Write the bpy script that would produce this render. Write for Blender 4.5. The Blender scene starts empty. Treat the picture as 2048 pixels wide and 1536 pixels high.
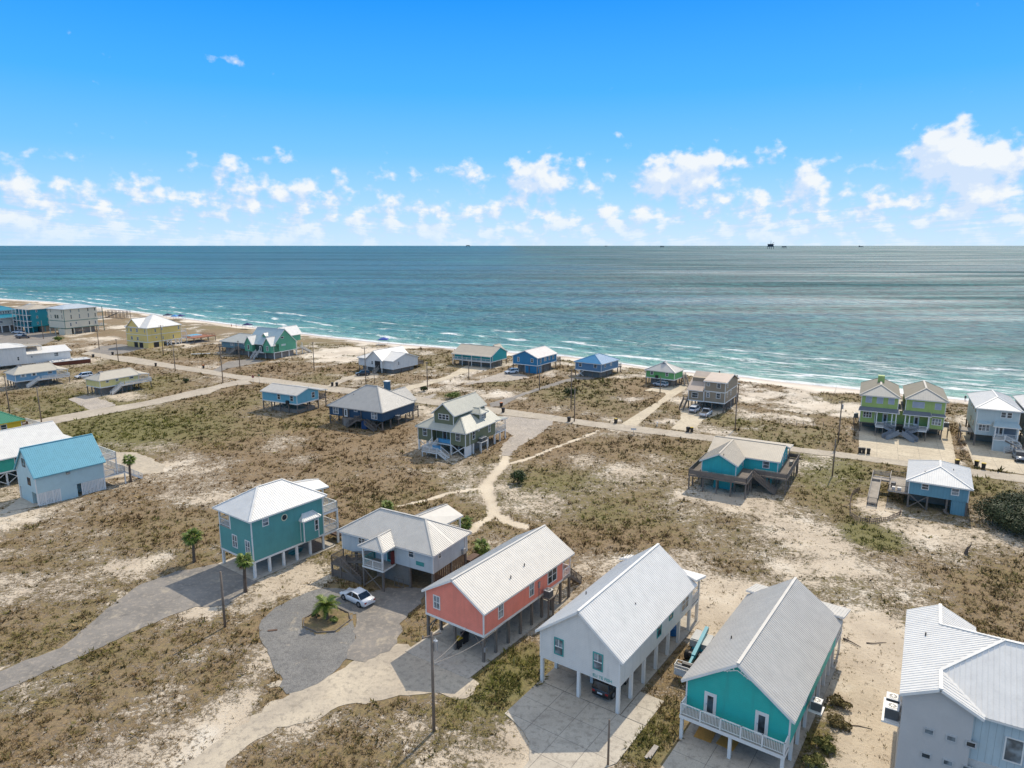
import bpy, math, random
import numpy as np
from mathutils import Vector, Matrix, Quaternion
R = math.radians
random.seed(7); RNG = np.random.default_rng(11)
S = bpy.context.scene
COL = S.collection

# ------------------------------------------------------------------ camera, sky, sun, exposure
CAM_H = 42.0
cd = bpy.data.cameras.new('camera'); cam = bpy.data.objects.new('camera', cd); COL.objects.link(cam)
cam.location = (0, 0, CAM_H); cam.rotation_euler = (R(90 - 11.27), 0, 0)
cd.sensor_width = 36; cd.lens = 36 * 1390 / 2048; cd.clip_start = 0.5; cd.clip_end = 120000
S.camera = cam
SUN_AZ, SUN_EL = 31.0, 47.0
sv = Vector((math.sin(R(SUN_AZ)) * math.cos(R(SUN_EL)), math.cos(R(SUN_AZ)) * math.cos(R(SUN_EL)), math.sin(R(SUN_EL))))
sl = bpy.data.lights.new('sun', 'SUN'); sl.energy = 3.7; sl.angle = R(0.53); sl.color = (1.0, 0.90, 0.75)
so = bpy.data.objects.new('sun', sl); COL.objects.link(so); so.rotation_euler = sv.to_track_quat('Z', 'Y').to_euler()
S.view_settings.view_transform = 'Standard'; S.view_settings.look = 'None'; S.view_settings.gamma = 1
S.view_settings.exposure = 0.06; S.view_settings.use_curve_mapping = False
S.render.engine = 'CYCLES'; S.cycles.max_bounces = 5; S.cycles.diffuse_bounces = 2; S.cycles.glossy_bounces = 2; S.cycles.transmission_bounces = 2

class NT:
    """small helper to write node trees"""
    def __init__(s, tree): s.t = tree
    def n(s, typ, *ins, out=0, **kw):
        nd = s.t.nodes.new(typ)
        for k, v in kw.items():
            if k.startswith('i_'):
                key = k[2:].replace('_', ' '); s.put(nd.inputs[key], v)
            else: setattr(nd, k, v)
        for i, v in enumerate(ins):
            if v is not None: s.put(nd.inputs[i], v)
        return nd
    def put(s, sock, v):
        if isinstance(v, bpy.types.Node): v = v.outputs[0]
        if isinstance(v, bpy.types.NodeSocket): s.t.links.new(v, sock)
        else: sock.default_value = v
    def m(s, op, a, b=None, c=None, clamp=False):
        nd = s.n('ShaderNodeMath', a, b, c, operation=op); nd.use_clamp = clamp; return nd.outputs[0]
    def ss(s, x, a, b):   # smoothstep
        nd = s.n('ShaderNodeMapRange', x, a, b, 0.0, 1.0); nd.interpolation_type = 'SMOOTHSTEP'; return nd.outputs[0]
    def lin(s, x, a, b, c=0.0, d=1.0):
        return s.n('ShaderNodeMapRange', x, a, b, c, d).outputs[0]
    def noise(s, vec, scale, detail=4, rough=.5, dist=0.0):
        nd = s.n('ShaderNodeTexNoise'); s.put(nd.inputs['Vector'], vec)
        nd.inputs['Scale'].default_value = scale; nd.inputs['Detail'].default_value = detail
        nd.inputs['Roughness'].default_value = rough; nd.inputs['Distortion'].default_value = dist
        return nd.outputs[0]
    def mix(s, f, a, b, mode='MIX'):
        nd = s.n('ShaderNodeMix'); nd.data_type = 'RGBA'; nd.blend_type = mode
        s.put(nd.inputs[0], f); s.put(nd.inputs[6], a); s.put(nd.inputs[7], b); return nd.outputs[2]
    def ramp(s, f, stops):
        nd = s.n('ShaderNodeValToRGB', f); e = nd.color_ramp.elements
        while len(e) < len(stops): e.new(0.5)
        for k, (p, c) in enumerate(stops): e[k].position = p; e[k].color = (*c, 1)
        return nd.outputs[0]
    def xyz(s, x, y, z=0.0): return s.n('ShaderNodeCombineXYZ', x, y, z).outputs[0]

def rgb(*c): return (*c, 1.0)
def s2l(r, g, b):
    f = lambda v: (v / 255 / 12.92) if v / 255 <= .04045 else ((v / 255 + .055) / 1.055) ** 2.4
    return (f(r), f(g), f(b))

def build_world():
    w = bpy.data.worlds.new('World'); S.world = w; w.use_nodes = True
    t = w.node_tree; t.nodes.clear(); q = NT(t)
    sky = q.n('ShaderNodeTexSky', sky_type='NISHITA'); sky.sun_disc = False
    sky.sun_elevation = R(SUN_EL); sky.sun_rotation = R(SUN_AZ); sky.altitude = 0; sky.air_density = 1.0; sky.dust_density = 0.6; sky.ozone_density = 2.0
    STR = 0.15
    tc = q.n('ShaderNodeTexCoord'); nv = q.n('ShaderNodeVectorMath', tc.outputs['Generated'], operation='NORMALIZE')
    sp = q.n('ShaderNodeSeparateXYZ', nv); X, Y, Z = sp.outputs
    az = q.m('ARCTAN2', X, Y); el = q.m('ARCSINE', Z)
    elp = q.m('MAXIMUM', el, 0.0)
    G_ = lambda *c: tuple(v / STR for v in c)
    grade = q.n('ShaderNodeValToRGB', q.lin(elp, 0.0, 1.0)); ge = grade.color_ramp.elements
    stops = [(0.0, (.58, .79, .98)), (.055, (.38, .69, .98)), (.12, (.18, .56, .98)), (.20, (.062, .44, .98)), (.31, (.010, .31, .96)), (.55, (.030, .23, .68)), (1.0, (.040, .20, .52))]
    while len(ge) < len(stops): ge.new(.5)
    for k, (pp, c) in enumerate(stops): ge[k].position = pp; ge[k].color = (*c, 1)
    gsc = q.n('ShaderNodeVectorMath', grade.outputs[0], (1 / STR,) * 3, operation='MULTIPLY')
    skyc = q.mix(.97, sky.outputs[0], gsc.outputs[0])
    def dens(du, dv, full):
        a = q.m('ADD', az, du); e = q.m('ADD', elp, dv)
        p = q.xyz(a, q.m('MULTIPLY', e, 1.25), 0.37)
        d = q.noise(p, 36.0, 6, 0.52, 0.0)
        for (a0, e0, sa, se, wt) in CLOUDS:
            u = q.m('MULTIPLY', q.m('SUBTRACT', a, a0), 1 / sa); v = q.m('MULTIPLY', q.m('SUBTRACT', e, e0), 1 / se)
            g = q.m('MULTIPLY_ADD', u, u, q.m('MULTIPLY', v, v))
            d = q.m('ADD', d, q.m('MULTIPLY', q.m('EXPONENT', q.m('MULTIPLY', g, -1.0)), wt))
        if not full: return d, None
        ec = q.m('ADD', e, 0.022)
        pa = q.xyz(q.m('DIVIDE', a, ec), q.m('MULTIPLY', q.m('LOGARITHM', ec, 2.718), 3.6), 1.7)
        na = q.noise(pa, 1.5, 5, 0.60, 0.1); lowm = q.m('MULTIPLY', q.ss(e, 0.085, 0.025), .55)
        dd = q.m('ADD', d, q.m('MULTIPLY', lowm, q.m('SUBTRACT', na, .5)))
        bias = q.n('ShaderNodeValToRGB', q.lin(e, 0.0, 0.30)); el_ = bias.color_ramp.elements
        st = [(0.0, .60), (.10, .575), (.18, .525), (.26, .455), (.36, .375), (.50, .29), (1.0, .22)]
        while len(el_) < len(st): el_.new(.5)
        for k, (pp, v) in enumerate(st): el_[k].position = pp; el_[k].color = (v, v, v, 1)
        return d, q.m('ADD', dd, q.m('SUBTRACT', bias.outputs[0], .5))
    d0, full = dens(0.0, 0.0, True); d1, _ = dens(0.010, 0.014, False)
    alpha = q.ss(full, 0.465, 0.68)
    lit = q.lin(q.m('SUBTRACT', d0, d1), -0.07, 0.13)
    lit = q.m('MULTIPLY_ADD', q.ss(full, .54, .70), .3, q.m('MULTIPLY', lit, .7))
    # cumulus added overhead, out of view, to lift and whiten the fill light
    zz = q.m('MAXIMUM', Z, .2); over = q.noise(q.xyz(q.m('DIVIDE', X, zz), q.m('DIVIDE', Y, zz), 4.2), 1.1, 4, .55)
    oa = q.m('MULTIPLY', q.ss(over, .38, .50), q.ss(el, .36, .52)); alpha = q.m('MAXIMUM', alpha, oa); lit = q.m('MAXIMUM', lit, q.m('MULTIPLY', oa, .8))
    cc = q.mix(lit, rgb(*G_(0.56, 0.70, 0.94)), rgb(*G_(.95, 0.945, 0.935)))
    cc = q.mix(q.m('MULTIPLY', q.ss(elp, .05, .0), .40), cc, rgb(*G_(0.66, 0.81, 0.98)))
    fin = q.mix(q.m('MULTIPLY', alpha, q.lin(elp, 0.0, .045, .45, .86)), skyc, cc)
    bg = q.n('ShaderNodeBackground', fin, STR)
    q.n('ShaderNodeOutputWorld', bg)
def _ae(px, py):   # where a cloud stands in the sky: azimuth and elevation
    r = Vector(((px - 1024) / 1390, 1, -(py - 768) / 1390)); r.rotate(Matrix.Rotation(-R(11.27), 3, 'X')); r.normalize()
    return math.atan2(r.x, r.y), math.asin(r.z)
CLOUDS = [(*_ae(x, y), sx / 1417, sy / 1417, w) for x, y, sx, sy, w in [
    (1885, 300, 52, 50, .46), (1975, 330, 58, 34, .40), (1385, 322, 95, 28, .36), (1340, 362, 70, 24, .22), (1090, 345, 75, 30, .30),
    (1620, 345, 32, 30, .24), (440, 350, 30, 34, .24), (230, 388, 60, 26, .15), (30, 385, 50, 22, .12), (530, 318, 55, 12, .26), (440, 118, 40, 12, .27),
    (900, 340, 60, 18, .2), (590, 395, 40, 26, .14), (130, 380, 40, 22, .10), (1450, 390, 90, 24, .13), (1990, 390, 60, 18, .18)]]
build_world()
# ------------------------------------------------------------------ measured layout of the place, in metres
D = {'bins': [(40.38, 154.28), (41.16, 154.09), (-2.84, 179.79), (-2.24, 173.26), (13.84, 163.74), (24.98, 162.28), (-54.61, 207.05), (-53.22, 207.05), (-30.46, 195.17),
          (-160.14, 262.68), (-155.97, 268.51), (-126.16, 242.68), (-107.45, 238.49), (71.68, 137.75), (72.34, 137.52), (73.12, 137.13), (86.62, 129.66), (89.98, 128.97),
          (90.29, 127.4), (-5.71, 67.05), (-5.09, 68.06)],
 'blobs': [((71.52, 188.07), 13, -1.2, 0), ((82.5, 194.63), 10, -1.0, 0), ((66.42, 198.09), 8, -0.6, 0), ((-69.59, 262.61), 14, -1.3, 0), ((-62.29, 282.05), 10, -1.2, 0),
           ((-70.91, 240.39), 6, -0.8, 0), ((57.72, 209.19), 6, -0.3, 0), ((-202.12, 361.74), 12, -1, 0), ((-191.79, 321.51), 8, -0.6, 0), ((-136.86, 312.79), 10, -0.7, 0),
           ((-130.15, 330.73), 10, -0.5, 0), ((34.09, 188.07), 6, -0.2, -0.2), ((-33.6, 282.05), 9, -0.7, 0), ((87.93, 170.68), 8, -0.6, 0), ((97.62, 209.19), 10, -0.5, 0),
           ((68.23, 165.55), 5, -0.8, 0), ((13.75, 194.63), 12, 0.5, 0.5), ((-2.19, 213.16), 9, 0.6, 0.5), ((25.48, 209.19), 9, 0.5, 0.5), ((-17.76, 194.63), 7, 0.5, 0.4),
           ((-69.85, 188.07), 14, 0.4, 0.4), ((-91.72, 230.6), 8, 0.5, 0.3), ((-62.29, 221.55), 9, 0.5, 0.3), ((-38.14, 213.16), 10, 0.4, 0.2), ((-111.13, 209.19), 14, 0.4, 0.4),
           ((-104.1, 170.68), 14, 0.5, 0.5), ((-129.42, 181.91), 14, 0.5, 0.4), ((-89.83, 156.12), 14, 0.4, 0.4), ((-80.4, 160.71), 16, 0.4, 0.3), ((56.54, 123.87), 7, 0.6, 0.6),
           ((63.99, 129.9), 7, 0.6, 0.6), ((52.27, 165.55), 7, 0.4, 0.2), ((59.01, 147.67), 8, 0.4, 0.2), ((69.61, 151.78), 6, 0.4, 0.3), ((84.59, 117.04), 7, 0.4, 0.4),
           ((-35.28, 156.12), 9, 0.5, 0.2), ((-50.58, 160.71), 8, 0.5, 0.4), ((-41.22, 143.76), 10, 0.1, -0.1), ((-64.86, 151.78), 12, 0.2, 0.1), ((-58.92, 129.9), 10, -0.1, -0.2),
           ((-72.67, 140.04), 7, -0.4, 0), ((53.05, 95.92), 4.0, 1.6, 2.0), ((59.68, 108.13), 3.6, -1.6, -0.3), ((38.37, 110.88), 7, -0.7, -0.2), ((35.2, 114.5), 5, -0.6, -0.1),
           ((40.2, 104.24), 5, -0.3, 0), ((65.21, 102.19), 5, -0.1, 0), ((65.82, 91.3), 6, -0.2, 0), ((45.88, 83.74), 8, -0.4, 0), ((51.34, 79.73), 6, -0.2, 0),
           ((6.94, 121.05), 8, 0.35, 0.1), ((15.22, 129.9), 9, 0.2, 0), ((14.78, 104.24), 6, 0.4, 0.35), ((23.22, 110.88), 8, 0.1, -0.1), ((11.1, 140.04), 8, 0.1, -0.1),
           ((-1.72, 92.96), 4, -0.2, 0), ((36.04, 63.98), 7, -1.2, 0), ((41.53, 71.6), 5, -1.1, 0), ((32.88, 56.27), 5, -1.2, 0), ((30.39, 51.79), 4, -1.2, 0),
           ((25.13, 77.24), 4, -0.9, 0), ((22.05, 70.56), 3.5, -0.8, 0), ((15.15, 86.62), 3, -0.5, 0), ((35.26, 66.66), 2.5, 0.8, 0.1), ((29.32, 56.97), 3, 1.2, 0.4),
           ((26.67, 53.0), 3, 1.3, 0.5), ((33.09, 63.12), 2.5, 0.7, 0.2), ((11.52, 53.0), 3.5, 1.0, 0.5), ((14.11, 56.97), 2.5, 0.9, 0.4), ((0.8, 62.29), 3.5, 0.9, 0.4),
           ((-1.14, 59.15), 4, 0.7, 0.3), ((-3.87, 56.97), 4, 0.4, 0.1), ((1.88, 65.74), 2.5, 0.9, 0.4), ((-14.03, 53.0), 9, 0.2, -0.1), ((-24.56, 66.66), 4, -0.7, 0),
           ((-24.92, 63.12), 4, -0.8, 0), ((-24.55, 55.59), 4, -0.7, 0), ((-33.26, 73.77), 5, -0.3, 0), ((-27.37, 81.02), 5, -0.5, 0), ((-28.42, 86.62), 4, -0.4, 0),
           ((-49.29, 88.13), 5, -0.4, 0), ((-49.77, 77.24), 7, 0.1, 0), ((-52.57, 70.56), 8, 0.2, 0.05), ((-33.38, 56.97), 8, 0.1, -0.05), ((-39.03, 54.92), 8, 0, -0.05),
           ((-62.65, 83.74), 8, 0.1, 0), ((-57.27, 108.58), 8, 0.1, 0), ((-63.52, 98.31), 8, 0.1, -0.1), ((-67.65, 110.88), 7, 0.0, -0.1), ((-30.23, 123.87), 10, 0.25, 0.1),
           ((-21.85, 129.9), 9, 0.15, 0), ((-11.32, 121.05), 8, 0.1, 0), ((-20.53, 110.88), 6, 0.3, 0.3)],
 'blueA_pad': [(-82.12, 105.3), (-83.44, 112.06), (-82.73, 113.27), (-77.6, 108.13), (-80.97, 105.94), (-80.76, 103.41)],
 'cars': {'far1': ((-242.89, 336.91), (-238.89, 336.91)),
          'far2': ((-233.4, 325.77), (-229.81, 325.77)),
          'far3': ((-226.22, 318.39), (-224.19, 318.39)),
          'pickup': ((46.61, 168.09), (48.13, 167.51)),
          'sedan': ((-20.21, 77.06), (-18.18, 75.45)),
          'suv_black': ((-50.32, 223.73), (-47.95, 224.73)),
          'suv_blue': ((-1.23, 227.36), (0.91, 228.34)),
          'suv_dark': ((7.89, 58.12), (8.99, 57.67)),
          'suv_green': ((43.18, 207.57), (46.05, 205.01)),
          'suv_right': ((99.32, 131.81), (100.28, 130.56)),
          'suv_tan': ((44.99, 172.82), (46.25, 171.61)),
          'van': ((-139.41, 218.96), (-138.19, 222.15))},
 'dr_blue10': [(-6.12, 184.41), (-1.49, 190.1), (8.1, 205.09), (15.33, 216.12), (20.67, 222.54), (29.19, 223.49), (25.85, 218.83), (17.91, 214.35), (8.63, 202.23), (1.53, 191.22),
               (-2.28, 180.8), (-5.68, 179.29)],
 'dr_blue9': [(-25.65, 190.8), (-22.43, 197.32), (-16.08, 208.37), (-10.57, 217.01), (-2.54, 232.38), (3.59, 227.36), (5.92, 220.67), (-3.02, 214.35), (-8.39, 213.47),
              (-14.83, 209.2), (-19.9, 203.49), (-23.07, 189.4)],
 'dr_blueA': [(-74.79, 121.05), (-83.23, 134.79), (-82.13, 138.24), (-77.48, 138.24), (-67.7, 129.9), (-66.41, 125.33), (-70.51, 123.3)],
 'dr_green': [(-102.61, 234.42), (-105.03, 253.26), (-98.86, 259.02), (-91.58, 254.39), (-92.91, 248.83), (-95.29, 244.54), (-99.18, 237.37), (-98.47, 230.6)],
 'dr_green11': [(26.18, 161.65), (29.24, 159.12), (35.53, 172.22), (41.76, 185.15), (52.18, 203.84), (54.09, 210.19), (46.41, 206.71), (42.33, 205.01), (39.02, 200.88),
                (41.25, 199.59), (44.47, 197.69), (44.12, 194.6), (40.21, 186.54), (31.71, 171.61)],
 'dr_tan': [(36.94, 156.77), (41.72, 166.94), (44.47, 179.11), (55.9, 179.11), (54.97, 174.04), (50.43, 169.25), (46.91, 165.59), (41.41, 154.77)],
 'dr_teal': [(-53.12, 61.08), (-51.5, 62.91), (-50.05, 64.98), (-47.99, 67.03), (-47.81, 70.05), (-47.62, 73.43), (-47.35, 78.34), (-46.81, 81.29), (-43.97, 84.78),
             (-38.98, 87.22), (-32.68, 82.09), (-33.8, 75.82), (-37.28, 75.64), (-39.48, 73.43), (-42.85, 68.66), (-45.51, 64.76), (-49.11, 59.6), (-50.41, 57.54)],
 'dr_turq': [(-33.86, 196.69), (-33.54, 203.86), (-31.2, 208.41), (-25.93, 214.38), (-21.17, 224.19), (-18.48, 236.38), (-16.42, 244.54), (-7.32, 244.54), (-11.48, 234.42),
             (-16.23, 228.73), (-21.17, 217.27), (-25.42, 209.97), (-30.23, 201.66), (-31.8, 194.63)],
 'dr_white': [(-56.59, 208.41), (-55.22, 219.82), (-51.66, 227.81), (-45.35, 230.6), (-43.32, 224.19), (-50.55, 219.82), (-53.42, 212.35), (-53.27, 206.11)],
 'dr_yellow': [(-170.9, 275.27), (-174.7, 292.12), (-170.43, 299.74), (-154.85, 290.64), (-153.21, 276.6), (-156.38, 266.28)],
 'dr_yellowL': [(-123.8, 189.08), (-122.62, 195.19), (-116.39, 191.08), (-108.69, 184.58), (-106.06, 180.88), (-109.48, 175.58), (-112.56, 178.49), (-119.69, 185.21)],
 'gravel_circle': [(-28.46, 71.24), (-28.65, 72.61), (-27.92, 75.49), (-26.49, 77.8), (-24.24, 79.9), (-21.92, 80.23), (-19.35, 79.57), (-17.15, 77.33), (-17.3, 74.32),
                   (-18.4, 73.88), (-16.84, 68.14), (-16.68, 66.2), (-17.38, 64.58), (-18.0, 62.82), (-19.03, 60.93), (-20.19, 59.73), (-21.43, 59.34), (-22.43, 60.52),
                   (-22.64, 61.55), (-24.17, 63.47), (-25.7, 66.2), (-27.64, 69.14)],
 'gravel_lot': [(-2.42, 169.71), (1.35, 168.37), (9.99, 164.8), (9.22, 160.45), (5.05, 150.04), (1.15, 141.63), (-0.64, 135.52), (-2.4, 136.25), (-1.85, 144.88), (0.25, 150.93),
                (-1.47, 154.61)],
 'island': [(-23.38, 71.11), (-23.79, 72.75), (-22.57, 74.9), (-20.9, 75.49), (-18.96, 74.03), (-18.43, 72.55), (-19.56, 70.13), (-21.49, 69.86)],
 'lot_far': [(-262.28, 334.56), (-253.49, 342.49), (-242.68, 346.59), (-220.66, 334.56), (-209.73, 319.73), (-202.08, 296.65), (-209.56, 299.74), (-218.18, 293.61),
             (-228.69, 290.64)],
 'misc': {'board': (-122.12, 268.97),
          'bw0': (-240.52, 412.69),
          'bw1': (-225.65, 409.86),
          'bw2': (-228.81, 401.58),
          'canoe0': (16.72, 61.93),
          'canoe1': (21.23, 69.48),
          'cover0': (18.72, 65.93),
          'cover1': (20.3, 69.17),
          'crate0': (14.28, 60.21),
          'crate1': (16.16, 58.69),
          'crateT': (14.66, 61.68),
          'fence0': (7.32, 89.45),
          'fence1': (10.37, 88.48),
          'fence2': (8.2, 86.79),
          'mail': (34.22, 158.81),
          'per1': (69.77, 230.05),
          'per2': (-149.04, 368.15),
          'per3': (127.42, 190.77),
          'ping': (-26.62, 70.31),
          'plank0': (11.14, 50.7),
          'plank1': (12.27, 52.16),
          'ply0': (16.04, 53.57),
          'ply1': (17.74, 52.27),
          'sign': (27.55, 152.35),
          'stick0': (36.07, 68.82),
          'stick1': (38.15, 67.92),
          'stick2': (39.71, 67.81),
          'stick3': (29.64, 54.84),
          'stop': (-80.23, 211.46),
          'street': (-78.0, 210.57),
          'tent1': (-136.75, 358.16),
          'tent2': (-193.72, 405.68),
          'tent3': (-56.51, 303.57),
          'tent4': (-194.92, 401.58),
          'tyre': (17.24, 63.48),
          'umb': (-202.88, 409.86),
          'yard': (-108.63, 239.71)},
 'pad_grey14': [(103.16, 154.41), (89.48, 128.76), (95.72, 124.12), (99.36, 121.92), (124.88, 155.38)],
 'pad_lime': [(85.34, 165.78), (71.0, 136.75), (74.38, 134.11), (78.38, 132.5), (87.36, 130.85), (105.9, 163.59)],
 'palms': {'a': (-42.98, 87.56), 'b': (-32.96, 79.28), 'c': (-21.12, 72.7), 'd': (-7.17, 99.32), 'e': (-4.16, 90.43), 'f': (-69.08, 120.1), 'g': (-20.19, 106.55)},
 'palmtop': {'a': 3.62, 'b': 4.11, 'c': 2.19, 'd': 1.1, 'e': 1.38, 'f': 4.15},
 'paths': [([(-1.25, 136.23), (-1.45, 130.35), (-3.72, 122.74), (-4.8, 117.23), (-4.09, 112.78), (-3.3, 108.06), (-2.8, 104.75), (-4.68, 101.12), (-6.27, 98.2)], 1.6),
           ([(-2.8, 104.75), (-0.76, 101.63), (2.16, 99.4)], 1.5), ([(-18.95, 108.06), (-14.64, 110.37), (-10.73, 114.33), (-7.96, 115.6), (-5.02, 117.1)], 0.7),
           ([(-0.46, 130.35), (4.15, 134.93), (10.39, 143.58), (20.31, 155.56)], 0.8)],
 'poles': [(-32.17, 71.13, 6.71), (-6.88, 54.14, 9.6), (7.91, 50.05, 4.19), (59.53, 123.35, 7.16), (70.51, 144.91, 9.53), (51.76, 156.12, 8.55), (15.45, 177.25, 10.77),
           (15.17, 164.07, 8.44), (8.15, 201.66, 6.92), (-13.84, 218.97, 5.85), (-25.04, 201.66, 8.41), (-90.01, 212.35, 11.91), (-94.7, 238.37, 9.82), (-67.05, 232.02, 10.16),
           (-45.14, 210.76, 11.54), (-42.52, 210.76, 3.61), (-144.98, 252.7, 8.43), (-114.88, 233.46, 8.91), (-135.68, 267.53, 11.89), (-169.97, 283.45, 9.67),
           (-214.59, 316.22, 8.46), (-128.41, 172.82, 9.84), (-114.0, 163.34, 8.93), (42.97, 197.39, 5.02)],
 'pond_sand': [(61.05, 115.99), (59.21, 114.33), (56.89, 112.08), (54.5, 107.24), (53.53, 103.86), (53.8, 101.85), (55.62, 101.19), (58.38, 101.98), (61.15, 103.86),
               (64.39, 107.24), (64.62, 110.83), (62.65, 113.04)],
 'rigs': [(3238, 8869), (3670, 9552), (2631, 12420), (2748, 20706), (-1102, 17747), (10201, 20706)],
 'road': [(-170.9, 277.94), (-157.81, 268.79), (-145.38, 263.82), (-133.03, 254.96), (-121.61, 246.99), (-103.88, 235.4), (-90.61, 225.99), (-79.18, 221.11), (-68.17, 214.79),
          (-52.36, 206.11), (-38.65, 199.15), (-27.51, 192.62), (-17.02, 186.18), (-2.5, 177.82), (9.0, 171.21), (14.17, 167.82), (20.87, 163.58), (25.91, 161.65), (33.93, 157.47),
          (40.19, 153.93), (45.64, 150.94), (54.05, 146.08), (60.95, 141.87), (64.5, 140.04), (70.88, 137.02), (74.54, 134.79), (81.32, 131.17), (88.24, 127.42), (95.33, 123.58),
          (104.71, 117.82), (101.33, 113.76), (92.32, 119.42), (85.56, 123.3), (74.31, 130.21), (69.18, 133.12), (62.96, 136.5), (59.48, 138.24), (52.71, 142.25), (43.32, 146.67),
          (34.44, 151.15), (27.13, 154.58), (21.41, 157.47), (13.71, 162.13), (10.0, 164.56), (-2.4, 170.68), (-16.39, 178.97), (-26.46, 184.94), (-37.07, 190.64),
          (-50.23, 197.39), (-65.41, 205.73), (-75.6, 210.76), (-87.57, 218.12), (-100.26, 226.9), (-117.03, 237.37), (-124.33, 241.93), (-135.88, 248.07), (-146.41, 254.96),
          (-159.2, 263.82), (-170.51, 271.35)],
 'sand_lane': [(-23.72, 61.08), (-21.46, 59.37), (-24.19, 54.66), (-27.66, 48.95), (-29.12, 46.36), (-25.87, 44.46), (-23.62, 48.95), (-23.07, 51.73), (-20.95, 53.63),
               (-18.75, 55.66), (-15.27, 57.61), (-10.65, 59.0), (-7.8, 59.0), (-4.45, 58.7), (-3.13, 61.0), (-11.2, 67.6), (-12.62, 68.08), (-14.59, 65.74), (-16.64, 64.41),
               (-19.1, 62.13)],
 'sandfence': [[(62.07, 172.82), (66.16, 172.22), (66.04, 168.09), (64.77, 162.51), (67.7, 160.38), (68.88, 159.33), (71.27, 159.33), (76.53, 160.38)],
               [(89.31, 194.6), (86.84, 184.46), (97.4, 204.17)],
               [(60.77, 115.65), (58.51, 113.36), (56.27, 109.61), (53.53, 103.86), (53.73, 101.71), (55.55, 101.06), (58.31, 101.85), (61.25, 103.86), (62.59, 105.53)]],
 'shore': [(-664.99, 731.24), (-508.07, 632.09), (-419.61, 572.21), (-358.52, 541.37), (-266.47, 473.16), (-215.81, 432.17), (-182.4, 405.72), (-133.93, 368.06), (-93.02, 334.77),
           (-59.67, 311.76), (-35.6, 299.07), (-22.03, 291.64), (-2.88, 283.19), (21.03, 272.62), (40.13, 254.75), (49.39, 245.08), (64.65, 235.13), (76.31, 228.62), (86.4, 219.9),
           (96.46, 213.37), (105.96, 207.21), (125.52, 194.51), (139.43, 184.42), (154.91, 170.52)],
 'shrubs': {'d1': (-16.47, 189.4),
            'd2': (-25.83, 199.59),
            'oak': (73.49, 95.2),
            'pal': (15.47, 177.07),
            'road': (16.74, 192.21),
            'round': (1.18, 119.24),
            's1': (-101.65, 212.68),
            'stump': (62.92, 89.89)},
 'side_road': [(-85.01, 218.12), (-86.92, 216.44), (-89.84, 211.55), (-91.4, 206.11), (-93.28, 203.49), (-101.0, 185.87), (-106.47, 179.55), (-109.86, 176.12), (-115.85, 167.06),
               (-119.11, 159.77), (-124.09, 150.94), (-117.9, 143.0), (-113.75, 152.21), (-112.19, 156.57), (-109.0, 163.09), (-99.14, 177.25), (-87.39, 196.69), (-87.0, 203.86),
               (-84.73, 208.41), (-80.24, 210.76)],
 'worn_drive': [(-18.85, 75.2), (-17.69, 79.24), (-13.15, 80.9), (-10.15, 80.23), (-10.95, 76.4), (-12.01, 73.17), (-12.66, 68.14), (-13.61, 65.73), (-15.17, 64.13),
                (-16.96, 65.03), (-16.98, 68.14), (-18.4, 73.88)]}
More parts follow.
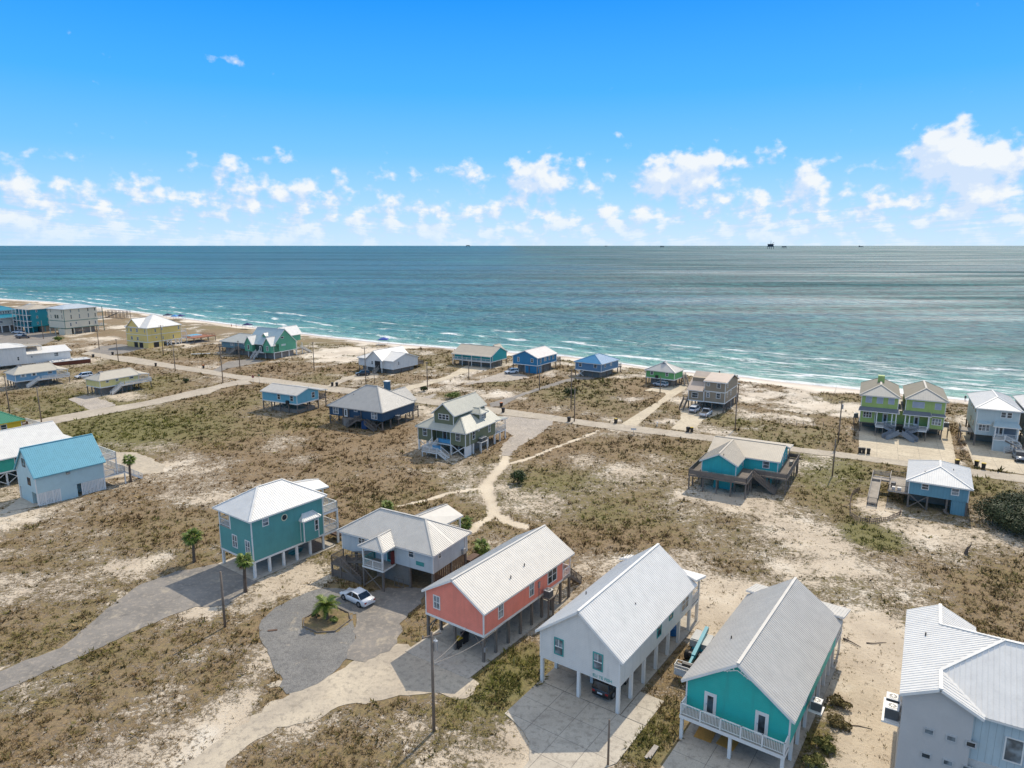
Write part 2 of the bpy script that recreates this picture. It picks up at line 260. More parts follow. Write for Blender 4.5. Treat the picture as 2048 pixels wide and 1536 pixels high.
HF = {'blue10': ([28.61, 219.307, 0.942], {'Lu': 11.58, 'Lv': 9.69, 'e': 4.82, 'f': 2.24, 'r': 6.84}),
 'blue8': ([71.663, 103.456, 1.032], {'Lu': 11.58, 'Lv': 8.25, 'e': 4.76, 'f': 2.35, 'r': 6.55, 'rb': 6.56, 'ru': 3.58}),
 'blue9': ([8.459, 227.643, 0.992], {'Lu': 12.71, 'Lv': 9.76, 'e': 5.49, 'f': 2.78, 'r': 7.53}),
 'blueA': ([-77.529, 107.718, 0.938], {'Lu': 10.51, 'Lv': 7.46, 'e': 5.44, 'f': 2.21, 'r': 9.34}),
 'cream': ([-213.373, 330.852, 1.099], {'Lu': 16.14, 'Lv': 12.8, 'e': 12.39, 'f': 2.95, 'r': 13.5}),
 'green0': ([-109.243, 143.673, 1.029], {'Lu': 4.05, 'Lv': 4.79, 'e': 4.95, 'f': 3.03, 'r': 6.31}),
 'green11': ([48.821, 205.206, 0.96], {'Lu': 6.53, 'Lv': 9.26, 'e': 4.65, 'f': 2.32, 'r': 6.92}),
 'green6': ([-89.447, 258.516, 1.112], {'Lu': 11.73, 'Lv': 13.48, 'e': 5.58, 'f': 2.46, 'r': 10.8}),
 'grey14': ([105.225, 139.85, 1.094], {'Lu': 15.74, 'Lv': 7.43, 'e': 8.42, 'f': 2.56, 'r': 10.25, 'ru': 3.94}),
 'grey6': ([36.068, 44.711, 1.03], {'Lu': 14.3, 'Lv': 6.64, 'R': 10.49, 'e': 8.2, 'r': 9.4, 'um': 2.41, 'vm': 7.88, 'w': 4.34}),
 'lblue4': ([-54.282, 171.214, 1.082], {'Lu': 7.65, 'Lv': 12.18, 'e': 5.07, 'f': 2.62, 'r': 6.22}),
 'lblueL': ([-147.737, 203.071, 0.932], {'Lu': 11.07, 'Lv': 7.05, 'e': 4.42, 'f': 2.18, 'r': 6.28}),
 'lime13': ([94.574, 147.586, 1.095], {'Lv': 7.64, 'Lw': 16.5, 'e': 8.68, 'f': 2.32, 'm': 5.6, 'r': 10.72, 'rb': 12.41, 'ru': 2.95, 'vr': 9.06}),
 'navy5': ([-29.779, 155.035, 1.096], {'Lu': 12.31, 'Lv': 15.79, 'e': 4.53, 'f': 2.25, 'r': 8.94, 'r0': 5.94, 'r1': 9.23}),
 'olive6': ([-9.332, 134.667, 1.054], {'Lu': 11.65, 'Lv': 11.88, 'e': 5.21, 'f': 2.24, 'g0': 3.59, 'g1': 8.17, 'gR': 13.04, 'gb': 6.65, 'ge': 8.39, 'gf': 1.09, 'gr': 10.4}),
 'pale2': ([-9.54, 78.331, 1.053], {'Lu': 7.47, 'Lv': 14.74, 'e': 5.48, 'f': 2.83, 'r': 7.8, 'r0': 3.8, 'r1': 11.17}),
 'pink': ([-2.869, 64.264, 0.944], {'Lp': 17.33, 'Lu': 15.2, 'Lv': 7.94, 'e': 5.84, 'f': 3.07, 'r': 8.14}),
 'tan12': ([54.133, 172.919, 1.017], {'Lu': 12.38, 'Lv': 9.4, 'e': 7.9, 'f': 2.41, 'r': 9.2, 'w': 5.31}),
 'teal1': ([-33.035, 82.738, 0.934], {'Lu': 11.16, 'Lv': 7.43, 'e': 8.02, 'f': 2.26, 'r': 10.51, 'r0': 3.69, 'r1': 7.49}),
 'tealW': ([-90.494, 114.737, 1.035], {'Lu': 12.07, 'Lv': 5.5, 'e': 6.01, 'f': 2.03, 'r': 9.52}),
 'tealroof': ([-253.556, 337.993, 1.03], {'Lu': 14.2, 'Lv': 10.0, 'e': 7.11, 'f': 3.33, 'r': 8.5}),
 'tq3': ([-237.128, 337.509, 1.029], {'Lu': 10.41, 'Lv': 10.0, 'e': 11.88, 'f': 2.94, 'r': 13.0}),
 'turq': ([22.261, 49.153, 0.95], {'Lr': 18.25, 'Lu': 14.0, 'Lv': 8.69, 'bl': 0.85, 'e': 5.24, 'f': 2.41, 'r': 8.31, 'ro': 0.09}),
 'turq7': ([46.547, 116.454, 1.041],
           {'Lu': 9.58, 'Lv': 11.91, 'd0': -5.0, 'd1': -2.2, 'd2': 12.0, 'dw': 5.56, 'e': 5.07, 'f': 2.81, 'r': 6.68, 'w0': 5.87, 'w1': 11.79, 'wu': 5.76}),
 'turq8': ([-6.795, 239.042, 1.045], {'Lu': 9.72, 'Lv': 16.1, 'e': 4.71, 'f': 2.22, 'r': 6.81}),
 'white': ([9.711, 56.314, 0.953], {'Lp': 19.71, 'Lu': 17.47, 'Lv': 8.55, 'e': 5.75, 'f': 2.79, 'r': 8.99}),
 'white7': ([-39.47, 227.316, 0.992], {'Lu': 12.44, 'Lv': 15.88, 'e': 4.44, 'f': 1.71, 'r': 7.35}),
 'whiteL': ([-174.552, 237.916, 0.785], {'Lu': 18.66, 'Lv': 8.33, 'e': 4.48, 'f': 1.16, 'te': 7.31, 'tr': 8.49, 'tu': 5.36}),
 'yellow': ([-151.395, 286.849, 1.096], {'Lu': 16.07, 'Lv': 13.62, 'e': 8.46, 'f': 2.48, 'r': 13.2, 'ru': 8.5}),
 'yellowL': ([-116.741, 193.082, 1.041], {'Lu': 11.38, 'Lv': 7.01, 'e': 4.59, 'f': 2.43, 'r': 6.24})}
# ------------------------------------------------------------------ materials
MATS = {}
def new_mat(name):
    m = bpy.data.materials.new(name); m.use_nodes = True; m.node_tree.nodes.clear()
    q = NT(m.node_tree); b = q.n('ShaderNodeBsdfPrincipled'); q.n('ShaderNodeOutputMaterial', b)
    return m, q, b
def coords(q):
    tc = q.n('ShaderNodeTexCoord'); return tc.outputs['Object']
def world_coords(q): return q.n('ShaderNodeNewGeometry').outputs['Position']
def bump(q, b, h, strength=.3, dist=.02):
    nd = q.n('ShaderNodeBump', i_Strength=strength, i_Distance=dist); q.put(nd.inputs['Height'], h); q.put(b.inputs['Normal'], nd.outputs[0])
def paint(name, col, kind='plain', rough=.6, var=.12, metallic=0.0, pitch=.18):
    """painted or weathered surface; kind = plain, siding (lap boards), batten (upright grooves), wood, metal"""
    if name in MATS: return MATS[name]
    m, q, b = new_mat(name); c = coords(q); w = world_coords(q)
    n1 = q.noise(w, 0.9, 5, .6); n2 = q.noise(w, 9.0, 4, .6)
    f = q.m('ADD', q.m('MULTIPLY', n1, .6), q.m('MULTIPLY', n2, .4))
    lo = tuple(v * (1 - var * 1.6) for v in col); hi = tuple(min(1, v * (1 + var)) for v in col)
    base = q.ramp(f, [(.33, lo), (.67, hi)])
    sp = q.n('ShaderNodeSeparateXYZ', c)
    b.inputs['Roughness'].default_value = rough; b.inputs['Metallic'].default_value = metallic
    if kind in ('siding', 'batten'):
        stk = q.noise(q.n('ShaderNodeVectorMath', w, (1.6, 1.6, .22), operation='MULTIPLY'), 1.0, 5, .62); base = q.mix(q.m('MULTIPLY', q.ss(stk, .46, .74), .42), base, rgb(*[v * .66 + .02 for v in col]))
        stk2 = q.noise(q.n('ShaderNodeVectorMath', w, (.5, .5, .35), operation='MULTIPLY'), 1.0, 4, .6); base = q.mix(q.m('MULTIPLY', q.ss(stk2, .5, .72), .22), base, rgb(*[min(1, v * 1.08 + .05) for v in col]))
    if kind == 'siding':
        saw = q.m('FRACT', q.m('DIVIDE', sp.outputs[2], pitch)); line = q.ss(saw, .10, .0)
        base = q.mix(q.m('MULTIPLY', line, .5), base, rgb(*[v * .45 for v in col]))
        bump(q, b, q.m('SUBTRACT', 1.0, saw), .5, .02)
    elif kind == 'batten':
        xy = q.m('ADD', sp.outputs[0], sp.outputs[1]); fr = q.m('FRACT', q.m('DIVIDE', xy, pitch)); line = q.ss(fr, .12, .02)
        base = q.mix(q.m('MULTIPLY', line, .5), base, rgb(*[v * .4 for v in col]))
        bump(q, b, q.m('SUBTRACT', 1.0, line), .5, .02)
    elif kind == 'wood':
        g = q.noise(q.n('ShaderNodeVectorMath', c, (2.2, 2.2, 30.0), operation='MULTIPLY'), 1.0, 5, .65)
        base = q.mix(q.m('MULTIPLY', q.ss(g, .45, .75), .45), base, rgb(*[v * .45 for v in col]))
        bump(q, b, g, .4, .01)
    elif kind == 'metal':
        streak = q.noise(q.n('ShaderNodeVectorMath', w, (1.4, 1.4, .35), operation='MULTIPLY'), 1.0, 6, .62)
        base = q.mix(q.m('MULTIPLY', q.ss(streak, .5, .78), .30), base, rgb(*[v * .62 for v in col]))
        q.put(b.inputs['Roughness'], q.lin(n2, .3, .7, rough - .08, rough + .12))
    elif kind == 'concrete':
        st = q.noise(w, .35, 6, .66); base = q.mix(q.m('MULTIPLY', q.ss(st, .46, .70), .45), base, rgb(*[v * .62 for v in col]))
        st2 = q.noise(q.n('ShaderNodeVectorMath', w, (1, 1, 1), operation='MULTIPLY'), 2.2, 7, .7, .6); base = q.mix(q.m('MULTIPLY', q.ss(st2, .56, .74), .35), base, rgb(*[v * .55 for v in col]))
        bump(q, b, n2, .25, .01)
    else: bump(q, b, n2, .12, .01)
    q.put(b.inputs['Base Color'], base); MATS[name] = m; return m
def glass_mat(name='window_glass', col=(.02, .03, .035)):
    if name in MATS: return MATS[name]
    m, q, b = new_mat(name); w = world_coords(q); n = q.noise(w, 1.3, 2, .5)
    q.put(b.inputs['Base Color'], q.ramp(n, [(.4, col), (.65, tuple(v * 3.2 for v in col))]))
    b.inputs['Roughness'].default_value = .07; b.inputs['Specular IOR Level'].default_value = .6
    MATS[name] = m; return m
def surf(name, kind, a, bcol, c=None):
    """ground sheets: asphalt, gravel, concrete, sand"""
    m, q, b = new_mat(name); w = world_coords(q)
    big = q.noise(w, .22, 6, .62); mid = q.noise(w, 1.7, 6, .66, .3); fine = q.noise(w, 14.0, 4, .7)
    base = q.ramp(big, [(.35, a), (.68, bcol)])
    base = q.mix(q.m('MULTIPLY', q.ss(mid, .48, .66), .7), base, rgb(*(c or a)))
    pat = q.noise(w, .5, 5, .7, .8); base = q.mix(q.m('MULTIPLY', q.ss(pat, .56, .70), .45), base, rgb(*[v * .62 for v in a])); drift = q.noise(w, .33, 5, .65, .4); base = q.mix(q.m('MULTIPLY', q.ss(drift, .57, .70), .38), base, rgb(*s2l(204, 188, 160)))
    base = q.mix(.5, base, q.mix(1.0, base, q.ramp(fine, [(.3, (.62,) * 3), (.7, (1.35,) * 3)]), 'MULTIPLY'))
    if kind == 'gravel':
        v = q.n('ShaderNodeTexVoronoi'); q.put(v.inputs['Vector'], w); v.inputs['Scale'].default_value = 20.0
        base = q.mix(.55, base, q.mix(1.0, base, q.ramp(v.outputs['Color'], [(.15, (.45,) * 3), (.85, (1.5,) * 3)]), 'MULTIPLY'))
        bump(q, b, v.outputs['Distance'], .6, .04)
    else: bump(q, b, fine, .35, .015)
    b.inputs['Roughness'].default_value = .9; b.inputs['Specular IOR Level'].default_value = .2
    q.put(b.inputs['Base Color'], base); return m
WHITE = paint('white_trim', (.80, .77, .71), var=.05, rough=.5)
GLASS = glass_mat()
BLIND = glass_mat('window_blinds', (.10, .115, .12))
GREYWOOD = paint('weathered_wood', (.20, .165, .135), 'wood', .85, .22)
PALEWOOD = paint('sun_bleached_wood', (.42, .37, .31), 'wood', .85, .18)
BROWNWOOD = paint('brown_wood', (.135, .080, .052), 'wood', .85, .2)
POLEWOOD = paint('utility_pole_wood', (.23, .175, .13), 'wood', .9, .2)
CONC = paint('concrete', (.50, .455, .39), 'concrete', .9, .10)
DARK = paint('opening_shadow', (.035, .033, .032), var=.2, rough=.9)  # flat near-black that paints the shade inside openings
STEEL = paint('galvanised_steel', (.42, .43, .44), 'plain', .45, .1, .6)
BLACKP = paint('black_plastic', (.022, .022, .024), rough=.45, var=.2)
YELLOWP = paint('yellow_plastic', (.62, .42, .04), rough=.5)
ORANGEP = paint('orange_plastic', (.65, .20, .03), rough=.5)

# ------------------------------------------------------------------ mesh helpers
class MB:
    def __init__(s): s.v = []; s.f = []
    def face(s, pts):
        k = len(s.v); s.v += [tuple(p) for p in pts]; s.f.append(tuple(range(k, k + len(pts)))); return s
    def box(s, x0, x1, y0, y1, z0, z1):
        k = len(s.v); s.v += [(x, y, z) for z in (z0, z1) for y in (y0, y1) for x in (x0, x1)]
        s.f += [tuple(k + i for i in f) for f in ((0, 2, 3, 1), (4, 5, 7, 6), (0, 1, 5, 4), (2, 6, 7, 3), (0, 4, 6, 2), (1, 3, 7, 5))]; return s
    def bar(s, p, q, w, h, up=(0, 0, 1)):
        p, q = Vector(p), Vector(q); d = (q - p)
        if d.length < 1e-6: return s
        d.normalize(); upv = Vector(up)
        if abs(d.dot(upv)) > .98: upv = Vector((1, 0, 0))
        a = d.cross(upv).normalized(); b = a.cross(d).normalized(); k = len(s.v)
        for e in (p, q):
            for sa, sb in ((-1, -1), (1, -1), (1, 1), (-1, 1)): s.v.append(tuple(e + a * (sa * w / 2) + b * (sb * h / 2)))
        s.f += [tuple(k + i for i in f) for f in ((0, 1, 2, 3), (7, 6, 5, 4), (0, 4, 5, 1), (1, 5, 6, 2), (2, 6, 7, 3), (3, 7, 4, 0))]; return s
    def tube(s, pts, radii, n=8, cap=True):
        k0 = len(s.v); pts = [Vector(p) for p in pts]
        for i, p in enumerate(pts):
            d = (pts[min(i + 1, len(pts) - 1)] - pts[max(i - 1, 0)]).normalized()
            a = d.cross(Vector((0, 0, 1)))
            if a.length < .05: a = Vector((1, 0, 0))
            a.normalize(); b = d.cross(a).normalized()
            for j in range(n):
                t = 2 * math.pi * j / n; s.v.append(tuple(p + (a * math.cos(t) + b * math.sin(t)) * radii[i]))
        for i in range(len(pts) - 1):
            for j in range(n):
                a, b = k0 + i * n + j, k0 + i * n + (j + 1) % n; s.f.append((a, b, b + n, a + n))
        if cap:
            s.f.append(tuple(k0 + j for j in range(n))[::-1]); s.f.append(tuple(k0 + (len(pts) - 1) * n + j for j in range(n)))
        return s
    def extrude(s, poly, vec):
        n = len(poly); k = len(s.v); vec = Vector(vec)
        s.v += [tuple(p) for p in poly] + [tuple(Vector(p) + vec) for p in poly]
        s.f.append(tuple(range(k, k + n))); s.f.append(tuple(range(k + 2 * n - 1, k + n - 1, -1)))
        for i in range(n):
            j = (i + 1) % n; s.f.append((k + i, k + n + i, k + n + j, k + j))
        return s
    def slab(s, poly, th):   # a roof plane: given top face, thickness downwards
        nrm = plane_n(poly); return s.extrude([Vector(p) - nrm * th for p in poly], nrm * th)
    def ribs(s, poly, sp, w=.06, h=.035):
        nrm = plane_n(poly); dn = Vector((0, 0, -1)); sd = dn - nrm * dn.dot(nrm)
        if sd.length < 1e-3: sd = Vector((1, 0, 0))
        sd.normalize(); td = nrm.cross(sd).normalized(); o = Vector(poly[0])
        P2 = [((Vector(p) - o).dot(td), (Vector(p) - o).dot(sd)) for p in poly]
        t0, t1 = min(p[0] for p in P2), max(p[0] for p in P2); n = max(1, int((t1 - t0) / sp)); st = (t1 - t0) / n
        for i in range(n):
            t = t0 + (i + .5) * st; xs = []
            for a, b in zip(P2, P2[1:] + P2[:1]):
                if (a[0] - t) * (b[0] - t) < 0: xs.append(a[1] + (b[1] - a[1]) * (t - a[0]) / (b[0] - a[0]))
            xs.sort()
            for a, b in zip(xs[::2], xs[1::2]):
                if b - a < .25: continue
                c0 = o + td * t + sd * a; c1 = o + td * t + sd * b; k = len(s.v); hw, tw = td * (w / 2), td * (w / 4)
                for e in (c0, c1): s.v += [tuple(e - hw), tuple(e - tw + nrm * h), tuple(e + tw + nrm * h), tuple(e + hw)]
                s.f += [(k, k + 1, k + 5, k + 4), (k + 1, k + 2, k + 6, k + 5), (k + 2, k + 3, k + 7, k + 6), (k + 4, k + 5, k + 6, k + 7)]
        return s
    def mesh(s, name):
        me = bpy.data.meshes.new(name); me.from_pydata(s.v, [], s.f); me.update(); return me
    def build(s, name, mat, parent=None, smooth=False, fix=True):
        me = s.mesh(name)
        if fix:
            import bmesh
            bm = bmesh.new(); bm.from_mesh(me); bmesh.ops.recalc_face_normals(bm, faces=bm.faces); bm.to_mesh(me); bm.free()
        return obj(name, me, mat, parent, smooth)
def obj(name, me, mat, parent=None, smooth=False):
    if mat and not me.materials: me.materials.append(mat)
    if smooth:
        me.polygons.foreach_set('use_smooth', [True] * len(me.polygons))
    o = bpy.data.objects.new(name, me); COL.objects.link(o); o.parent = parent; return o
def plane_n(poly):
    n = Vector((0, 0, 0)); P = [Vector(p) for p in poly]
    for a, b in zip(P, P[1:] + P[:1]): n += Vector(((a.y - b.y) * (a.z + b.z), (a.z - b.z) * (a.x + b.x), (a.x - b.x) * (a.y + b.y)))
    n.normalize(); return n if n.z > 0 or abs(n.z) < 1e-6 else -n
def tag(o, label=None, cat=None, group=None, kind=None):
    if label: o['label'] = label
    if cat: o['category'] = cat
    if group: o['group'] = group
    if kind: o['kind'] = kind
    return o
def empty(name, loc, rz=0.0):
    o = bpy.data.objects.new(name, None); COL.objects.link(o); o.location = loc; o.rotation_euler = (0, 0, rz); o.empty_display_size = .3; return o
def copy_tree(o, parent=None):
    c = o.copy(); COL.objects.link(c); c.parent = parent
    for ch in list(o.children): copy_tree(ch, c)
    return c
# ------------------------------------------------------------------ terrain helpers
def vnoise(x, y, seed=0):
    xi = np.floor(x).astype(np.int64); yi = np.floor(y).astype(np.int64); fx, fy = x - xi, y - yi
    def h(a, b):
        v = (a * 374761393 + b * 668265263 + seed * 974634077) & 0xffffffff
        v = ((v ^ (v >> 13)) * 1274126177) & 0xffffffff; v = v ^ (v >> 16); return v / 4294967295.0
    fx = fx * fx * (3 - 2 * fx); fy = fy * fy * (3 - 2 * fy)
    return (h(xi, yi) * (1 - fx) + h(xi + 1, yi) * fx) * (1 - fy) + (h(xi, yi + 1) * (1 - fx) + h(xi + 1, yi + 1) * fx) * fy
def fbm(x, y, sc, oct=4, seed=0, g=.5):
    t = 0; a = 1; s = 0; f = 1 / sc
    for k in range(oct): t = t + a * vnoise(x * f + 17.3 * k, y * f - 9.1 * k, seed + k); s += a; a *= g; f *= 2.03
    return t / s
SH = np.array(D['shore']); SX, SY = SH[:, 0], SH[:, 1]
def shore_d(x, y): return (np.interp(x, SX, SY) - y) * .82
def inside(poly, x, y):
    r = np.zeros(x.shape, bool); n = len(poly)
    for i in range(n):
        (x0, y0), (x1, y1) = poly[i], poly[(i + 1) % n]
        if y0 == y1: continue
        c = ((y0 > y) != (y1 > y)) & (x < (x1 - x0) * (y - y0) / (y1 - y0) + x0); r ^= c
    return r
def house_xy(key, u, v):
    (x, y, a), p = HF[key]; c, s = math.cos(a), math.sin(a); return (x + c * u - s * v, y + s * u + c * v)
FOOT = []
for k_, ext in {'pink': (-3.2, 17, -.4, 8.2), 'white': (0, 20, -.2, 8.6), 'turq': (-8, 18.5, -.1, 8.8), 'grey6': (-1, 15, -12, 7), 'teal1': (0, 13.5, 0, 7.4), 'pale2': (-2.2, 9, 0, 14.7),
                'blueA': (0, 12, 0, 7.5), 'tealW': (0, 12, 0, 6), 'lblue4': (0, 9.5, 0, 12), 'navy5': (0, 14, 0, 15.5), 'olive6': (-3, 13, 0, 11.8), 'turq7': (-5, 11, -2, 13), 'blue8': (0, 11, 0, 8), 'yellow': (0, 24, 0, 13),
                'green6': (0, 12, 0, 30), 'white7': (0, 12, 0, 16), 'turq8': (0, 10, 0, 16), 'blue9': (0, 13, 0, 9.7), 'blue10': (0, 11, 0, 9.6), 'green11': (0, 7, 0, 9), 'tan12': (0, 12, 0, 9.4), 'lime13': (0, 13, 0, 16.5), 'grey14': (0, 15, -8, 7.5),
                'lblueL': (0, 11, 0, 7), 'yellowL': (0, 11, 0, 7), 'whiteL': (0, 18, 0, 8), 'cream': (0, 16, 0, 13)}.items():
    u0, u1, v0, v1 = ext; FOOT.append([house_xy(k_, *q) for q in ((u0, v0), (u1, v0), (u1, v1), (u0, v1))])
SHEETS = ['road', 'side_road', 'gravel_lot', 'dr_green', 'dr_white', 'dr_turq', 'dr_blue9', 'dr_blue10', 'dr_green11', 'dr_tan', 'pad_lime', 'pad_grey14', 'dr_teal', 'gravel_circle', 'worn_drive', 'sand_lane', 'dr_yellowL', 'lot_far', 'dr_yellow', 'dr_blueA', 'blueA_pad']
WHITE_DRIVE = [house_xy('white', *q) for q in ((-.02, 8.6), (-5.9, 8.55), (-6.3, 7.2), (-6.9, 5.8), (-7.7, 4.6), (-9.5, 3.4), (-14, 3.1), (-14, -2.0), (-8.5, -1.6), (-6.6, -2.1), (-5.55, -2.67), (-.02, -2.66))]
WHITE_SLAB = [house_xy('white', *q) for q in ((.02, 8.6), (.02, -.16), (20, -.16), (20, 8.6))]
WHITE_SIDE = [house_xy('white', *q) for q in ((.02, -.2), (.02, -2.66), (4.2, -2.64), (4.2, -.2))]
PINK_PAD = [house_xy('pink', *q) for q in ((-3.2, 8.1), (-3.0, -.4), (15, -.4), (15, 8.1))]
TURQ_PAD = [house_xy('turq', *q) for q in ((-9, 8.5), (-9, -.3), (18.3, -.3), (18.3, 8.6))]
TEAL_PAD = [house_xy('teal1', *q) for q in ((-.5, 7.8), (-.5, -.5), (13, -.5), (13, 7.8))]
# raster of everything that is level or paved
RX0, RY0, RS = -330.0, 20.0, 0.5; RW, RH = 1160, 900
gx, gy = np.meshgrid(RX0 + np.arange(RW) * RS, RY0 + np.arange(RH) * RS)
def raster(polys):
    m = np.zeros((RH, RW), bool)
    for P in polys:
        a = np.array(P); i0 = max(0, int((a[:, 0].min() - RX0) / RS) - 1); i1 = min(RW, int((a[:, 0].max() - RX0) / RS) + 2); j0 = max(0, int((a[:, 1].min() - RY0) / RS) - 1); j1 = min(RH, int((a[:, 1].max() - RY0) / RS) + 2)
        if i1 > i0 and j1 > j0: m[j0:j1, i0:i1] |= inside(P, gx[j0:j1, i0:i1], gy[j0:j1, i0:i1])
    return m.astype(np.float32)
def blur(m, r, it=2):
    for _ in range(it):
        for ax in (0, 1):
            c = np.cumsum(np.pad(m, [(r + 1, r) if k == ax else (0, 0) for k in (0, 1)], mode='edge'), axis=ax)
            n = m.shape[ax]
            m = (np.take(c, np.arange(2 * r + 1, 2 * r + 1 + n), axis=ax) - np.take(c, np.arange(0, n), axis=ax)) / (2 * r + 1)
    return m
def sample(m, x, y):
    fx = np.clip((x - RX0) / RS, 0, RW - 1.001); fy = np.clip((y - RY0) / RS, 0, RH - 1.001); i = fx.astype(int); j = fy.astype(int); a = fx - i; b = fy - j
    return (m[j, i] * (1 - a) + m[j, i + 1] * a) * (1 - b) + (m[j + 1, i] * (1 - a) + m[j + 1, i + 1] * a) * b
PAVED = raster([D[k] for k in SHEETS] + [WHITE_DRIVE, WHITE_SLAB, WHITE_SIDE, PINK_PAD, TURQ_PAD, TEAL_PAD]); UNDER = raster(FOOT)
FLAT = np.clip(blur(np.maximum(PAVED, UNDER), 3) * 2.2, 0, 1); PAVED_S = blur(PAVED, 1, 1); NEARP = blur(PAVED, 3, 2)
ISLAND = raster([D['island']])
def path_dist(x, y):
    best = np.full(x.shape, 1e9)
    wob = (fbm(x, y, 2.2, 3, 61) - .5) * 1.5
    for pts, w in D['paths']:
        for (x0, y0), (x1, y1) in zip(pts, pts[1:]):
            dx, dy = x1 - x0, y1 - y0; t = np.clip(((x - x0) * dx + (y - y0) * dy) / (dx * dx + dy * dy), 0, 1)
            best = np.minimum(best, (np.hypot(x - x0 - t * dx, y - y0 - t * dy) + wob * min(1, w / 2)) / (w / 2))
    return best
def land(x, y):
    """height, vegetation, greenness, beach/wet fields of the ground"""
    d = shore_d(x, y); fl = sample(FLAT, x, y)
    z = np.where(d > 26, 0, -1.0 * (1 - np.clip(d, -60, 26) / 26.0) ** 1.25 + 0.0)
    z = np.where(d < 0, -1.0 + d * .05, z)
    dune = np.clip((d - 9) / 10, 0, 1) * np.clip((95 - d) / 50, 0, 1)
    hump = (fbm(x, y, 14, 4, 3) - .42) * 2.1
    z = z + dune * np.maximum(hump, -.15) * (1 - fl) + (fbm(x, y, 5, 4, 9) - .5) * .34 * (1 - fl) * np.clip(d / 10, 0, 1)
    z = z - .02 * fl
    veg = (fbm(x, y, 16, 5, 21, .58) - .5) * 2.3 + .16
    gre = (fbm(x, y, 30, 4, 33) - .5) * 1.7 + .11
    for (bx, by), r, dv, dg in D['blobs']:
        q = np.exp(-((x - bx) ** 2 + (y - by) ** 2) / (r * r)); veg = veg + dv * q * .72; gre = gre + dg * q * 1.2
    veg = veg + np.clip((d - 40) / 60, -1, .0) * .2
    veg = veg + ((fbm(x, y, 6.5, 4, 47, .6) - .5) * 2.6 + .28) * np.clip((105 - d) / 40, 0, 1)
    bea = np.clip(1 - (d - 5.0 - (fbm(x, y, 16, 4, 44) - .5) * 18) / 4.5, 0, 1); veg = veg - bea * 1.5
    veg = veg + np.clip(NEARPs(x, y) * 1.6, 0, .35) * np.clip((fbm(x, y, 6, 2, 77) - .4) * 3, -1, 1)
    pd = path_dist(x, y); bare = np.clip((1.2 - pd) / .5, 0, 1)
    veg = veg - bare * 1.6
    isl = sample(ISLAND, x, y); veg = veg + isl * .8; gre = gre + isl * .1
    z = np.where(isl > .4, np.maximum(z, .13), z)
    wet = np.clip(1 - (d - 1.0) / 5.5, 0, 1)
    bea = np.maximum(bea, .42 * np.clip((105 - d) / 45, 0, 1))
    return z, veg, gre, bare, wet, bea, d
def NEARPs(x, y): return sample(NEARP, x, y)

def ground_material():
    m, q, b = new_mat('sandy_scrub'); w = world_coords(q)
    at = lambda n: q.n('ShaderNodeAttribute', attribute_name=n).outputs['Fac']
    veg, gre, bare, wet, bea = at('veg'), at('gre'), at('bare'), at('wet'), at('bea')
    n_big = q.noise(w, .16, 4, .55); n_mid = q.noise(w, .75, 6, .65, .4); n_sm = q.noise(w, 2.6, 5, .70, .3); n_fine = q.noise(w, 9.0, 4, .75)
    sand = q.ramp(n_big, [(.32, s2l(184, 168, 146)), (.55, s2l(206, 190, 166)), (.74, s2l(222, 210, 190))])
    sand = q.mix(q.m('MULTIPLY', q.ss(n_sm, .48, .72), .35), sand, rgb(*s2l(158, 138, 112)))
    sand = q.mix(q.m('MULTIPLY', bare, .6), sand, rgb(*s2l(222, 206, 178)))
    beach = q.ramp(n_big, [(.3, s2l(218, 204, 184)), (.7, s2l(236, 226, 210))])
    sand = q.mix(bea, sand, beach)
    sand = q.mix(q.m('MULTIPLY', wet, .6), sand, rgb(*s2l(160, 132, 108)))
    # plant litter and low cover: where the vegetation field and the fine noise agree
    f = q.m('ADD', q.m('ADD', q.m('MULTIPLY', n_mid, .34), q.m('ADD', q.m('MULTIPLY', n_sm, .42), q.m('MULTIPLY', n_fine, .24))), q.m('MULTIPLY', veg, .20))
    cover = q.ss(f, .462, .555)
    gmix = q.ss(q.m('ADD', q.m('MULTIPLY', gre, .5), q.m('SUBTRACT', n_mid, .35)), .08, .75)
    brown = q.ramp(n_sm, [(.30, s2l(92, 74, 52)), (.52, s2l(128, 105, 73)), (.74, s2l(160, 136, 97))])
    green = q.ramp(n_sm, [(.30, s2l(80, 78, 34)), (.55, s2l(108, 104, 48)), (.75, s2l(138, 128, 68))])
    plant = q.mix(gmix, brown, green)
    base = q.mix(q.m('MULTIPLY', cover, .88), sand, plant)
    base = q.mix(q.m('MULTIPLY', q.ss(n_fine, .56, .70), q.m('MULTIPLY', q.ss(veg, -.8, .3), .7)), base, rgb(*s2l(92, 76, 56)))
    q.put(b.inputs['Base Color'], base); q.put(b.inputs['Roughness'], q.lin(wet, 0, 1, .95, .35)); b.inputs['Specular IOR Level'].default_value = .25
    h = q.m('ADD', q.m('MULTIPLY', cover, .9), q.m('ADD', q.m('MULTIPLY', n_fine, .5), n_sm)); bump(q, b, h, .75, .16)
    return m
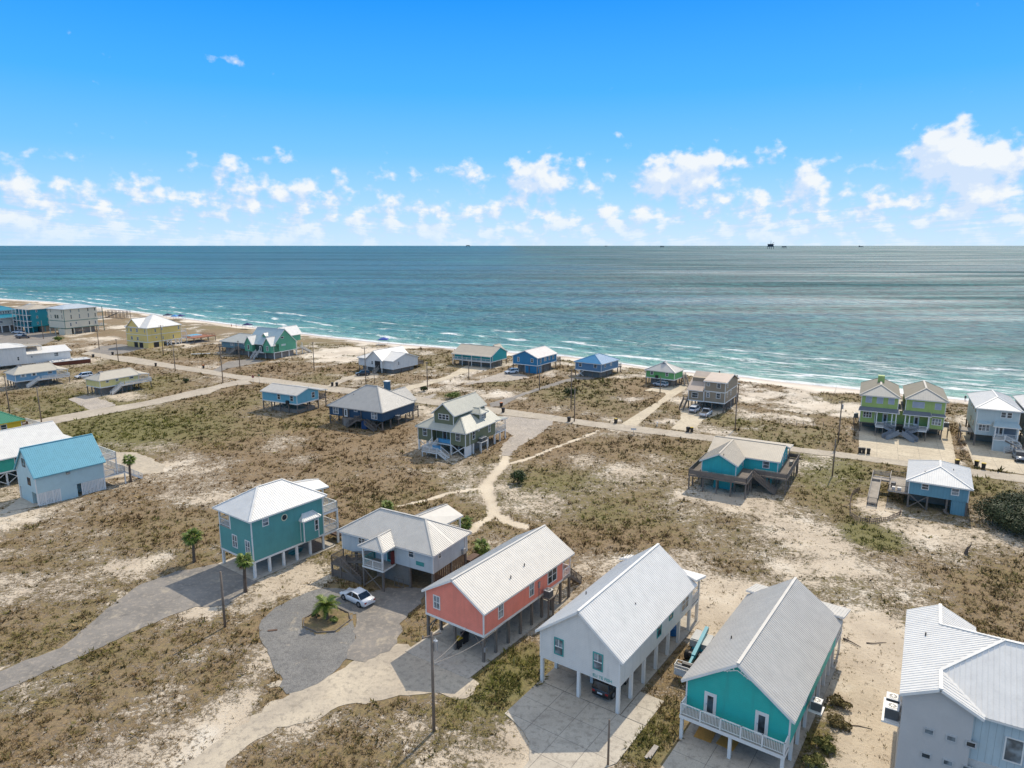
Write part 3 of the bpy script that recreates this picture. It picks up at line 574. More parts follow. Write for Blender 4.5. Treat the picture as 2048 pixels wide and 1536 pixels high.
def build_ground():
    r = 1.0062; ys = 24 * r ** np.arange(int(math.log(800 / 24) / math.log(r)) + 1); tx = np.linspace(-1.35, 1.35, 500)
    ys = np.concatenate([[-150, -60, -10, 10], ys]); Yg, T = np.meshgrid(ys, tx, indexing='ij'); Xg = T * (np.maximum(Yg, 24) + 14)
    x, y = Xg.ravel(), Yg.ravel(); z, veg, gre, bare, wet, bea, d = land(x, y)
    nr, nc = Yg.shape; idx = np.arange(nr * nc).reshape(nr, nc)
    F = np.stack([idx[:-1, :-1], idx[:-1, 1:], idx[1:, 1:], idx[1:, :-1]], -1).reshape(-1, 4)
    keep = (d[F] > -14).any(1); F = F[keep]
    me = bpy.data.meshes.new('ground'); me.vertices.add(len(x)); me.vertices.foreach_set('co', np.stack([x, y, z], 1).ravel().astype(np.float32))
    me.loops.add(F.size); me.loops.foreach_set('vertex_index', F.ravel().astype(np.int32)); me.polygons.add(len(F)); me.polygons.foreach_set('loop_start', np.arange(0, F.size, 4, dtype=np.int32))
    me.update(calc_edges=True); me.polygons.foreach_set('use_smooth', np.ones(len(F), bool))
    for n, v in (('veg', veg), ('gre', gre), ('bare', bare), ('wet', wet), ('bea', bea)):
        a = me.attributes.new(n, 'FLOAT', 'POINT'); a.data.foreach_set('value', v.astype(np.float32))
    o = obj('ground', me, ground_material()); tag(o, kind='structure'); return o
build_ground()

def tri_mesh(name, V, F, mat, attr=None):
    me = bpy.data.meshes.new(name); me.vertices.add(len(V)); me.vertices.foreach_set('co', V.astype(np.float32).ravel())
    n = F.shape[1]; me.loops.add(F.size); me.loops.foreach_set('vertex_index', F.ravel().astype(np.int32)); me.polygons.add(len(F)); me.polygons.foreach_set('loop_start', np.arange(0, F.size, n, dtype=np.int32))
    me.update(calc_edges=True)
    for k, v in (attr or {}).items():
        a = me.attributes.new(k, 'FLOAT', 'POINT'); a.data.foreach_set('value', v.astype(np.float32))
    me.materials.append(mat); return me
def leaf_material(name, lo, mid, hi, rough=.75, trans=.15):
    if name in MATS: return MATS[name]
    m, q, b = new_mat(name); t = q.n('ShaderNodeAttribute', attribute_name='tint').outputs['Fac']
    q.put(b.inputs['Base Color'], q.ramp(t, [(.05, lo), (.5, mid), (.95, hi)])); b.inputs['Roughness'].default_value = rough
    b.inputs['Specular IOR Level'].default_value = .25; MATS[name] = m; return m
def scrub_material():
    m, q, b = new_mat('dune_scrub'); t = q.n('ShaderNodeAttribute', attribute_name='tint').outputs['Fac']; g = q.n('ShaderNodeAttribute', attribute_name='gtint').outputs['Fac']
    br = q.ramp(t, [(.0, s2l(84, 65, 46)), (.5, s2l(128, 104, 70)), (1., s2l(180, 156, 112))]); gr = q.ramp(t, [(.0, s2l(74, 76, 32)), (.5, s2l(112, 110, 50)), (1., s2l(152, 144, 80))])
    q.put(b.inputs['Base Color'], q.mix(g, br, gr)); b.inputs['Roughness'].default_value = .85; b.inputs['Specular IOR Level'].default_value = .15; return m
def build_scrub():
    N = 640000; ly = RNG.uniform(math.log(42), math.log(300), N); y = np.exp(ly); x = RNG.uniform(-.98, .98, N) * (y + 4)
    z, veg, gre, bare, wet, bea, d = land(x, y); pav = sample(PAVED_S, x, y); und = sample(UNDER, x, y)
    fine = fbm(x, y, 1.5, 4, 91, .6); den = .50 * np.clip(veg * .85 + .32, 0.13 * (d > 16) + .01, 1) * np.clip((fine - .30) * 3.2, 0.06, 1.3)
    keep = (RNG.random(N) < den) & (pav < .5) & (und < .3) & (d > 8) & (bare < .3)
    x, y, z, gre, veg = x[keep], y[keep], z[keep], gre[keep], veg[keep]; n = len(x)
    size = np.exp(RNG.normal(0, .38, n)) * .13 * np.sqrt(y / 60) * np.clip(1 + veg * .45, .7, 1.5)
    B = 7; th = RNG.uniform(0, 2 * math.pi, (n, B)); lean = RNG.uniform(.35, 1.35, (n, B)); ln = size[:, None] * RNG.uniform(.8, 1.7, (n, B)); wd = size[:, None] * RNG.uniform(.16, .34, (n, B))
    off = size[:, None] * RNG.uniform(0, .8, (n, B)); cx = x[:, None] + np.cos(th) * off; cy = y[:, None] + np.sin(th) * off; cz = (z - .03)[:, None] + 0 * th
    px_, py_ = -np.sin(th) * wd, np.cos(th) * wd; tx_ = cx + np.cos(th) * np.sin(lean) * ln; ty_ = cy + np.sin(th) * np.sin(lean) * ln; tz_ = cz + np.cos(lean) * ln * .85 + .03
    V = np.stack([np.stack([cx - px_, cy - py_, cz], -1), np.stack([cx + px_, cy + py_, cz], -1), np.stack([tx_, ty_, tz_], -1)], 2).reshape(-1, 3)
    F = np.arange(n * B * 3).reshape(-1, 3)
    cl = fbm(x, y, 3.2, 3, 55); tint = np.clip((.92 - cl[:, None]) * .82 + RNG.normal(0, .18, (n, 1)) + RNG.normal(0, .12, (n, B)), 0, 1); gt = np.clip(gre * .8 + RNG.normal(.12, .28, n), 0, 1)[:, None] + 0 * tint
    me = tri_mesh('dune_grass', V, F, scrub_material(), {'tint': np.repeat(tint.ravel(), 3), 'gtint': np.repeat(gt.ravel(), 3)})
    o = obj('dune_grass', me, None); tag(o, 'low brown and olive dune grass tufts scattered over the pale sand', 'dune grass', kind='stuff'); print('tufts', n)
build_scrub()

# ------------------------------------------------------------------ roads and drives: level sheets just above the sand
def rough_poly(poly, step=.7, amp=.18, seed=5):
    out = []; n = len(poly)
    for i in range(n):
        (x0, y0), (x1, y1) = poly[i], poly[(i + 1) % n]; L = math.hypot(x1 - x0, y1 - y0); k = max(1, int(L / step))
        nx, ny = -(y1 - y0) / max(L, 1e-6), (x1 - x0) / max(L, 1e-6)
        for j in range(k):
            t = j / k; x, y = x0 + (x1 - x0) * t, y0 + (y1 - y0) * t
            a = (float(fbm(np.array([x]), np.array([y]), 1.8, 4, seed, .65)[0]) - .5) * 3.2 * amp; out.append((x + nx * a, y + ny * a))
    return out
def sheet(name, poly, z, mat, amp=.2, step=.7):
    import bmesh
    P = rough_poly(poly, step, amp) if amp else poly
    bm = bmesh.new(); vs = [bm.verts.new((x, y, z)) for x, y in P]; f = bm.faces.new(vs); bmesh.ops.triangulate(bm, faces=[f])
    bmesh.ops.recalc_face_normals(bm, faces=bm.faces)
    for f in bm.faces:
        if f.normal.z < 0: f.normal_flip()
    me = bpy.data.meshes.new(name); bm.to_mesh(me); bm.free(); o = obj(name, me, mat); tag(o, kind='structure'); return o
ASPH = surf('sun_bleached_asphalt', 'asphalt', s2l(172, 160, 142), s2l(192, 180, 160), s2l(154, 142, 126))
ASPH2 = surf('worn_asphalt', 'asphalt', s2l(124, 119, 112), s2l(146, 139, 130), s2l(164, 153, 138))
GRAV = surf('grey_gravel', 'gravel', s2l(122, 120, 116), s2l(140, 137, 131), s2l(110, 108, 105))
GRAV2 = surf('pale_shell_gravel', 'gravel', s2l(168, 158, 146), s2l(190, 178, 162), s2l(152, 142, 130))
SANDL = surf('packed_sand', 'sand', s2l(172, 160, 142), s2l(202, 188, 164), s2l(150, 140, 126))
CONCS = surf('weathered_concrete', 'concrete', s2l(190, 176, 152), s2l(210, 196, 170), s2l(168, 154, 132))
CONCG = surf('grey_concrete', 'concrete', s2l(180, 170, 154), s2l(198, 188, 170), s2l(156, 146, 132))
JOINT = paint('concrete_joint', (.20, .18, .16), var=.2, rough=.95)
SH_SPEC = [('road', 'road', .034, ASPH, .28), ('side_road', 'road', .038, ASPH, .28), ('gravel_lot', 'gravel_lot', .026, GRAV2, .5), ('dr_green', 'driveway', .022, ASPH2, .3), ('dr_white', 'driveway', .022, SANDL, .5),
           ('dr_turq', 'driveway', .022, CONCS, .35), ('dr_blue9', 'driveway', .018, GRAV2, .6), ('dr_blue10', 'driveway', .022, ASPH2, .3), ('dr_green11', 'driveway', .022, CONCS, .0), ('dr_tan', 'driveway', .018, CONCS, .15),
           ('dr_teal', 'driveway', .022, ASPH2, .35), ('gravel_circle', 'gravel_drive', .030, GRAV, .25), ('worn_drive', 'driveway', .034, ASPH2, .6), ('sand_lane', 'sand_lane', .018, SANDL, .7), ('dr_yellowL', 'driveway', .022, GRAV2, .5),
           ('lot_far', 'parking_lot', .022, ASPH2, .5), ('dr_yellow', 'driveway', .026, ASPH2, .4), ('dr_blueA', 'driveway', .022, SANDL, .5), ('blueA_pad', 'driveway', .022, CONCG, .2)]
for k_, nm, z_, mt, am in SH_SPEC: sheet(nm, D[k_], z_, mt, am)
def clip_cell(poly, a0, a1, b0, b1):
    def cut(P, ax, lim, sgn):
        out = []
        for p, q_ in zip(P, P[1:] + P[:1]):
            dp, dq = sgn * (p[ax] - lim), sgn * (q_[ax] - lim)
            if dp <= 0: out.append(p)
            if dp * dq < 0: t = dp / (dp - dq); out.append((p[0] + (q_[0] - p[0]) * t, p[1] + (q_[1] - p[1]) * t))
        return out
    for ax, lim, sg in ((0, a0, -1), (0, a1, 1), (1, b0, -1), (1, b1, 1)):
        if len(poly) < 3: return []
        poly = cut(poly, ax, lim, sg)
    return poly
def slab_pad(name, key, world_poly, mat, cell=3.4, z=.03):
    """a concrete pad poured in panels with open joints"""
    (x, y, a), _ = HF[key]; c, s = math.cos(a), math.sin(a)
    root = sheet(name, world_poly, z - .012, JOINT, 0)
    P = [((px_ - x) * c + (py_ - y) * s, -(px_ - x) * s + (py_ - y) * c) for px_, py_ in world_poly]
    u0, u1, v0, v1 = min(p[0] for p in P), max(p[0] for p in P), min(p[1] for p in P), max(p[1] for p in P)
    nu, nv = max(1, round((u1 - u0) / cell)), max(1, round((v1 - v0) / cell)); du, dv = (u1 - u0) / nu, (v1 - v0) / nv
    for i in range(nu):
        for j in range(nv):
            C = clip_cell(P, u0 + i * du + .02, u0 + (i + 1) * du - .02, v0 + j * dv + .02, v0 + (j + 1) * dv - .02)
            C = [p for k, p in enumerate(C) if k == 0 or math.hypot(p[0] - C[k - 1][0], p[1] - C[k - 1][1]) > .01]
            if len(C) < 3 or abs(sum(p[0] * q_[1] - q_[0] * p[1] for p, q_ in zip(C, C[1:] + C[:1]))) < .4: continue
            mb = MB(); mb.extrude([(x + c * p[0] - s * p[1], y + s * p[0] + c * p[1], z - .05) for p in C], (0, 0, .05 + random.uniform(-.004, .004))); mb.build('concrete_panel', mat, root)
slab_pad('driveway', 'white', WHITE_DRIVE, CONCG, 3.0, .05); slab_pad('house_slab', 'white', WHITE_SLAB, CONCG, 3.0, .05); slab_pad('side_apron', 'white', WHITE_SIDE, CONCG, 2.5, .05); slab_pad('driveway', 'pink', PINK_PAD, CONCG, 3.6, .05); slab_pad('driveway', 'turq', TURQ_PAD, CONCG, 3.2, .05)
slab_pad('house_slab', 'teal1', TEAL_PAD, CONCG, 3.8, .05); slab_pad('driveway', 'lime13', D['pad_lime'], CONCS, 3.6, .05); slab_pad('driveway', 'grey14', D['pad_grey14'], CONCS, 4.2, .05)

# ------------------------------------------------------------------ the sea
def sea_material():
    m, q, b = new_mat('sea_water'); w = world_coords(q)
    dd = q.n('ShaderNodeAttribute', attribute_name='off').outputs['Fac']    # metres from the shore
    lg = q.m('LOGARITHM', q.m('ADD', q.m('MAXIMUM', dd, 0.0), 4.0), 10.0)   # 0.6 .. 4.6
    sw = q.n('ShaderNodeMapping'); q.put(sw.inputs['Vector'], w); sw.inputs['Rotation'].default_value = (0, 0, R(33))
    st = q.n('ShaderNodeVectorMath', sw.outputs[0], (.7, 1.0, 1.0), operation='MULTIPLY').outputs[0]
    hz = q.n('ShaderNodeVectorMath', w, (.12, 1.0, 1.0), operation='MULTIPLY').outputs[0]
    patch = q.noise(st, .0016, 4, .55); patch2 = q.noise(st, .012, 5, .6)
    base = q.ramp(q.lin(lg, .6, 4.2), [(.0, (.36, .39, .28)), (.12, (.16, .33, .26)), (.26, (.055, .200, .170)), (.42, (.020, .105, .104)), (.62, (.008, .072, .084)), (1.0, (.003, .070, .088))])
    base = q.mix(q.m('MULTIPLY', q.ss(patch, .52, .66), .55), base, rgb(.015, .15, .135))
    base = q.mix(q.m('MULTIPLY', q.ss(patch2, .5, .7), .30), base, rgb(.05, .15, .15))
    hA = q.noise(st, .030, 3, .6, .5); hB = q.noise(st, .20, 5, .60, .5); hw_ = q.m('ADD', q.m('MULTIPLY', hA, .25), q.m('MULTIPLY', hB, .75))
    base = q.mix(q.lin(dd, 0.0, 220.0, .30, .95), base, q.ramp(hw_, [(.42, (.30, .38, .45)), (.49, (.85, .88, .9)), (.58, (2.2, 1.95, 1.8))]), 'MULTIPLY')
    # foam: swash at the edge, broken lines of surf, scattered whitecaps
    fs = q.n('ShaderNodeVectorMath', sw.outputs[0], (.22, 1.0, 1.0), operation='MULTIPLY').outputs[0]; fn = q.noise(fs, .15, 6, .66, .5); fl = q.noise(fs, .6, 5, .7, .4); fw = q.noise(w, .020, 3, .5)
    swash = q.m('MULTIPLY', q.ss(dd, 7.0, 0.5), q.ss(q.m('ADD', fl, q.m('MULTIPLY', q.ss(dd, 4.5, 0.0), .30)), .50, .60))
    dw = q.m('ADD', dd, q.m('MULTIPLY', q.m('SUBTRACT', q.noise(w, .03, 4, .55), .5), 26.0))
    def band(c, h): return q.m('SUBTRACT', 1.0, q.ss(q.m('ABSOLUTE', q.m('SUBTRACT', dw, c)), 0.0, h))
    lines = q.m('MAXIMUM', q.m('MAXIMUM', band(17.0, 5.0), q.m('MULTIPLY', band(36.0, 6.0), .9)), q.m('MULTIPLY', band(58.0, 7.0), .75))
    surf_ = q.ss(q.m('ADD', q.m('MULTIPLY', lines, .20), q.m('ADD', q.m('MULTIPLY', fn, .62), q.m('MULTIPLY', fl, .38))), .655, .73)
    ex = q.n('ShaderNodeSeparateXYZ', w)
    right = q.ss(ex.outputs[0], 30.0, 100.0)
    froth = q.m('MULTIPLY', q.m('MULTIPLY', q.ss(dd, 95.0, 20.0), q.m('ADD', q.m('MULTIPLY', right, .85), .15)), q.ss(q.m('ADD', q.m('MULTIPLY', fl, .6), q.m('MULTIPLY', fn, .4)), .50, .59))
    caps = q.m('MULTIPLY', q.ss(q.noise(st, .22, 6, .72, .3), .74, .80), q.ss(dd, 900.0, 60.0))
    foam = q.m('MAXIMUM', q.m('MAXIMUM', swash, surf_), q.m('MAXIMUM', q.m('MULTIPLY', froth, .8), q.m('MULTIPLY', caps, .35)))
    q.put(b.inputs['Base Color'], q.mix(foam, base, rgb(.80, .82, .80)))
    slick = q.noise(hz, .010, 4, .6); slick2 = q.noise(hz, .0016, 3, .5)
    calm = q.m('MULTIPLY', q.ss(q.m('ADD', q.m('MULTIPLY', slick, .55), q.m('MULTIPLY', slick2, .45)), .47, .58), 1.0)
    windy = q.ss(q.n('ShaderNodeSeparateXYZ', w).outputs[0], -150.0, 350.0); gl = q.ss(q.m('ADD', q.m('MULTIPLY', q.noise(hz, .014, 4, .62), .5), q.m('MULTIPLY', slick2, .5)), .50, .57); q.put(b.inputs['Specular IOR Level'], q.m('MULTIPLY_ADD', q.m('MULTIPLY', windy, gl), .85, .38)); ro = q.m('ADD', q.lin(calm, 0, 1, .26, .44), q.m('MULTIPLY', windy, q.lin(calm, 0, 1, .16, .38))); far = q.ss(lg, 2.2, 3.6)
    q.put(b.inputs['Roughness'], q.m('ADD', q.m('ADD', ro, q.m('MULTIPLY', far, .05)), q.m('MULTIPLY', foam, .5))); b.inputs['IOR'].default_value = 1.333
    h1 = q.m('ADD', q.m('MULTIPLY', hA, 2.2), hB); h2 = q.noise(st, .5, 4, .65, .2); h3 = q.noise(w, 2.2, 2, .6)
    hh = q.m('ADD', q.m('ADD', q.m('MULTIPLY', h1, 4.2), q.m('MULTIPLY', h2, .9)), q.m('ADD', q.m('MULTIPLY', h3, .12), q.m('MULTIPLY', foam, .15)))
    bump(q, b, hh, .85, 1.0)
    return m
def build_sea():
    y1 = 150 * 1.0042 ** np.arange(int(math.log(900 / 150) / math.log(1.0042))); y2 = y1[-1] * 1.05 ** np.arange(1, 102); ys = np.concatenate([y1, y2]); tx = np.linspace(-1.7, 1.7, 640)
    Yg, T = np.meshgrid(ys, tx, indexing='ij'); Xg = T * (Yg + 20); x, y = Xg.ravel(), Yg.ravel()
    off = -shore_d(x, y); far = np.clip((700 - y) / 350, 0, 1)
    ph = off + (fbm(x, y, 60, 3, 71) - .5) * 34; amp = np.clip(fbm(x, y, 45, 3, 72) * 1.8 - .45, 0, 1)
    crest = np.abs(np.sin(ph * math.pi / 19.0)); wave = (1 - crest) ** 2.2
    z = -1.0 + far * (np.clip(off / 8, 0, 1) * (wave * amp * np.clip(1.3 - off / 160, .28, 1) * .75 + (fbm(x, y, 9, 3, 73) - .5) * .45))
    nr, nc = Yg.shape; idx = np.arange(nr * nc).reshape(nr, nc); F = np.stack([idx[:-1, :-1], idx[:-1, 1:], idx[1:, 1:], idx[1:, :-1]], -1).reshape(-1, 4)
    F = F[(off[F] > -12).any(1)]
    me = tri_mesh('sea', np.stack([x, y, z], 1), F, sea_material(), {'off': off}); me.polygons.foreach_set('use_smooth', np.ones(len(F), bool))
    o = obj('sea', me, None); tag(o, kind='structure')
build_sea()
# ------------------------------------------------------------------ houses
POSTM = {}
class House:
    """u runs along the right-hand wall, v along the left-hand wall, from the corner nearest the camera"""
    def __init__(s, key, name, label, cat='house', group=None):
        (x, y, a), s.p = HF[key]; s.key = key; s.root = empty(name, (x, y, 0), a); tag(s.root, label, cat, group); s.loc = (x, y); s.a = a
    def world(s, u, v, z=0.0):
        c, n = math.cos(s.a), math.sin(s.a); return (s.loc[0] + c * u - n * v, s.loc[1] + n * u + c * v, z)
    def part(s, mb, name, mat, parent=None): return mb.build(name, mat, parent or s.root)
    def wall(s, u0, u1, v0, v1, z0, z1, mat, axis=None, zr=None, trim=WHITE, skirt=True, name='wall'):
        mb = MB()
        if axis == 'u': mb.extrude([(u0, v0, z0), (u0, v1, z0), (u0, v1, z1), (u0, (v0 + v1) / 2, zr), (u0, v0, z1)], (u1 - u0, 0, 0))
        elif axis == 'v': mb.extrude([(u0, v0, z0), (u1, v0, z0), (u1, v0, z1), ((u0 + u1) / 2, v0, zr), (u0, v0, z1)], (0, v1 - v0, 0))
        else: mb.box(u0, u1, v0, v1, z0, z1)
        w = s.part(mb, name, mat)
        if trim:
            for (u, v) in ((u0, v0), (u0, v1), (u1, v0)):
                t = MB(); t.box(u - .03 if u == u0 else u - .1, u + .1 if u == u0 else u + .03, v - .03 if v == v0 else v - .1, v + .1 if v == v0 else v + .03, z0 + .002, z1 - .04); s.part(t, 'corner_board', trim, w)
            if skirt:
                t = MB(); t.box(u0 - .04, u0 - .005, v0 - .04, v1 + .04, z0 - .2, z0 + .06); t.box(u0 - .003, u1 + .04, v0 - .04, v0 - .005, z0 - .2, z0 + .06); s.part(t, 'skirt_board', trim, w)
        return w
    def roof(s, polys, mat, rib=.3, fascia=WHITE, name='roof', cap=True, th=.07, rw=.07, rh=.028):
        mb = MB(); ed = {}
        key = lambda p: tuple(round(c, 2) for c in p)
        for P in polys:
            mb.slab(P, th)
            if rib: mb.ribs(P, rib, rw, rh)
            for a, b in zip(P, P[1:] + P[:1]):
                k = tuple(sorted((key(a), key(b)))); ed.setdefault(k, [0, a, b, plane_n(P)]); ed[k][0] += 1
        r = s.part(mb, name, mat); c = MB(); f = MB()
        for k, (n, a, b, nr) in ed.items():
            if n > 1: c.bar(Vector(a) + Vector((0, 0, .03)), Vector(b) + Vector((0, 0, .03)), .26, .05)
            else: f.bar(Vector(a) - nr * .12, Vector(b) - nr * .12, .05, .20)
        if cap and c.f: s.part(c, 'ridge_cap', mat, r)
        if fascia and f.f: s.part(f, 'fascia', fascia, r)
        return r
    def gable(s, u0, u1, v0, v1, e, r, axis, mat, oe=.4, og=.3, up=.06, **kw):
        e += up; r += up
        if axis == 'u':
            vm = (v0 + v1) / 2; m = (r - e) / (vm - v0); z = e - m * oe; a, b = u0 - og, u1 + og
            P = [[(a, v0 - oe, z), (b, v0 - oe, z), (b, vm, r), (a, vm, r)], [(b, v1 + oe, z), (a, v1 + oe, z), (a, vm, r), (b, vm, r)]]
        else:
            um = (u0 + u1) / 2; m = (r - e) / (um - u0); z = e - m * oe; a, b = v0 - og, v1 + og
            P = [[(u0 - oe, b, z), (u0 - oe, a, z), (um, a, r), (um, b, r)], [(u1 + oe, a, z), (u1 + oe, b, z), (um, b, r), (um, a, r)]]
        return s.roof(P, mat, **kw)
    def hip(s, u0, u1, v0, v1, e, ra, rb, r, mat, o=.4, up=.06, **kw):
        """ra, rb: (u, v) of the two ridge ends (a nearer the camera)"""
        e += up; r += up; z = e - .12; A, B = (*ra, r), (*rb, r)
        c00, c10, c11, c01 = (u0 - o, v0 - o, z), (u1 + o, v0 - o, z), (u1 + o, v1 + o, z), (u0 - o, v1 + o, z)
        same = abs(ra[0] - rb[0]) + abs(ra[1] - rb[1]) < .05
        if same: P = [[c00, c10, A], [c10, c11, A], [c11, c01, A], [c01, c00, A]]
        elif abs(ra[1] - rb[1]) < abs(ra[0] - rb[0]): P = [[c01, c00, A], [c00, c10, B, A], [c10, c11, B], [c11, c01, A, B]]
        else: P = [[c00, c10, A], [c10, c11, B, A], [c11, c01, B], [c01, c00, A, B]]
        return s.roof(P, mat, **kw)
    # pl: 'L' the left wall plane u = x, 'R' the right wall plane v = x; an offset follows the letter
    def pt(s, pl, c, z, d):
        o = float(pl[1:] or 0); return (o - d, c, z) if pl[0] == 'L' else (c, o - d, z)
    def wbox(s, mb, pl, c0, c1, z0, z1, d0, d1):
        o = float(pl[1:] or 0)
        if pl[0] == 'L': mb.box(o - d1, o - d0, c0, c1, z0, z1)
        else: mb.box(c0, c1, o - d1, o - d0, z0, z1)
    def win(s, pl, c0, z0, c1, z1, style='sash', frame=WHITE, pane=None, name='window'):
        t = .10 if c1 - c0 > .6 else .07; mb = MB()
        for a, b, z, y in ((c0, c0 + t, z0, z1), (c1 - t, c1, z0, z1), (c0 + t, c1 - t, z0, z0 + t), (c0 + t, c1 - t, z1 - t, z1)): s.wbox(mb, pl, a, b, z, y, .0, .06)
        cm, zm = (c0 + c1) / 2, (z0 + z1) / 2
        if style in ('sash', 'grid', 'twin'): s.wbox(mb, pl, c0 + t, c1 - t, zm - .03, zm + .03, .0, .045)
        if style == 'grid': s.wbox(mb, pl, cm - .02, cm + .02, z0 + t, z1 - t, .0, .042)
        if style in ('twin', 'french'): s.wbox(mb, pl, cm - .05, cm + .05, z0 + t, z1 - t, .0, .05)
        if style == 'triple':
            for k in (1, 2): x = c0 + (c1 - c0) * k / 3; s.wbox(mb, pl, x - .06, x + .06, z0 + t, z1 - t, .0, .05)
            s.wbox(mb, pl, c0 + t, c1 - t, zm - .03, zm + .03, .0, .045)
        if style == 'shutter':
            for k in range(1, 7): z = z0 + (z1 - z0) * k / 7; s.wbox(mb, pl, c0 + t, c1 - t, z - .02, z + .02, .0, .045)
        w = s.part(mb, name, frame); mb = MB(); s.wbox(mb, pl, c0 + t - .01, c1 - t + .01, z0 + t - .01, z1 - t + .01, .002, .02); s.part(mb, 'pane', pane or (BLIND if random.random() < .3 else GLASS), w); return w
    def wins(s, lst, **kw):
        for w in lst: s.win(*w, **kw)
    def door(s, pl, c0, z0, c1, z1, mat=None, frame=WHITE, glass=True):
        mb = MB(); t = .13
        for a, b, z, y in ((c0, c0 + t, z0, z1), (c1 - t, c1, z0, z1), (c0 + t, c1 - t, z1 - t, z1)): s.wbox(mb, pl, a, b, z, y, .0, .06)
        f = s.part(mb, 'door', frame); mb = MB(); s.wbox(mb, pl, c0 + t, c1 - t, z0, z1 - t, .0, .03); s.part(mb, 'door_panel', mat or WHITE, f)
        if glass: mb = MB(); s.wbox(mb, pl, c0 + t + .14, c1 - t - .14, z0 + .3, z1 - t - .18, .032, .04); s.part(mb, 'pane', GLASS, f)
        mb = MB(); s.wbox(mb, pl, c1 - t - .12, c1 - t - .06, z0 + 1.0, z0 + 1.06, .03, .09); s.part(mb, 'handle', STEEL, f); return f
    def post(s, u, v, z0, z1, w, mat, name='post', parent=None):
        k = (round(z1 - z0, 2), w, mat.name)
        if k not in POSTM: POSTM[k] = MB().box(-w / 2, w / 2, -w / 2, w / 2, 0, z1 - z0).mesh('post'); POSTM[k].materials.append(mat)
        o = obj(name, POSTM[k], None, parent or s.root); o.location = (u, v, z0); return o
    def posts(s, pts, z1, w, mat, z0=-.15):
        for u, v in pts: s.post(u, v, z0, z1, w, mat)
    def under(s, u0, u1, v0, v1, z, w, mat, nu=4, nv=3, edge=.12):
        """stilts in a grid under the floor, plus floor joists"""
        for i in range(nu):
            for j in range(nv): s.post(u0 + edge + (u1 - u0 - 2 * edge) * i / max(1, nu - 1), v0 + edge + (v1 - v0 - 2 * edge) * j / max(1, nv - 1), -.15, z - .005, w, mat)
    def brace(s, p, q, w=.14, mat=GREYWOOD, h=.06): return s.part(MB().bar(p, q, h, w), 'brace', mat)
    def xbrace(s, pl, c0, c1, z0, z1, mat=GREYWOOD, w=.14):
        s.brace(s.pt(pl, c0, z0, .03), s.pt(pl, c1, z1, .03), w, mat); s.brace(s.pt(pl, c0, z1, .10), s.pt(pl, c1, z0, .10), w, mat)
    def deck(s, u0, u1, v0, v1, z, mat, along='u', th=.22, pitch=.20, name='deck', rim=None):
        mb = MB(); n = max(1, int(((v1 - v0) if along == 'u' else (u1 - u0)) / pitch))
        for i in range(n):
            if along == 'u': a = v0 + (v1 - v0) * i / n; mb.box(u0, u1, a, a + (v1 - v0) / n - .015, z - .05, z + random.uniform(-.004, .004))
            else: a = u0 + (u1 - u0) * i / n; mb.box(a, a + (u1 - u0) / n - .015, v0, v1, z - .05, z + random.uniform(-.004, .004))
        d = s.part(mb, name, mat); m2 = MB()
        for a, b, c, e in ((u0 - .03, u0 + .03, v0 - .03, v1 + .03), (u1 - .03, u1 + .03, v0 - .03, v1 + .03), (u0 + .03, u1 - .03, v0 - .03, v0 + .03), (u0 + .03, u1 - .03, v1 - .03, v1 + .03)): m2.box(a, b, c, e, z - .05 - th, z - .052)
        s.part(m2, 'rim_joist', rim or mat, d); return d
    def rail(s, p, q, mat, h=1.0, bal=.16, pw=.1, style='bal', parent=None):
        p, q = Vector(p), Vector(q); mb = MB(); d = q - p; L = d.length; n = max(1, round(L / 1.9)); up = Vector((0, 0, 1))
        for i in range(n + 1): b = p + d * (i / n); mb.box(b.x - pw / 2, b.x + pw / 2, b.y - pw / 2, b.y + pw / 2, b.z, b.z + h + .03)
        mb.bar(p + up * h, q + up * h, .10, .06)
        if style == 'bal':
            mb.bar(p + up * .12, q + up * .12, .05, .06); k = int(L / bal)
            for i in range(1, k): b = p + d * (i / k); mb.bar(b + up * .15, b + up * (h - .03), .035, .035)
        elif style == 'boards':
            for t in (.28, .5, .72): mb.bar(p + up * h * t, q + up * h * t, .04, .13)
        elif style == 'solid':
            mb.bar(p + up * (h * .48), q + up * (h * .48), .05, h * .8)
        return s.part(mb, 'railing', mat, parent)
    def stairs(s, top, bot, width, mat, rmat=None, side=(1, 1), style='bal', rh=.95):
        top, bot = Vector(top), Vector(bot); d = bot - top; hd = Vector((d.x, d.y, 0)); sd = Vector((-hd.y, hd.x, 0)).normalized() * (width / 2); mb = MB(); n = max(2, round(-d.z / .19))
        for i in range(n):
            c = top + d * ((i + .5) / n); hdir = hd.normalized() * .14
            mb.bar(c - sd, c + sd, .28, .045)
        for g in (-1, 1): mb.bar(top + sd * g - Vector((0, 0, .12)), bot + sd * g - Vector((0, 0, .02)), .06, .26)
        st = s.part(mb, 'stairs', mat)
        for g, on in zip((-1, 1), side):
            if on: s.rail(top + sd * g, bot + sd * g, rmat or mat, rh, .18, .09, style, st)
        return st
    def vent(s, u, v, z):  # plumbing pipe standing through the roof
        return s.part(MB().tube([(u, v, z - .1), (u, v, z + .28)], [.06, .06], 8), 'vent_pipe', BLACKP)
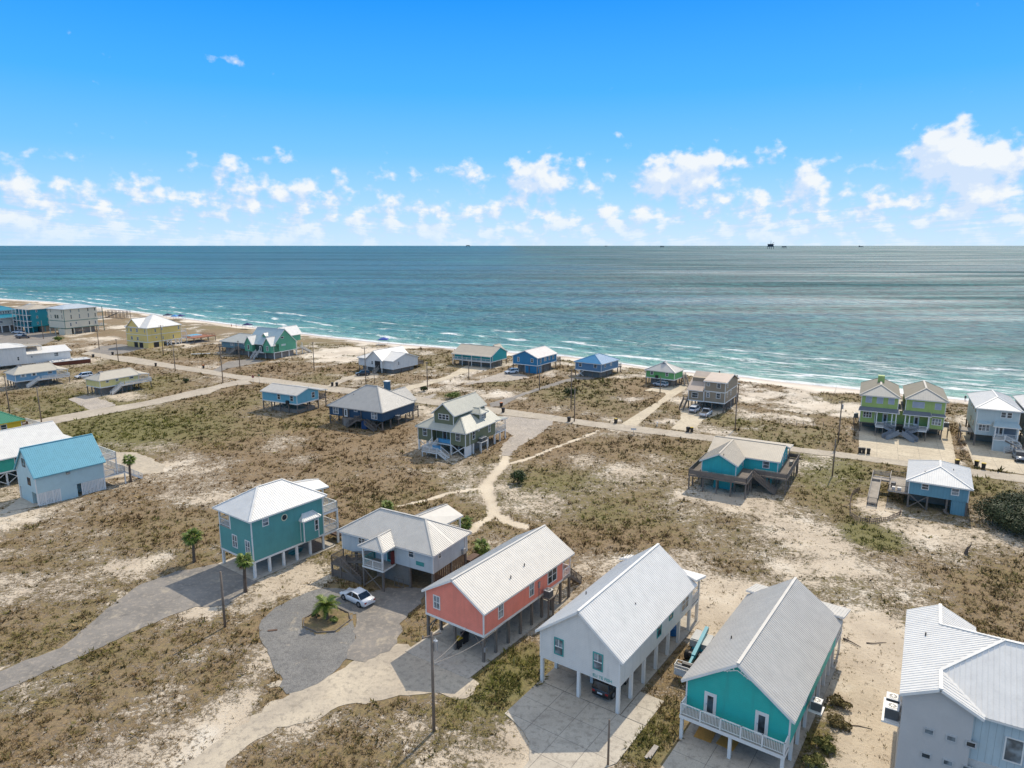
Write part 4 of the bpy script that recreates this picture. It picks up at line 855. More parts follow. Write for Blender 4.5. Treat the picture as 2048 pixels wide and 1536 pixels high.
    def lattice(s, pl, c0, c1, z0, z1, mat, name='slat', gap=.18, w=.08):
        pan = MB(); s.wbox(pan, pl, c0, c1, z1 - .08, z1, .0, .05); s.wbox(pan, pl, c0, c1, z0, z0 + .08, .0, .05); fr = s.part(pan, 'slat_screen', mat)
        n = max(2, int((c1 - c0) / gap)); me = None
        for i in range(n):
            mb = MB(); c = c0 + (c1 - c0) * (i + .5) / n; s.wbox(mb, pl, c - w / 2, c + w / 2, z0 + .08, z1 - .08, .005, .03); s.part(mb, name, mat, fr)
        return fr

def ac_unit(loc, rz, label, group=None, size=.8):
    root = empty('air_conditioner', loc, rz); tag(root, label, 'air conditioner', group); h = size / 2
    mb = MB().box(-h, h, -h, h, 0, size * .95)
    for i in range(8): z = .1 + i * .085; mb.box(-h - .012, h + .012, -h - .012, h + .012, z, z + .03)
    mb.build('cabinet', paint('ac_cabinet', (.13, .13, .125), var=.15, rough=.6), root)
    t = MB().box(-h - .02, h + .02, -h - .02, h + .02, size * .95, size * .95 + .05); t.build('top_panel', paint('ac_top', (.62, .62, .60), rough=.5), root)
    f = MB()
    for k in range(20): a = 2 * math.pi * k / 20; b = 2 * math.pi * (k + 1) / 20; f.bar((.34 * math.cos(a), .34 * math.sin(a), size * .95 + .065), (.34 * math.cos(b), .34 * math.sin(b), size * .95 + .065), .05, .03)
    for k in range(6): a = math.pi * k / 6; f.bar((.33 * math.cos(a), .33 * math.sin(a), size * .95 + .07), (-.33 * math.cos(a), -.33 * math.sin(a), size * .95 + .07), .02, .02)
    f.build('fan_guard', STEEL, root); MB().tube([(0, 0, size * .95 + .052), (0, 0, size * .95 + .056)], [.31, .31], 18).build('fan_opening', BLACKP, root)
    return root
def house_ac(hs, u, v, z, label, group=None, plat=True, mat=GREYWOOD, size=.8):
    if plat: hs.part(MB().box(u - .6, u + .6, v - .55, v + .55, z - .14, z), 'equipment_platform', mat)
    x, y, zz = hs.world(u, v, z); return ac_unit((x, y, zz + .003), hs.a, label, group, size)
P = lambda r, g, b: tuple(v * k for v, k in zip(s2l(r, g, b), (1.0, .95, .86)))
RF_WHITE = paint('white_metal_roof', (.64, .595, .52), 'metal', .5, .07); RF_GREYW = paint('pale_grey_metal_roof', (.54, .505, .445), 'metal', .5, .08); RF_TAN = paint('tan_metal_roof', (.50, .43, .33), 'metal', .55, .07)
RF_GREY = paint('grey_metal_roof', (.44, .415, .37), 'metal', .5, .07); RF_BLUE = paint('blue_metal_roof', P(112, 180, 204), 'metal', .45, .06); RF_BRIGHT = paint('bright_white_roof', (.76, .725, .66), 'metal', .48, .06)

TEALW = ((-93.79, 112.92, 0), R(55.5)); GREEN0 = ((-111.95, 136.4, 0), R(57))
# ---- front row
def pink_house():
    h = House('pink', 'stilt_house', 'coral pink stilt cottage with ribbed grey gable roof behind the power pole'); p = h.p; Lu, Lv, f, e, r, Lp = (p[k] for k in ('Lu', 'Lv', 'f', 'e', 'r', 'Lp'))
    pk = paint('coral_siding', P(248, 146, 128), 'siding', .6, .07); h.wall(0, Lu, 0, Lv, f, e, pk, 'u', r)
    h.gable(0, Lp - .3, 0, Lv, e, r, 'u', RF_WHITE, oe=.35, og=.3)
    h.part(MB().box(.05, Lp - .3, .05, Lv - .05, f - .28, f - .205), 'floor_deck', GREYWOOD)
    h.win('L', 5.84, 4.0, 6.82, 5.57, 'grid'); h.win('R', 2.4, 3.75, 3.35, 5.5, 'grid'); h.win('R', 8.1, 3.75, 9.05, 5.5, 'grid'); h.win('R', 11.8, 3.65, 13.8, 5.5, 'twin')
    for u in (.15, 2.2, 4.4, 6.65, 8.85, 10.9, 12.95, 14.9, Lp - .45):
        for v in (.15, 4.0, Lv - .15): h.post(u, v, -.15, f - .285, .26, GREYWOOD)
    h.deck(Lu + .05, Lp - .35, .02, Lv - .02, f, PALEWOOD, 'v'); h.rail((Lp - .4, .08, f), (Lp - .4, Lv - .1, f), WHITE); h.rail((Lu + .12, .08, f), (Lp - .4, .08, f), WHITE)
    for v in (.1, Lv / 2, Lv - .1): h.post(Lp - .42, v, f, e, .14, WHITE, 'porch_post')
    h.stairs((Lp - .35, 1.2, f), (Lp + 3.4, 1.2, .05), 1.1, GREYWOOD)
    for v0, v1 in ((.2, 1.4), (Lv - .2, Lv - 1.4)): h.brace((.15, v0, 1.5), (.15, v1, f - .3), .12)
    h.brace((.15, .2, 1.6), (1.5, .2, f - .3), .12); h.brace((12.95, .15, .4), (14.9, .15, 2.6), .12); h.brace((.3, Lv - .15, .6), (2.2, Lv - .15, 2.5), .12)
    h.vent(6.2, 1.1, 6.6); h.vent(9.2, 1.4, 6.75)
    h.part(MB().box(9.85, 10.15, -.14, -.004, 4.2, 4.9).bar((10, -.07, 2.0), (10, -.07, 4.2), .05, .05), 'meter_box', STEEL)
    h.part(MB().box(.02, .3, -.16, .02, 1.25, 1.75), 'service_box', STEEL)
    house_ac(h, 10.9, -.75, f - .1, 'air conditioner on a platform beside the coral pink cottage')
    for u in (10.4, 11.4): h.post(u, -1.1, -.1, f - .25, .16, GREYWOOD)
    return h
def white_house():
    h = House('white', 'stilt_house', 'tall off-white gabled stilt house with blue-green window frames and black car below'); p = h.p; Lu, Lv, f, e, r, Lp = (p[k] for k in ('Lu', 'Lv', 'f', 'e', 'r', 'Lp'))
    wm = paint('off_white_siding', (.76, .72, .65), 'siding', .6, .05); tq = paint('teal_trim', P(70, 160, 160), var=.08); h.wall(0, Lu, 0, Lv, f, e, wm, 'u', r, skirt=False)
    h.gable(0, Lu, 0, Lv, e, r, 'u', RF_BRIGHT, oe=.45, og=.3)
    for w in (('L', 5.9, 3.65, 6.95, 5.4), ('L', 1.7, 3.65, 2.75, 5.4)): h.win(*w, style='sash', frame=tq); 
    for w in (('L', 6.0, 3.75, 6.85, 5.3), ('L', 1.8, 3.75, 2.65, 5.3)):
        mb = MB(); cm = (w[1] + w[3]) / 2; zm = (w[2] + w[4]) / 2; h.wbox(mb, w[0], cm - .025, cm + .025, zm, w[4], .02, .065); h.wbox(mb, w[0], w[1], w[3], zm - .04, zm + .04, .02, .068); h.part(mb, 'window_bar', WHITE)
    h.win('R', 8.1, 3.6, 9.15, 5.2, 'sash', tq); h.win('R', 11.1, 4.1, 12.1, 5.1, 'sash', tq); h.win('R', 14.4, 3.4, 16.4, 5.1, 'twin', WHITE)
    for u in (.16, 2.8, 5.6, 8.5, 11.5, 14.3, Lu - .16, Lp):
        for v in (.16, Lv / 2, Lv - .16):
            if not (v == Lv / 2 and u > 3): h.post(u, v, -.1, f - .005, .30, WHITE)
    h.part(MB().box(.02, Lu - .02, .02, Lv - .02, f - .10, f - .004), 'floor_deck', WHITE)
    h.deck(Lu + .04, Lp + .15, .02, Lv - .02, f, PALEWOOD, 'v', rim=WHITE); h.rail((Lp + .1, .08, f), (Lp + .1, Lv - .1, f), WHITE, bal=.14); h.rail((Lu + .1, .08, f), (Lp + .1, .08, f), WHITE, bal=.14)
    for v in (.1, Lv / 2, Lv - .1): h.post(Lp + .08, v, f, e - .3, .18, WHITE, 'porch_post')
    h.roof([[(Lu + .1, -.4, e + .35), (Lp + .9, -.4, e - .35), (Lp + .9, Lv * .32, e - .35), (Lu + .1, Lv * .32, e + 1.2)], [(Lu + .1, Lv * .68, e + 1.2), (Lp + .9, Lv * .68, e - .35), (Lp + .9, Lv + .4, e - .35), (Lu + .1, Lv + .4, e + .35)], [(Lu + .1, Lv * .32, e + 1.2), (Lp + .9, Lv * .32, e - .35), (Lp + .9, Lv * .68, e - .35), (Lu + .1, Lv * .68, e + 1.2)]], RF_BRIGHT, name='porch_roof')
    h.vent(7.0, 1.9, 7.1); h.vent(6.5, 7.2, 6.9)
    t = paint('teal_letters', P(96, 176, 172)); 
    cu = bpy.data.curves.new('house_letters', 'FONT'); cu.body = 'ELI TE FISH'; cu.size = .42; cu.extrude = .012; o = bpy.data.objects.new('lettering', cu); COL.objects.link(o)
    bpy.context.view_layer.update(); dg = bpy.context.evaluated_depsgraph_get(); me = bpy.data.meshes.new_from_object(o.evaluated_get(dg)); bpy.data.objects.remove(o)
    me.materials.clear(); lo = obj('lettering', me, t, h.root); lo.rotation_euler = (math.pi / 2, 0, -math.pi / 2); lo.location = (-.02, 2.75, f + .10)
    return h
def turq_house():
    h = House('turq', 'stilt_house', 'bright turquoise stilt house with white front balcony and two white doors'); p = h.p; Lu, Lv, f, e, r, bl, ro, Lr = (p[k] for k in ('Lu', 'Lv', 'f', 'e', 'r', 'bl', 'ro', 'Lr')); Lu = Lr - .4
    bl = 1.25; tm = paint('turquoise_siding', P(40, 186, 180), 'siding', .55, .05); h.wall(0, Lu, 0, Lv, f, e, tm, 'u', r, skirt=False)
    h.gable(0, Lu, 0, Lv, e, r, 'u', RF_GREYW, oe=.42, og=.35)
    for c0, c1 in ((6.0, 7.05), (1.68, 2.75)): h.door('L', c0, f + .02, c1, f + 2.2)
    h.deck(-bl, -.01, 0, Lv, f, PALEWOOD, 'v', .3, rim=WHITE); h.rail((-bl + .06, .06, f), (-bl + .06, Lv - .06, f), WHITE, 1.05, .125, .12); h.rail((-bl + .06, .06, f), (-.06, .06, f), WHITE, 1.05, .125); h.rail((-bl + .06, Lv - .06, f), (-.06, Lv - .06, f), WHITE, 1.05, .125)
    for v in (.15, Lv / 2, Lv - .15): h.post(-bl + .2, v, -.1, f - .06, .26, WHITE)
    for u in (1.7, 4.0, 6.6, 9.2, 11.7, 14.0, 16.0, Lu - .15):
        for v in (.15, Lv - .15): h.post(u, v, -.1, f - .005, .26, WHITE)
    h.part(MB().box(.02, Lu - .02, .02, Lv - .02, f - .10, f - .004), 'floor_deck', PALEWOOD)
    # fretwork in the gable peak
    mb = MB(); 
    for sgn in (-1, 1):
        mb.bar((-.36, Lv / 2, r - .12), (-.36, Lv / 2 + sgn * 1.7, r - .12 - 1.7 * (r - e) / (Lv / 2)), .05, .16); mb.bar((-.36, Lv / 2, r - .55), (-.36, Lv / 2 + sgn * 1.1, r - 1.02), .04, .05)
        for t in (.35, .7, 1.05): mb.bar((-.36, Lv / 2 + sgn * t, r - .12 - t * .7), (-.36, Lv / 2 + sgn * t * .75, r - .55 - t * .42), .04, .05)
    h.part(mb, 'gable_fretwork', WHITE)
    h.win('R', 4.6, f + .95, 5.5, f + 2.3, 'sash'); h.win('R', 9.8, f + .95, 10.8, f + 2.3, 'sash'); h.win('R', 14.5, f + .95, 15.6, f + 2.3, 'sash')
    z = e - .5
    h.roof([[(Lu + .1, -.5, z + .9), (Lr + 3.6, -.5, z), (Lr + 3.6, Lv + .5, z), (Lu + .1, Lv + .5, z + .9)]], RF_GREYW, name='porch_roof')
    h.deck(Lu + .04, Lr + 3.2, .02, Lv - .02, f, PALEWOOD, 'v', rim=WHITE); h.rail((Lr + 3.1, .08, f), (Lr + 3.1, Lv - .1, f), WHITE); h.rail((Lu + .1, .08, f), (Lr + 3.1, .08, f), WHITE)
    for v in (.15, Lv - .15): h.post(Lr + 3.05, v, -.1, z, .2, WHITE, 'porch_post')
    h.vent(6.0, 6.9, 6.6)
    house_ac(h, 6.2, -.75, f + .1, 'air conditioner on a bracket beside the bright turquoise house', mat=WHITE)
    return h
def grey_house():
    h = House('grey6', 'beach_house', 'tall grey and pale blue house with white ribbed roof at the lower right edge'); p = h.p; Lv, e, r, w, Rr, um, vm, Lu = (p[k] for k in ('Lv', 'e', 'r', 'w', 'R', 'um', 'vm', 'Lu'))
    e0 = e; gm = paint('grey_stucco', (.56, .53, .49), 'plain', .75, .04); bl = paint('pale_blue_batten', P(188, 206, 216), 'batten', .6, .05, pitch=.45)
    w0 = 2 * w - Lv; V0 = -9.0; uk, vk, zk = 5.91, .24, 11.44; ub = 10.26   # right edge of the gabled wing, peak of the main roof, rear valley
    m = (r - (e0 - .1)) / (Lv + .3 - w); mf = (zk - r) / (uk - um); mb_ = (zk - r) / (ub - uk); eF = -.1; zF = r - mf * (um - eF); vV = w - (r - zF) / m; eB = ub + (r - zF) / mb_; a0, a1, o = -.4, Lu, .3
    h.wall(0, Lu - .4, w0, Lv, -.1, e0 - .02, gm, 'u', r - .03, trim=None); h.wall(.35, eB - .5, V0, w0 - .01, -.1, zF + .12, bl, trim=None)
    b = MB(); h.wbox(b, 'L.35', V0, w0 - .02, 3.4, 4.0, .005, .06); h.part(b, 'belt_board', paint('pale_trim', (.62, .60, .55)))
    zl = lambda v: r + (w - v) * m; A, Bk, Pk = (um, w, r), (ub, w, r), (uk, vk, zk); zE = r - (Lv + o - w) * m
    left = [(a0, Lv + o, zE), (a0, w, r), A, Pk, Bk, (a1, w, r), (a1, Lv + o, zE)]
    front = [(eF, V0 - .4, zF), (uk, V0 - .4, zk), Pk, A, (eF, vV, zF)]; back = [(eB, V0 - .4, zF), (eB, vV, zF), Bk, Pk, (uk, V0 - .4, zk)]
    rs = [(a0, w, r), (a0, vV, zF), (eF, vV, zF), A]; rb = [(a1, w, r), Bk, (eB, vV, zF), (a1, vV, zF)]
    h.roof([left, front, back, rs, rb], RF_BRIGHT, .36, name='roof', rh=.035)
    for v0 in (4.35, 2.9, 1.45 + .2):
        c = v0; s_ = .5
        for z0 in (3.0, 5.1): h.win('L', c + .0, z0, c + .72, z0 + .55, 'plain', paint('grey_frame', (.5, .5, .48)))
    h.win('L.35', -1.2, 4.7, .0, 6.7, 'plain'); h.win('L.35', -5.2, 4.7, -3.6, 6.7, 'plain'); h.win('L.35', -1.9, 1.2, -.3, 2.6, 'plain')
    h.vent(8.5, 5.4, 8.9); g = 'pair of air conditioners beside the tall grey house'
    h.part(MB().box(.6, 4.0, Lv + .02, Lv + 1.3, 4.6, 4.75), 'equipment_platform', WHITE)
    for k, u in enumerate((1.5, 2.9)): x, y, _ = h.world(u, Lv + .65); ac_unit((x, y, 4.755), h.a, ('air conditioner nearer the camera' if k == 0 else 'air conditioner farther back') + ' on the left wall of the tall grey house', g, .95)
    return h
def teal_house():
    h = House('teal1', 'stilt_house', 'two-storey dark teal stilt house with white hip roof and round window'); p = h.p; Lu, Lv, f, e, r, r0, r1 = (p[k] for k in ('Lu', 'Lv', 'f', 'e', 'r', 'r0', 'r1'))
    tm = paint('dark_teal_siding', P(92, 160, 160), 'siding', .6, .06); h.wall(0, Lu, 0, Lv, f, 5.55, tm); h.wall(0.0, Lu, 0, 4.75, 5.56, e, tm, skirt=False, name='upper_wall'); h.wall(2.2, Lu, 4.75, Lv, 5.56, e, tm, trim=None, name='upper_wall')
    h.deck(.02, 2.18, 4.78, Lv - .02, 5.62, PALEWOOD, 'v', .04); h.rail((.06, 4.85, 5.63), (.06, Lv - .08, 5.63), WHITE, .95); h.rail((.1, Lv - .07, 5.63), (2.15, Lv - .07, 5.63), WHITE, .95); h.post(.1, Lv - .1, 5.6, e - .02, .2, WHITE, 'porch_post'); h.post(.1, 4.85, 5.6, e - .02, .2, WHITE, 'porch_post')
    h.door('R4.76', .6, 5.65, 1.6, 7.6)
    h.hip(0, Lu, 0, Lv, e, (r0, Lv / 2), (r1, Lv / 2), r, RF_BRIGHT, .5)
    h.win('L', 3.35, 3.2, 4.5, 5.0, 'twin', pane=BLIND); h.win('L', .5, 3.15, 1.6, 4.95, 'twin', pane=BLIND); h.win('R', 1.6, 6.5, 2.55, 7.6, 'sash')
    rg = MB(); 
    for k in range(18): a, b = 2 * math.pi * k / 18, 2 * math.pi * (k + 1) / 18; rg.bar((4.9 + .42 * math.cos(a), -.03, 6.75 + .42 * math.sin(a)), (4.9 + .42 * math.cos(b), -.03, 6.75 + .42 * math.sin(b)), .07, .11)
    w = h.part(rg, 'round_window', paint('cream_frame', (.68, .64, .45))); h.part(MB().tube([(4.9, -.022, 6.75), (4.9, -.002, 6.75)], [.40, .40], 20), 'pane', GLASS, w)
    h.wall(7.3, 9.75, -.75, -.01, f + .25, 5.6, tm, trim=WHITE, skirt=False, name='bay'); h.win('R-0.75', 9.05, 3.6, 9.7, 5.2, 'sash')
    h.roof([[(7.05, -1.05, 5.6), (10.0, -1.05, 5.6), (9.3, 0, 6.35), (7.75, 0, 6.35)], [(7.05, 0.0, 5.6), (7.05, -1.05, 5.6), (7.75, 0, 6.35)], [(10.0, -1.05, 5.6), (10.0, 0, 5.6), (9.3, 0, 6.35)]], RF_BRIGHT, name='bay_roof')
    for u in (.16, 2.35, 4.5, 6.6, 8.8, Lu - .16):
        for v in (.16, Lv - .16): h.post(u, v, -.05, f - .205, .30, WHITE)
    h.part(MB().box(.05, Lu - .05, .05, Lv - .05, f - .1, f - .01), 'floor_deck', PALEWOOD)
    h.lattice('R.1', 9.0, 10.8, .05, f - .25, BROWNWOOD)
    D2 = 2.6
    for z in (f, 5.3): h.deck(Lu + .02, Lu + D2, .05, Lv - .05, z, PALEWOOD, 'v', .3, rim=WHITE); h.rail((Lu + D2 - .06, .1, z), (Lu + D2 - .06, Lv - .1, z), WHITE); h.rail((Lu + .1, .1, z), (Lu + D2 - .06, .1, z), WHITE)
    for v in (.15, Lv - .15): h.post(Lu + D2 - .1, v, -.05, 5.25, .24, WHITE)
    h.post(Lu + D2 - .1, 3.1, 5.3, e - .6, .2, WHITE, 'porch_post'); h.post(Lu + D2 - .1, Lv - .2, 5.3, e - .6, .2, WHITE, 'porch_post')
    h.roof([[(Lu - .6, 2.6, e + .1), (Lu + D2 + .7, 2.6, e - .25), (Lu + D2 + .7, 5.0, e + .35), (Lu - 1.6, 5.0, e + 1.1)], [(Lu - 1.6, 5.0, e + 1.1), (Lu + D2 + .7, 5.0, e + .35), (Lu + D2 + .7, Lv + .4, e - .25), (Lu - .6, Lv + .4, e + .1)]], RF_BRIGHT, name='porch_roof')
    h.deck(Lu + D2, Lu + D2 + 1.4, .3, 2.3, 1.0, BROWNWOOD, 'u'); h.rail((Lu + D2 + 1.3, .35, 1.0), (Lu + D2 + 1.3, 2.2, 1.0), BROWNWOOD, .9)
    return h
def pale_house():
    h = House('pale2', 'stilt_house', 'pale grey-blue stilt house with hip roof and covered entry porch behind the white sedan'); p = h.p; Lu, Lv, f, e, r, r0, r1 = (p[k] for k in ('Lu', 'Lv', 'f', 'e', 'r', 'r0', 'r1'))
    wm = paint('grey_blue_siding', P(198, 208, 216), 'siding', .6, .05); h.wall(0, Lu, 0, Lv, f, e, wm, skirt=False); h.hip(0, Lu, 0, Lv, e, (Lu / 2, r0), (Lu / 2, r1), r, RF_GREYW, .45)
    h.win('L', 2.85, 4.2, 3.8, 5.3, 'sash'); h.win('L', 10.7, 4.2, 11.9, 5.25, 'twin'); h.win('R', 1.0, 4.3, 1.65, 5.2, 'sash')
    h.part(MB().box(-.05, -.004, 1.4, 2.6, 3.45, 3.95), 'name_board', paint('teal_board', P(70, 150, 150), var=.3))
    v0, v1, du = 5.9, 9.2, -2.35
    h.deck(du, -.02, v0, v1, f, PALEWOOD, 'v', rim=WHITE); h.rail((du + .06, v0 + .06, f), (du + .06, v1 - .06, f), WHITE, .95); h.rail((du + .06, v1 - .05, f), (-.06, v1 - .05, f), paint('teal_trim', P(70, 160, 160), var=.08), .95)
    for v in (v0 + .1, v1 - .1): h.post(du + .1, v, f, e - .12, .18, WHITE, 'porch_post'); h.post(du + .1, v, -.1, f - .3, .24, GREYWOOD)
    z = e - .08; m = (v0 + v1) / 2 + .2
    h.roof([[(du - .3, v1 + .4, z), (du - .3, v0 - .45, z), (du + 1.35, m - .1, z + 1.05)], [(du - .3, v0 - .45, z), (.4, v0 - .45, z), (1.45, m - .1, z + 1.05), (du + 1.35, m - .1, z + 1.05)], [(.4, v1 + .4, z), (du - .3, v1 + .4, z), (du + 1.35, m - .1, z + 1.05), (1.45, m - .1, z + 1.05)]], RF_GREYW, name='porch_roof')
    h.door('L', 6.3, f + .02, 7.3, f + 2.15, paint('teal_trim', P(70, 160, 160))); h.win('L', 7.8, 3.9, 8.9, 5.2, 'sash')
    h.part(MB().box(-.5, -.03, 5.95, 6.2, f + .02, f + 1.7), 'red_locker', paint('faded_red', P(104, 40, 36)))
    h.xbrace('L%g' % du, v0 + .1, v1 - .1, .1, f - .3)
    h.posts([(.15, 3.7), (.15, .2), (.15, 12.5), (Lu - .2, .2), (Lu - .2, 3.7), (Lu - .2, 8), (Lu - .2, 12.5), (4, .2), (4, 7)], f - .01, .28, GREYWOOD)
    # landing and stairs running along the front
    h.deck(du, -.1, 12.9, 14.6, 1.9, GREYWOOD, 'u'); h.rail((du + .06, 12.95, 1.9), (du + .06, 14.5, 1.9), GREYWOOD, .95); h.rail((du + .06, 14.5, 1.9), (-.1, 14.5, 1.9), GREYWOOD, .95)
    h.stairs((du + .6, 12.9, 1.9), (du + .6, 9.6, .05), 1.1, GREYWOOD); h.stairs((-.75, 9.2, f), (-.75, 12.95, 1.9), 1.1, GREYWOOD)
    for v in (13.0, 14.5): h.post(du + .08, v, -.1, 1.85, .2, GREYWOOD)
    h.lattice('L%g' % (du + .1), 9.7, 14.5, .02, 1.0, GREYWOOD, gap=.30, w=.27)
    h.lattice('R.2', .3, Lu - .3, .05, f - .05, BROWNWOOD, gap=.45, w=.36)
    # gate under the house
    g = MB(); 
    for a, b in ((4.3, 5.8),): 
        h.wbox(g, 'L-.4', a, b, 1.15, 1.25, 0, .06); h.wbox(g, 'L-.4', a, b, .1, .2, 0, .06)
        for c in (a, 5.05, b - .08): h.wbox(g, 'L-.4', c, c + .08, .2, 1.15, 0, .06)
    h.part(g, 'gate', GREYWOOD); h.part(MB().box(.6, .65, 4.2, 9.5, .0, f - .1), 'storage_wall', paint('shaded_board', (.30, .26, .22), 'wood', .9))
    h.roof([[(Lu - 2.0, 4.0, e + .1), (12.2, 3.7, e - .1), (12.2, 6.4, e + 1.0), (Lu - 2.8, 6.4, r - .6)], [(Lu - 2.8, 6.4, r - .6), (12.2, 6.4, e + 1.0), (12.2, 9.2, e - .1), (Lu - 2.0, 9.2, e + .1)]], RF_GREYW, name='porch_roof')
    h.deck(Lu + .02, 11.8, 3.9, 9.0, f, PALEWOOD, 'v'); h.posts([(11.7, 4.0), (11.7, 8.9)], e - .1, .2, WHITE); h.rail((11.75, 4.0, f), (11.75, 8.9, f), WHITE)
    h.part(MB().box(Lu - .02, Lu + 2.2, -.5, .5, .9, 1.6), 'equipment_platform', BROWNWOOD); h.vent(1.7, 1.5, 6.1)
    h.part(MB().box(6.1, 6.7, -.32, -.004, 2.95, 3.6), 'meter_box', STEEL)
    h.part(MB().box(6.85, 6.98, -.1, -.004, 2.9, 5.3), 'downpipe', WHITE)
    return h
# ---- middle row
def blue_roof_house():
    h = House('blueA', 'beach_house', 'light blue house with steep bright blue metal roof and white back balconies'); p = h.p; Lu, Lv, f, e, r = (p[k] for k in ('Lu', 'Lv', 'f', 'e', 'r'))
    wm = paint('powder_blue_wall', P(186, 212, 220), 'plain', .65, .05); h.wall(0, Lu, 0, Lv, f, e, wm, 'u', r, skirt=False); h.gable(0, Lu, 0, Lv, e, r, 'u', RF_BLUE, oe=.45, og=.3, fascia=RF_BLUE)
    h.win('L', 3.3, 6.1, 4.6, 7.5, 'sash', BROWNWOOD); h.win('L', 2.0, 3.2, 3.2, 4.5, 'sash', BROWNWOOD)
    h.wall(.1, Lu - .1, 2.4, Lv - .6, -.05, f - .01, wm, trim=None, name='ground_room'); 
    h.wall(3.4, 6.0, .02, 2.38, -.05, f - .01, wm, trim=None, name='ground_room')
    for a, b in ((.1, 3.4), (6.7, Lu - .1)):
        h.lattice('R.05', a, b, .05, f - .02, WHITE, gap=.22, w=.17)
        for k in range(4): c = a + (b - a) * k / 3; q = MB(); h.wbox(q, 'R.05', c - .06, c + .06, .0, f, .03, .08); h.part(q, 'screen_post', WHITE)
        h.brace(h.pt('R.05', a, .2, .06), h.pt('R.05', b, f - .2, .06), .08, WHITE, .03)
    for u, v in ((.12, .12), (Lu - .12, .12), (.12, Lv - .12), (Lu - .12, Lv - .12)): h.post(u, v, -.1, f - .005, .26, WHITE)
    for z, D2 in ((f, 3.6), (5.2, 2.4)):
        h.deck(Lu + .02, Lu + D2, .3, Lv - .3, z, PALEWOOD, 'v', .2, rim=WHITE); h.rail((Lu + D2 - .05, .35, z), (Lu + D2 - .05, Lv - .35, z), WHITE); h.rail((Lu + .1, .35, z), (Lu + D2 - .05, .35, z), WHITE)
    for v in (.4, Lv - .4): h.post(Lu + 3.5, v, -.1, f - .05, .18, WHITE); h.post(Lu + 2.3, v, f, 5.15, .16, WHITE, 'porch_post')
    h.stairs((Lu + 3.6, 1.2, f), (Lu + 6.6, 1.2, .05), 1.1, WHITE)
    h.part(MB().box(4.6, 5.1, -.3, -.01, e - 1.1, e - .75), 'wall_lamp', PALEWOOD); return h
def teal_white_house():
    h = House('tealW', 'stilt_house', 'sea-green stilt house with long white metal roof at the left edge'); Lu, Lv, f, e, r = 17.0, 12.3, 2.5, 5.2, 8.6
    x, y, _ = h.world(0, 0); c = HF['tealW'][0]
    h.root.location = TEALW[0]; h.root.rotation_euler = (0, 0, TEALW[1]); h.loc = TEALW[0][:2]; h.a = TEALW[1]
    wm = paint('sea_green_siding', P(60, 174, 156), 'siding', .6, .05); h.wall(0, Lu, 0, Lv, f, e, wm, 'u', r); h.gable(0, Lu, 0, Lv, e, r, 'u', RF_BRIGHT, oe=.5, og=.4)
    for u in (.2, 3.4, 6.6, 9.8, 13.0, Lu - .2):
        for v in (.2, Lv - .2): h.post(u, v, -.1, f - .205, .26, WHITE)
    for a in (.2, 3.4, 6.6, 9.8, 13.0): h.xbrace('R.2', a, a + 3.2, .15, f - .2, WHITE, .12)
    h.win('R', 3, 3.6, 4, 4.9); h.win('R', 8, 3.6, 9, 4.9); h.part(MB().box(.05, Lu - .05, .05, Lv - .05, f - .3, f - .21), 'floor_deck', GREYWOOD)
    h.roof([[(Lu + .2, -.2, e + .7), (Lu + 3.0, -.2, e - .2), (Lu + 3.0, Lv + .2, e - .2), (Lu + .2, Lv + .2, e + .7)]], RF_BRIGHT, name='porch_roof'); return h
def green_yellow_house():
    h = House('green0', 'beach_house', 'yellow house with green metal roof and white deck at the far left edge'); h.root.location = GREEN0[0]; h.root.rotation_euler = (0, 0, GREEN0[1]); h.loc = GREEN0[0][:2]; h.a = GREEN0[1]
    Lu, Lv, f, e, r = 11.0, 9.0, 2.6, 5.2, 7.4; ym = paint('bright_yellow_wall', P(228, 196, 44), 'siding', .6, .05); gm = paint('green_metal_roof', P(58, 134, 108), 'metal', .45, .06)
    h.wall(0, Lu, 0, Lv, f, e, ym); h.hip(0, Lu, 0, Lv, e, (3.2, Lv / 2), (Lu - 3.2, Lv / 2), r, gm, .6, fascia=ym)
    h.under(0, Lu, 0, Lv, f, .25, WHITE, 4, 3); h.deck(Lu, Lu + 4, 1, Lv - 1, f, PALEWOOD, 'v', rim=WHITE); h.rail((Lu + 3.95, 1.05, f), (Lu + 3.95, Lv - 1.05, f), WHITE); h.rail((Lu + .1, 1.05, f), (Lu + 3.95, 1.05, f), WHITE); h.win('R', 3, 3.5, 4.2, 4.8); h.win('R', 7, 3.5, 8.2, 4.8)
    h.posts([(Lu + 3.8, 1.2), (Lu + 3.8, Lv - 1.2)], f - .05, .2, WHITE); h.part(MB().box(Lu + 1.5, Lu + 2.3, 3, 3.8, f + .01, f + .8).box(Lu + 2.3, Lu + 2.4, 3, 3.8, f + .01, f + 1.2), 'deck_chair', BROWNWOOD); return h
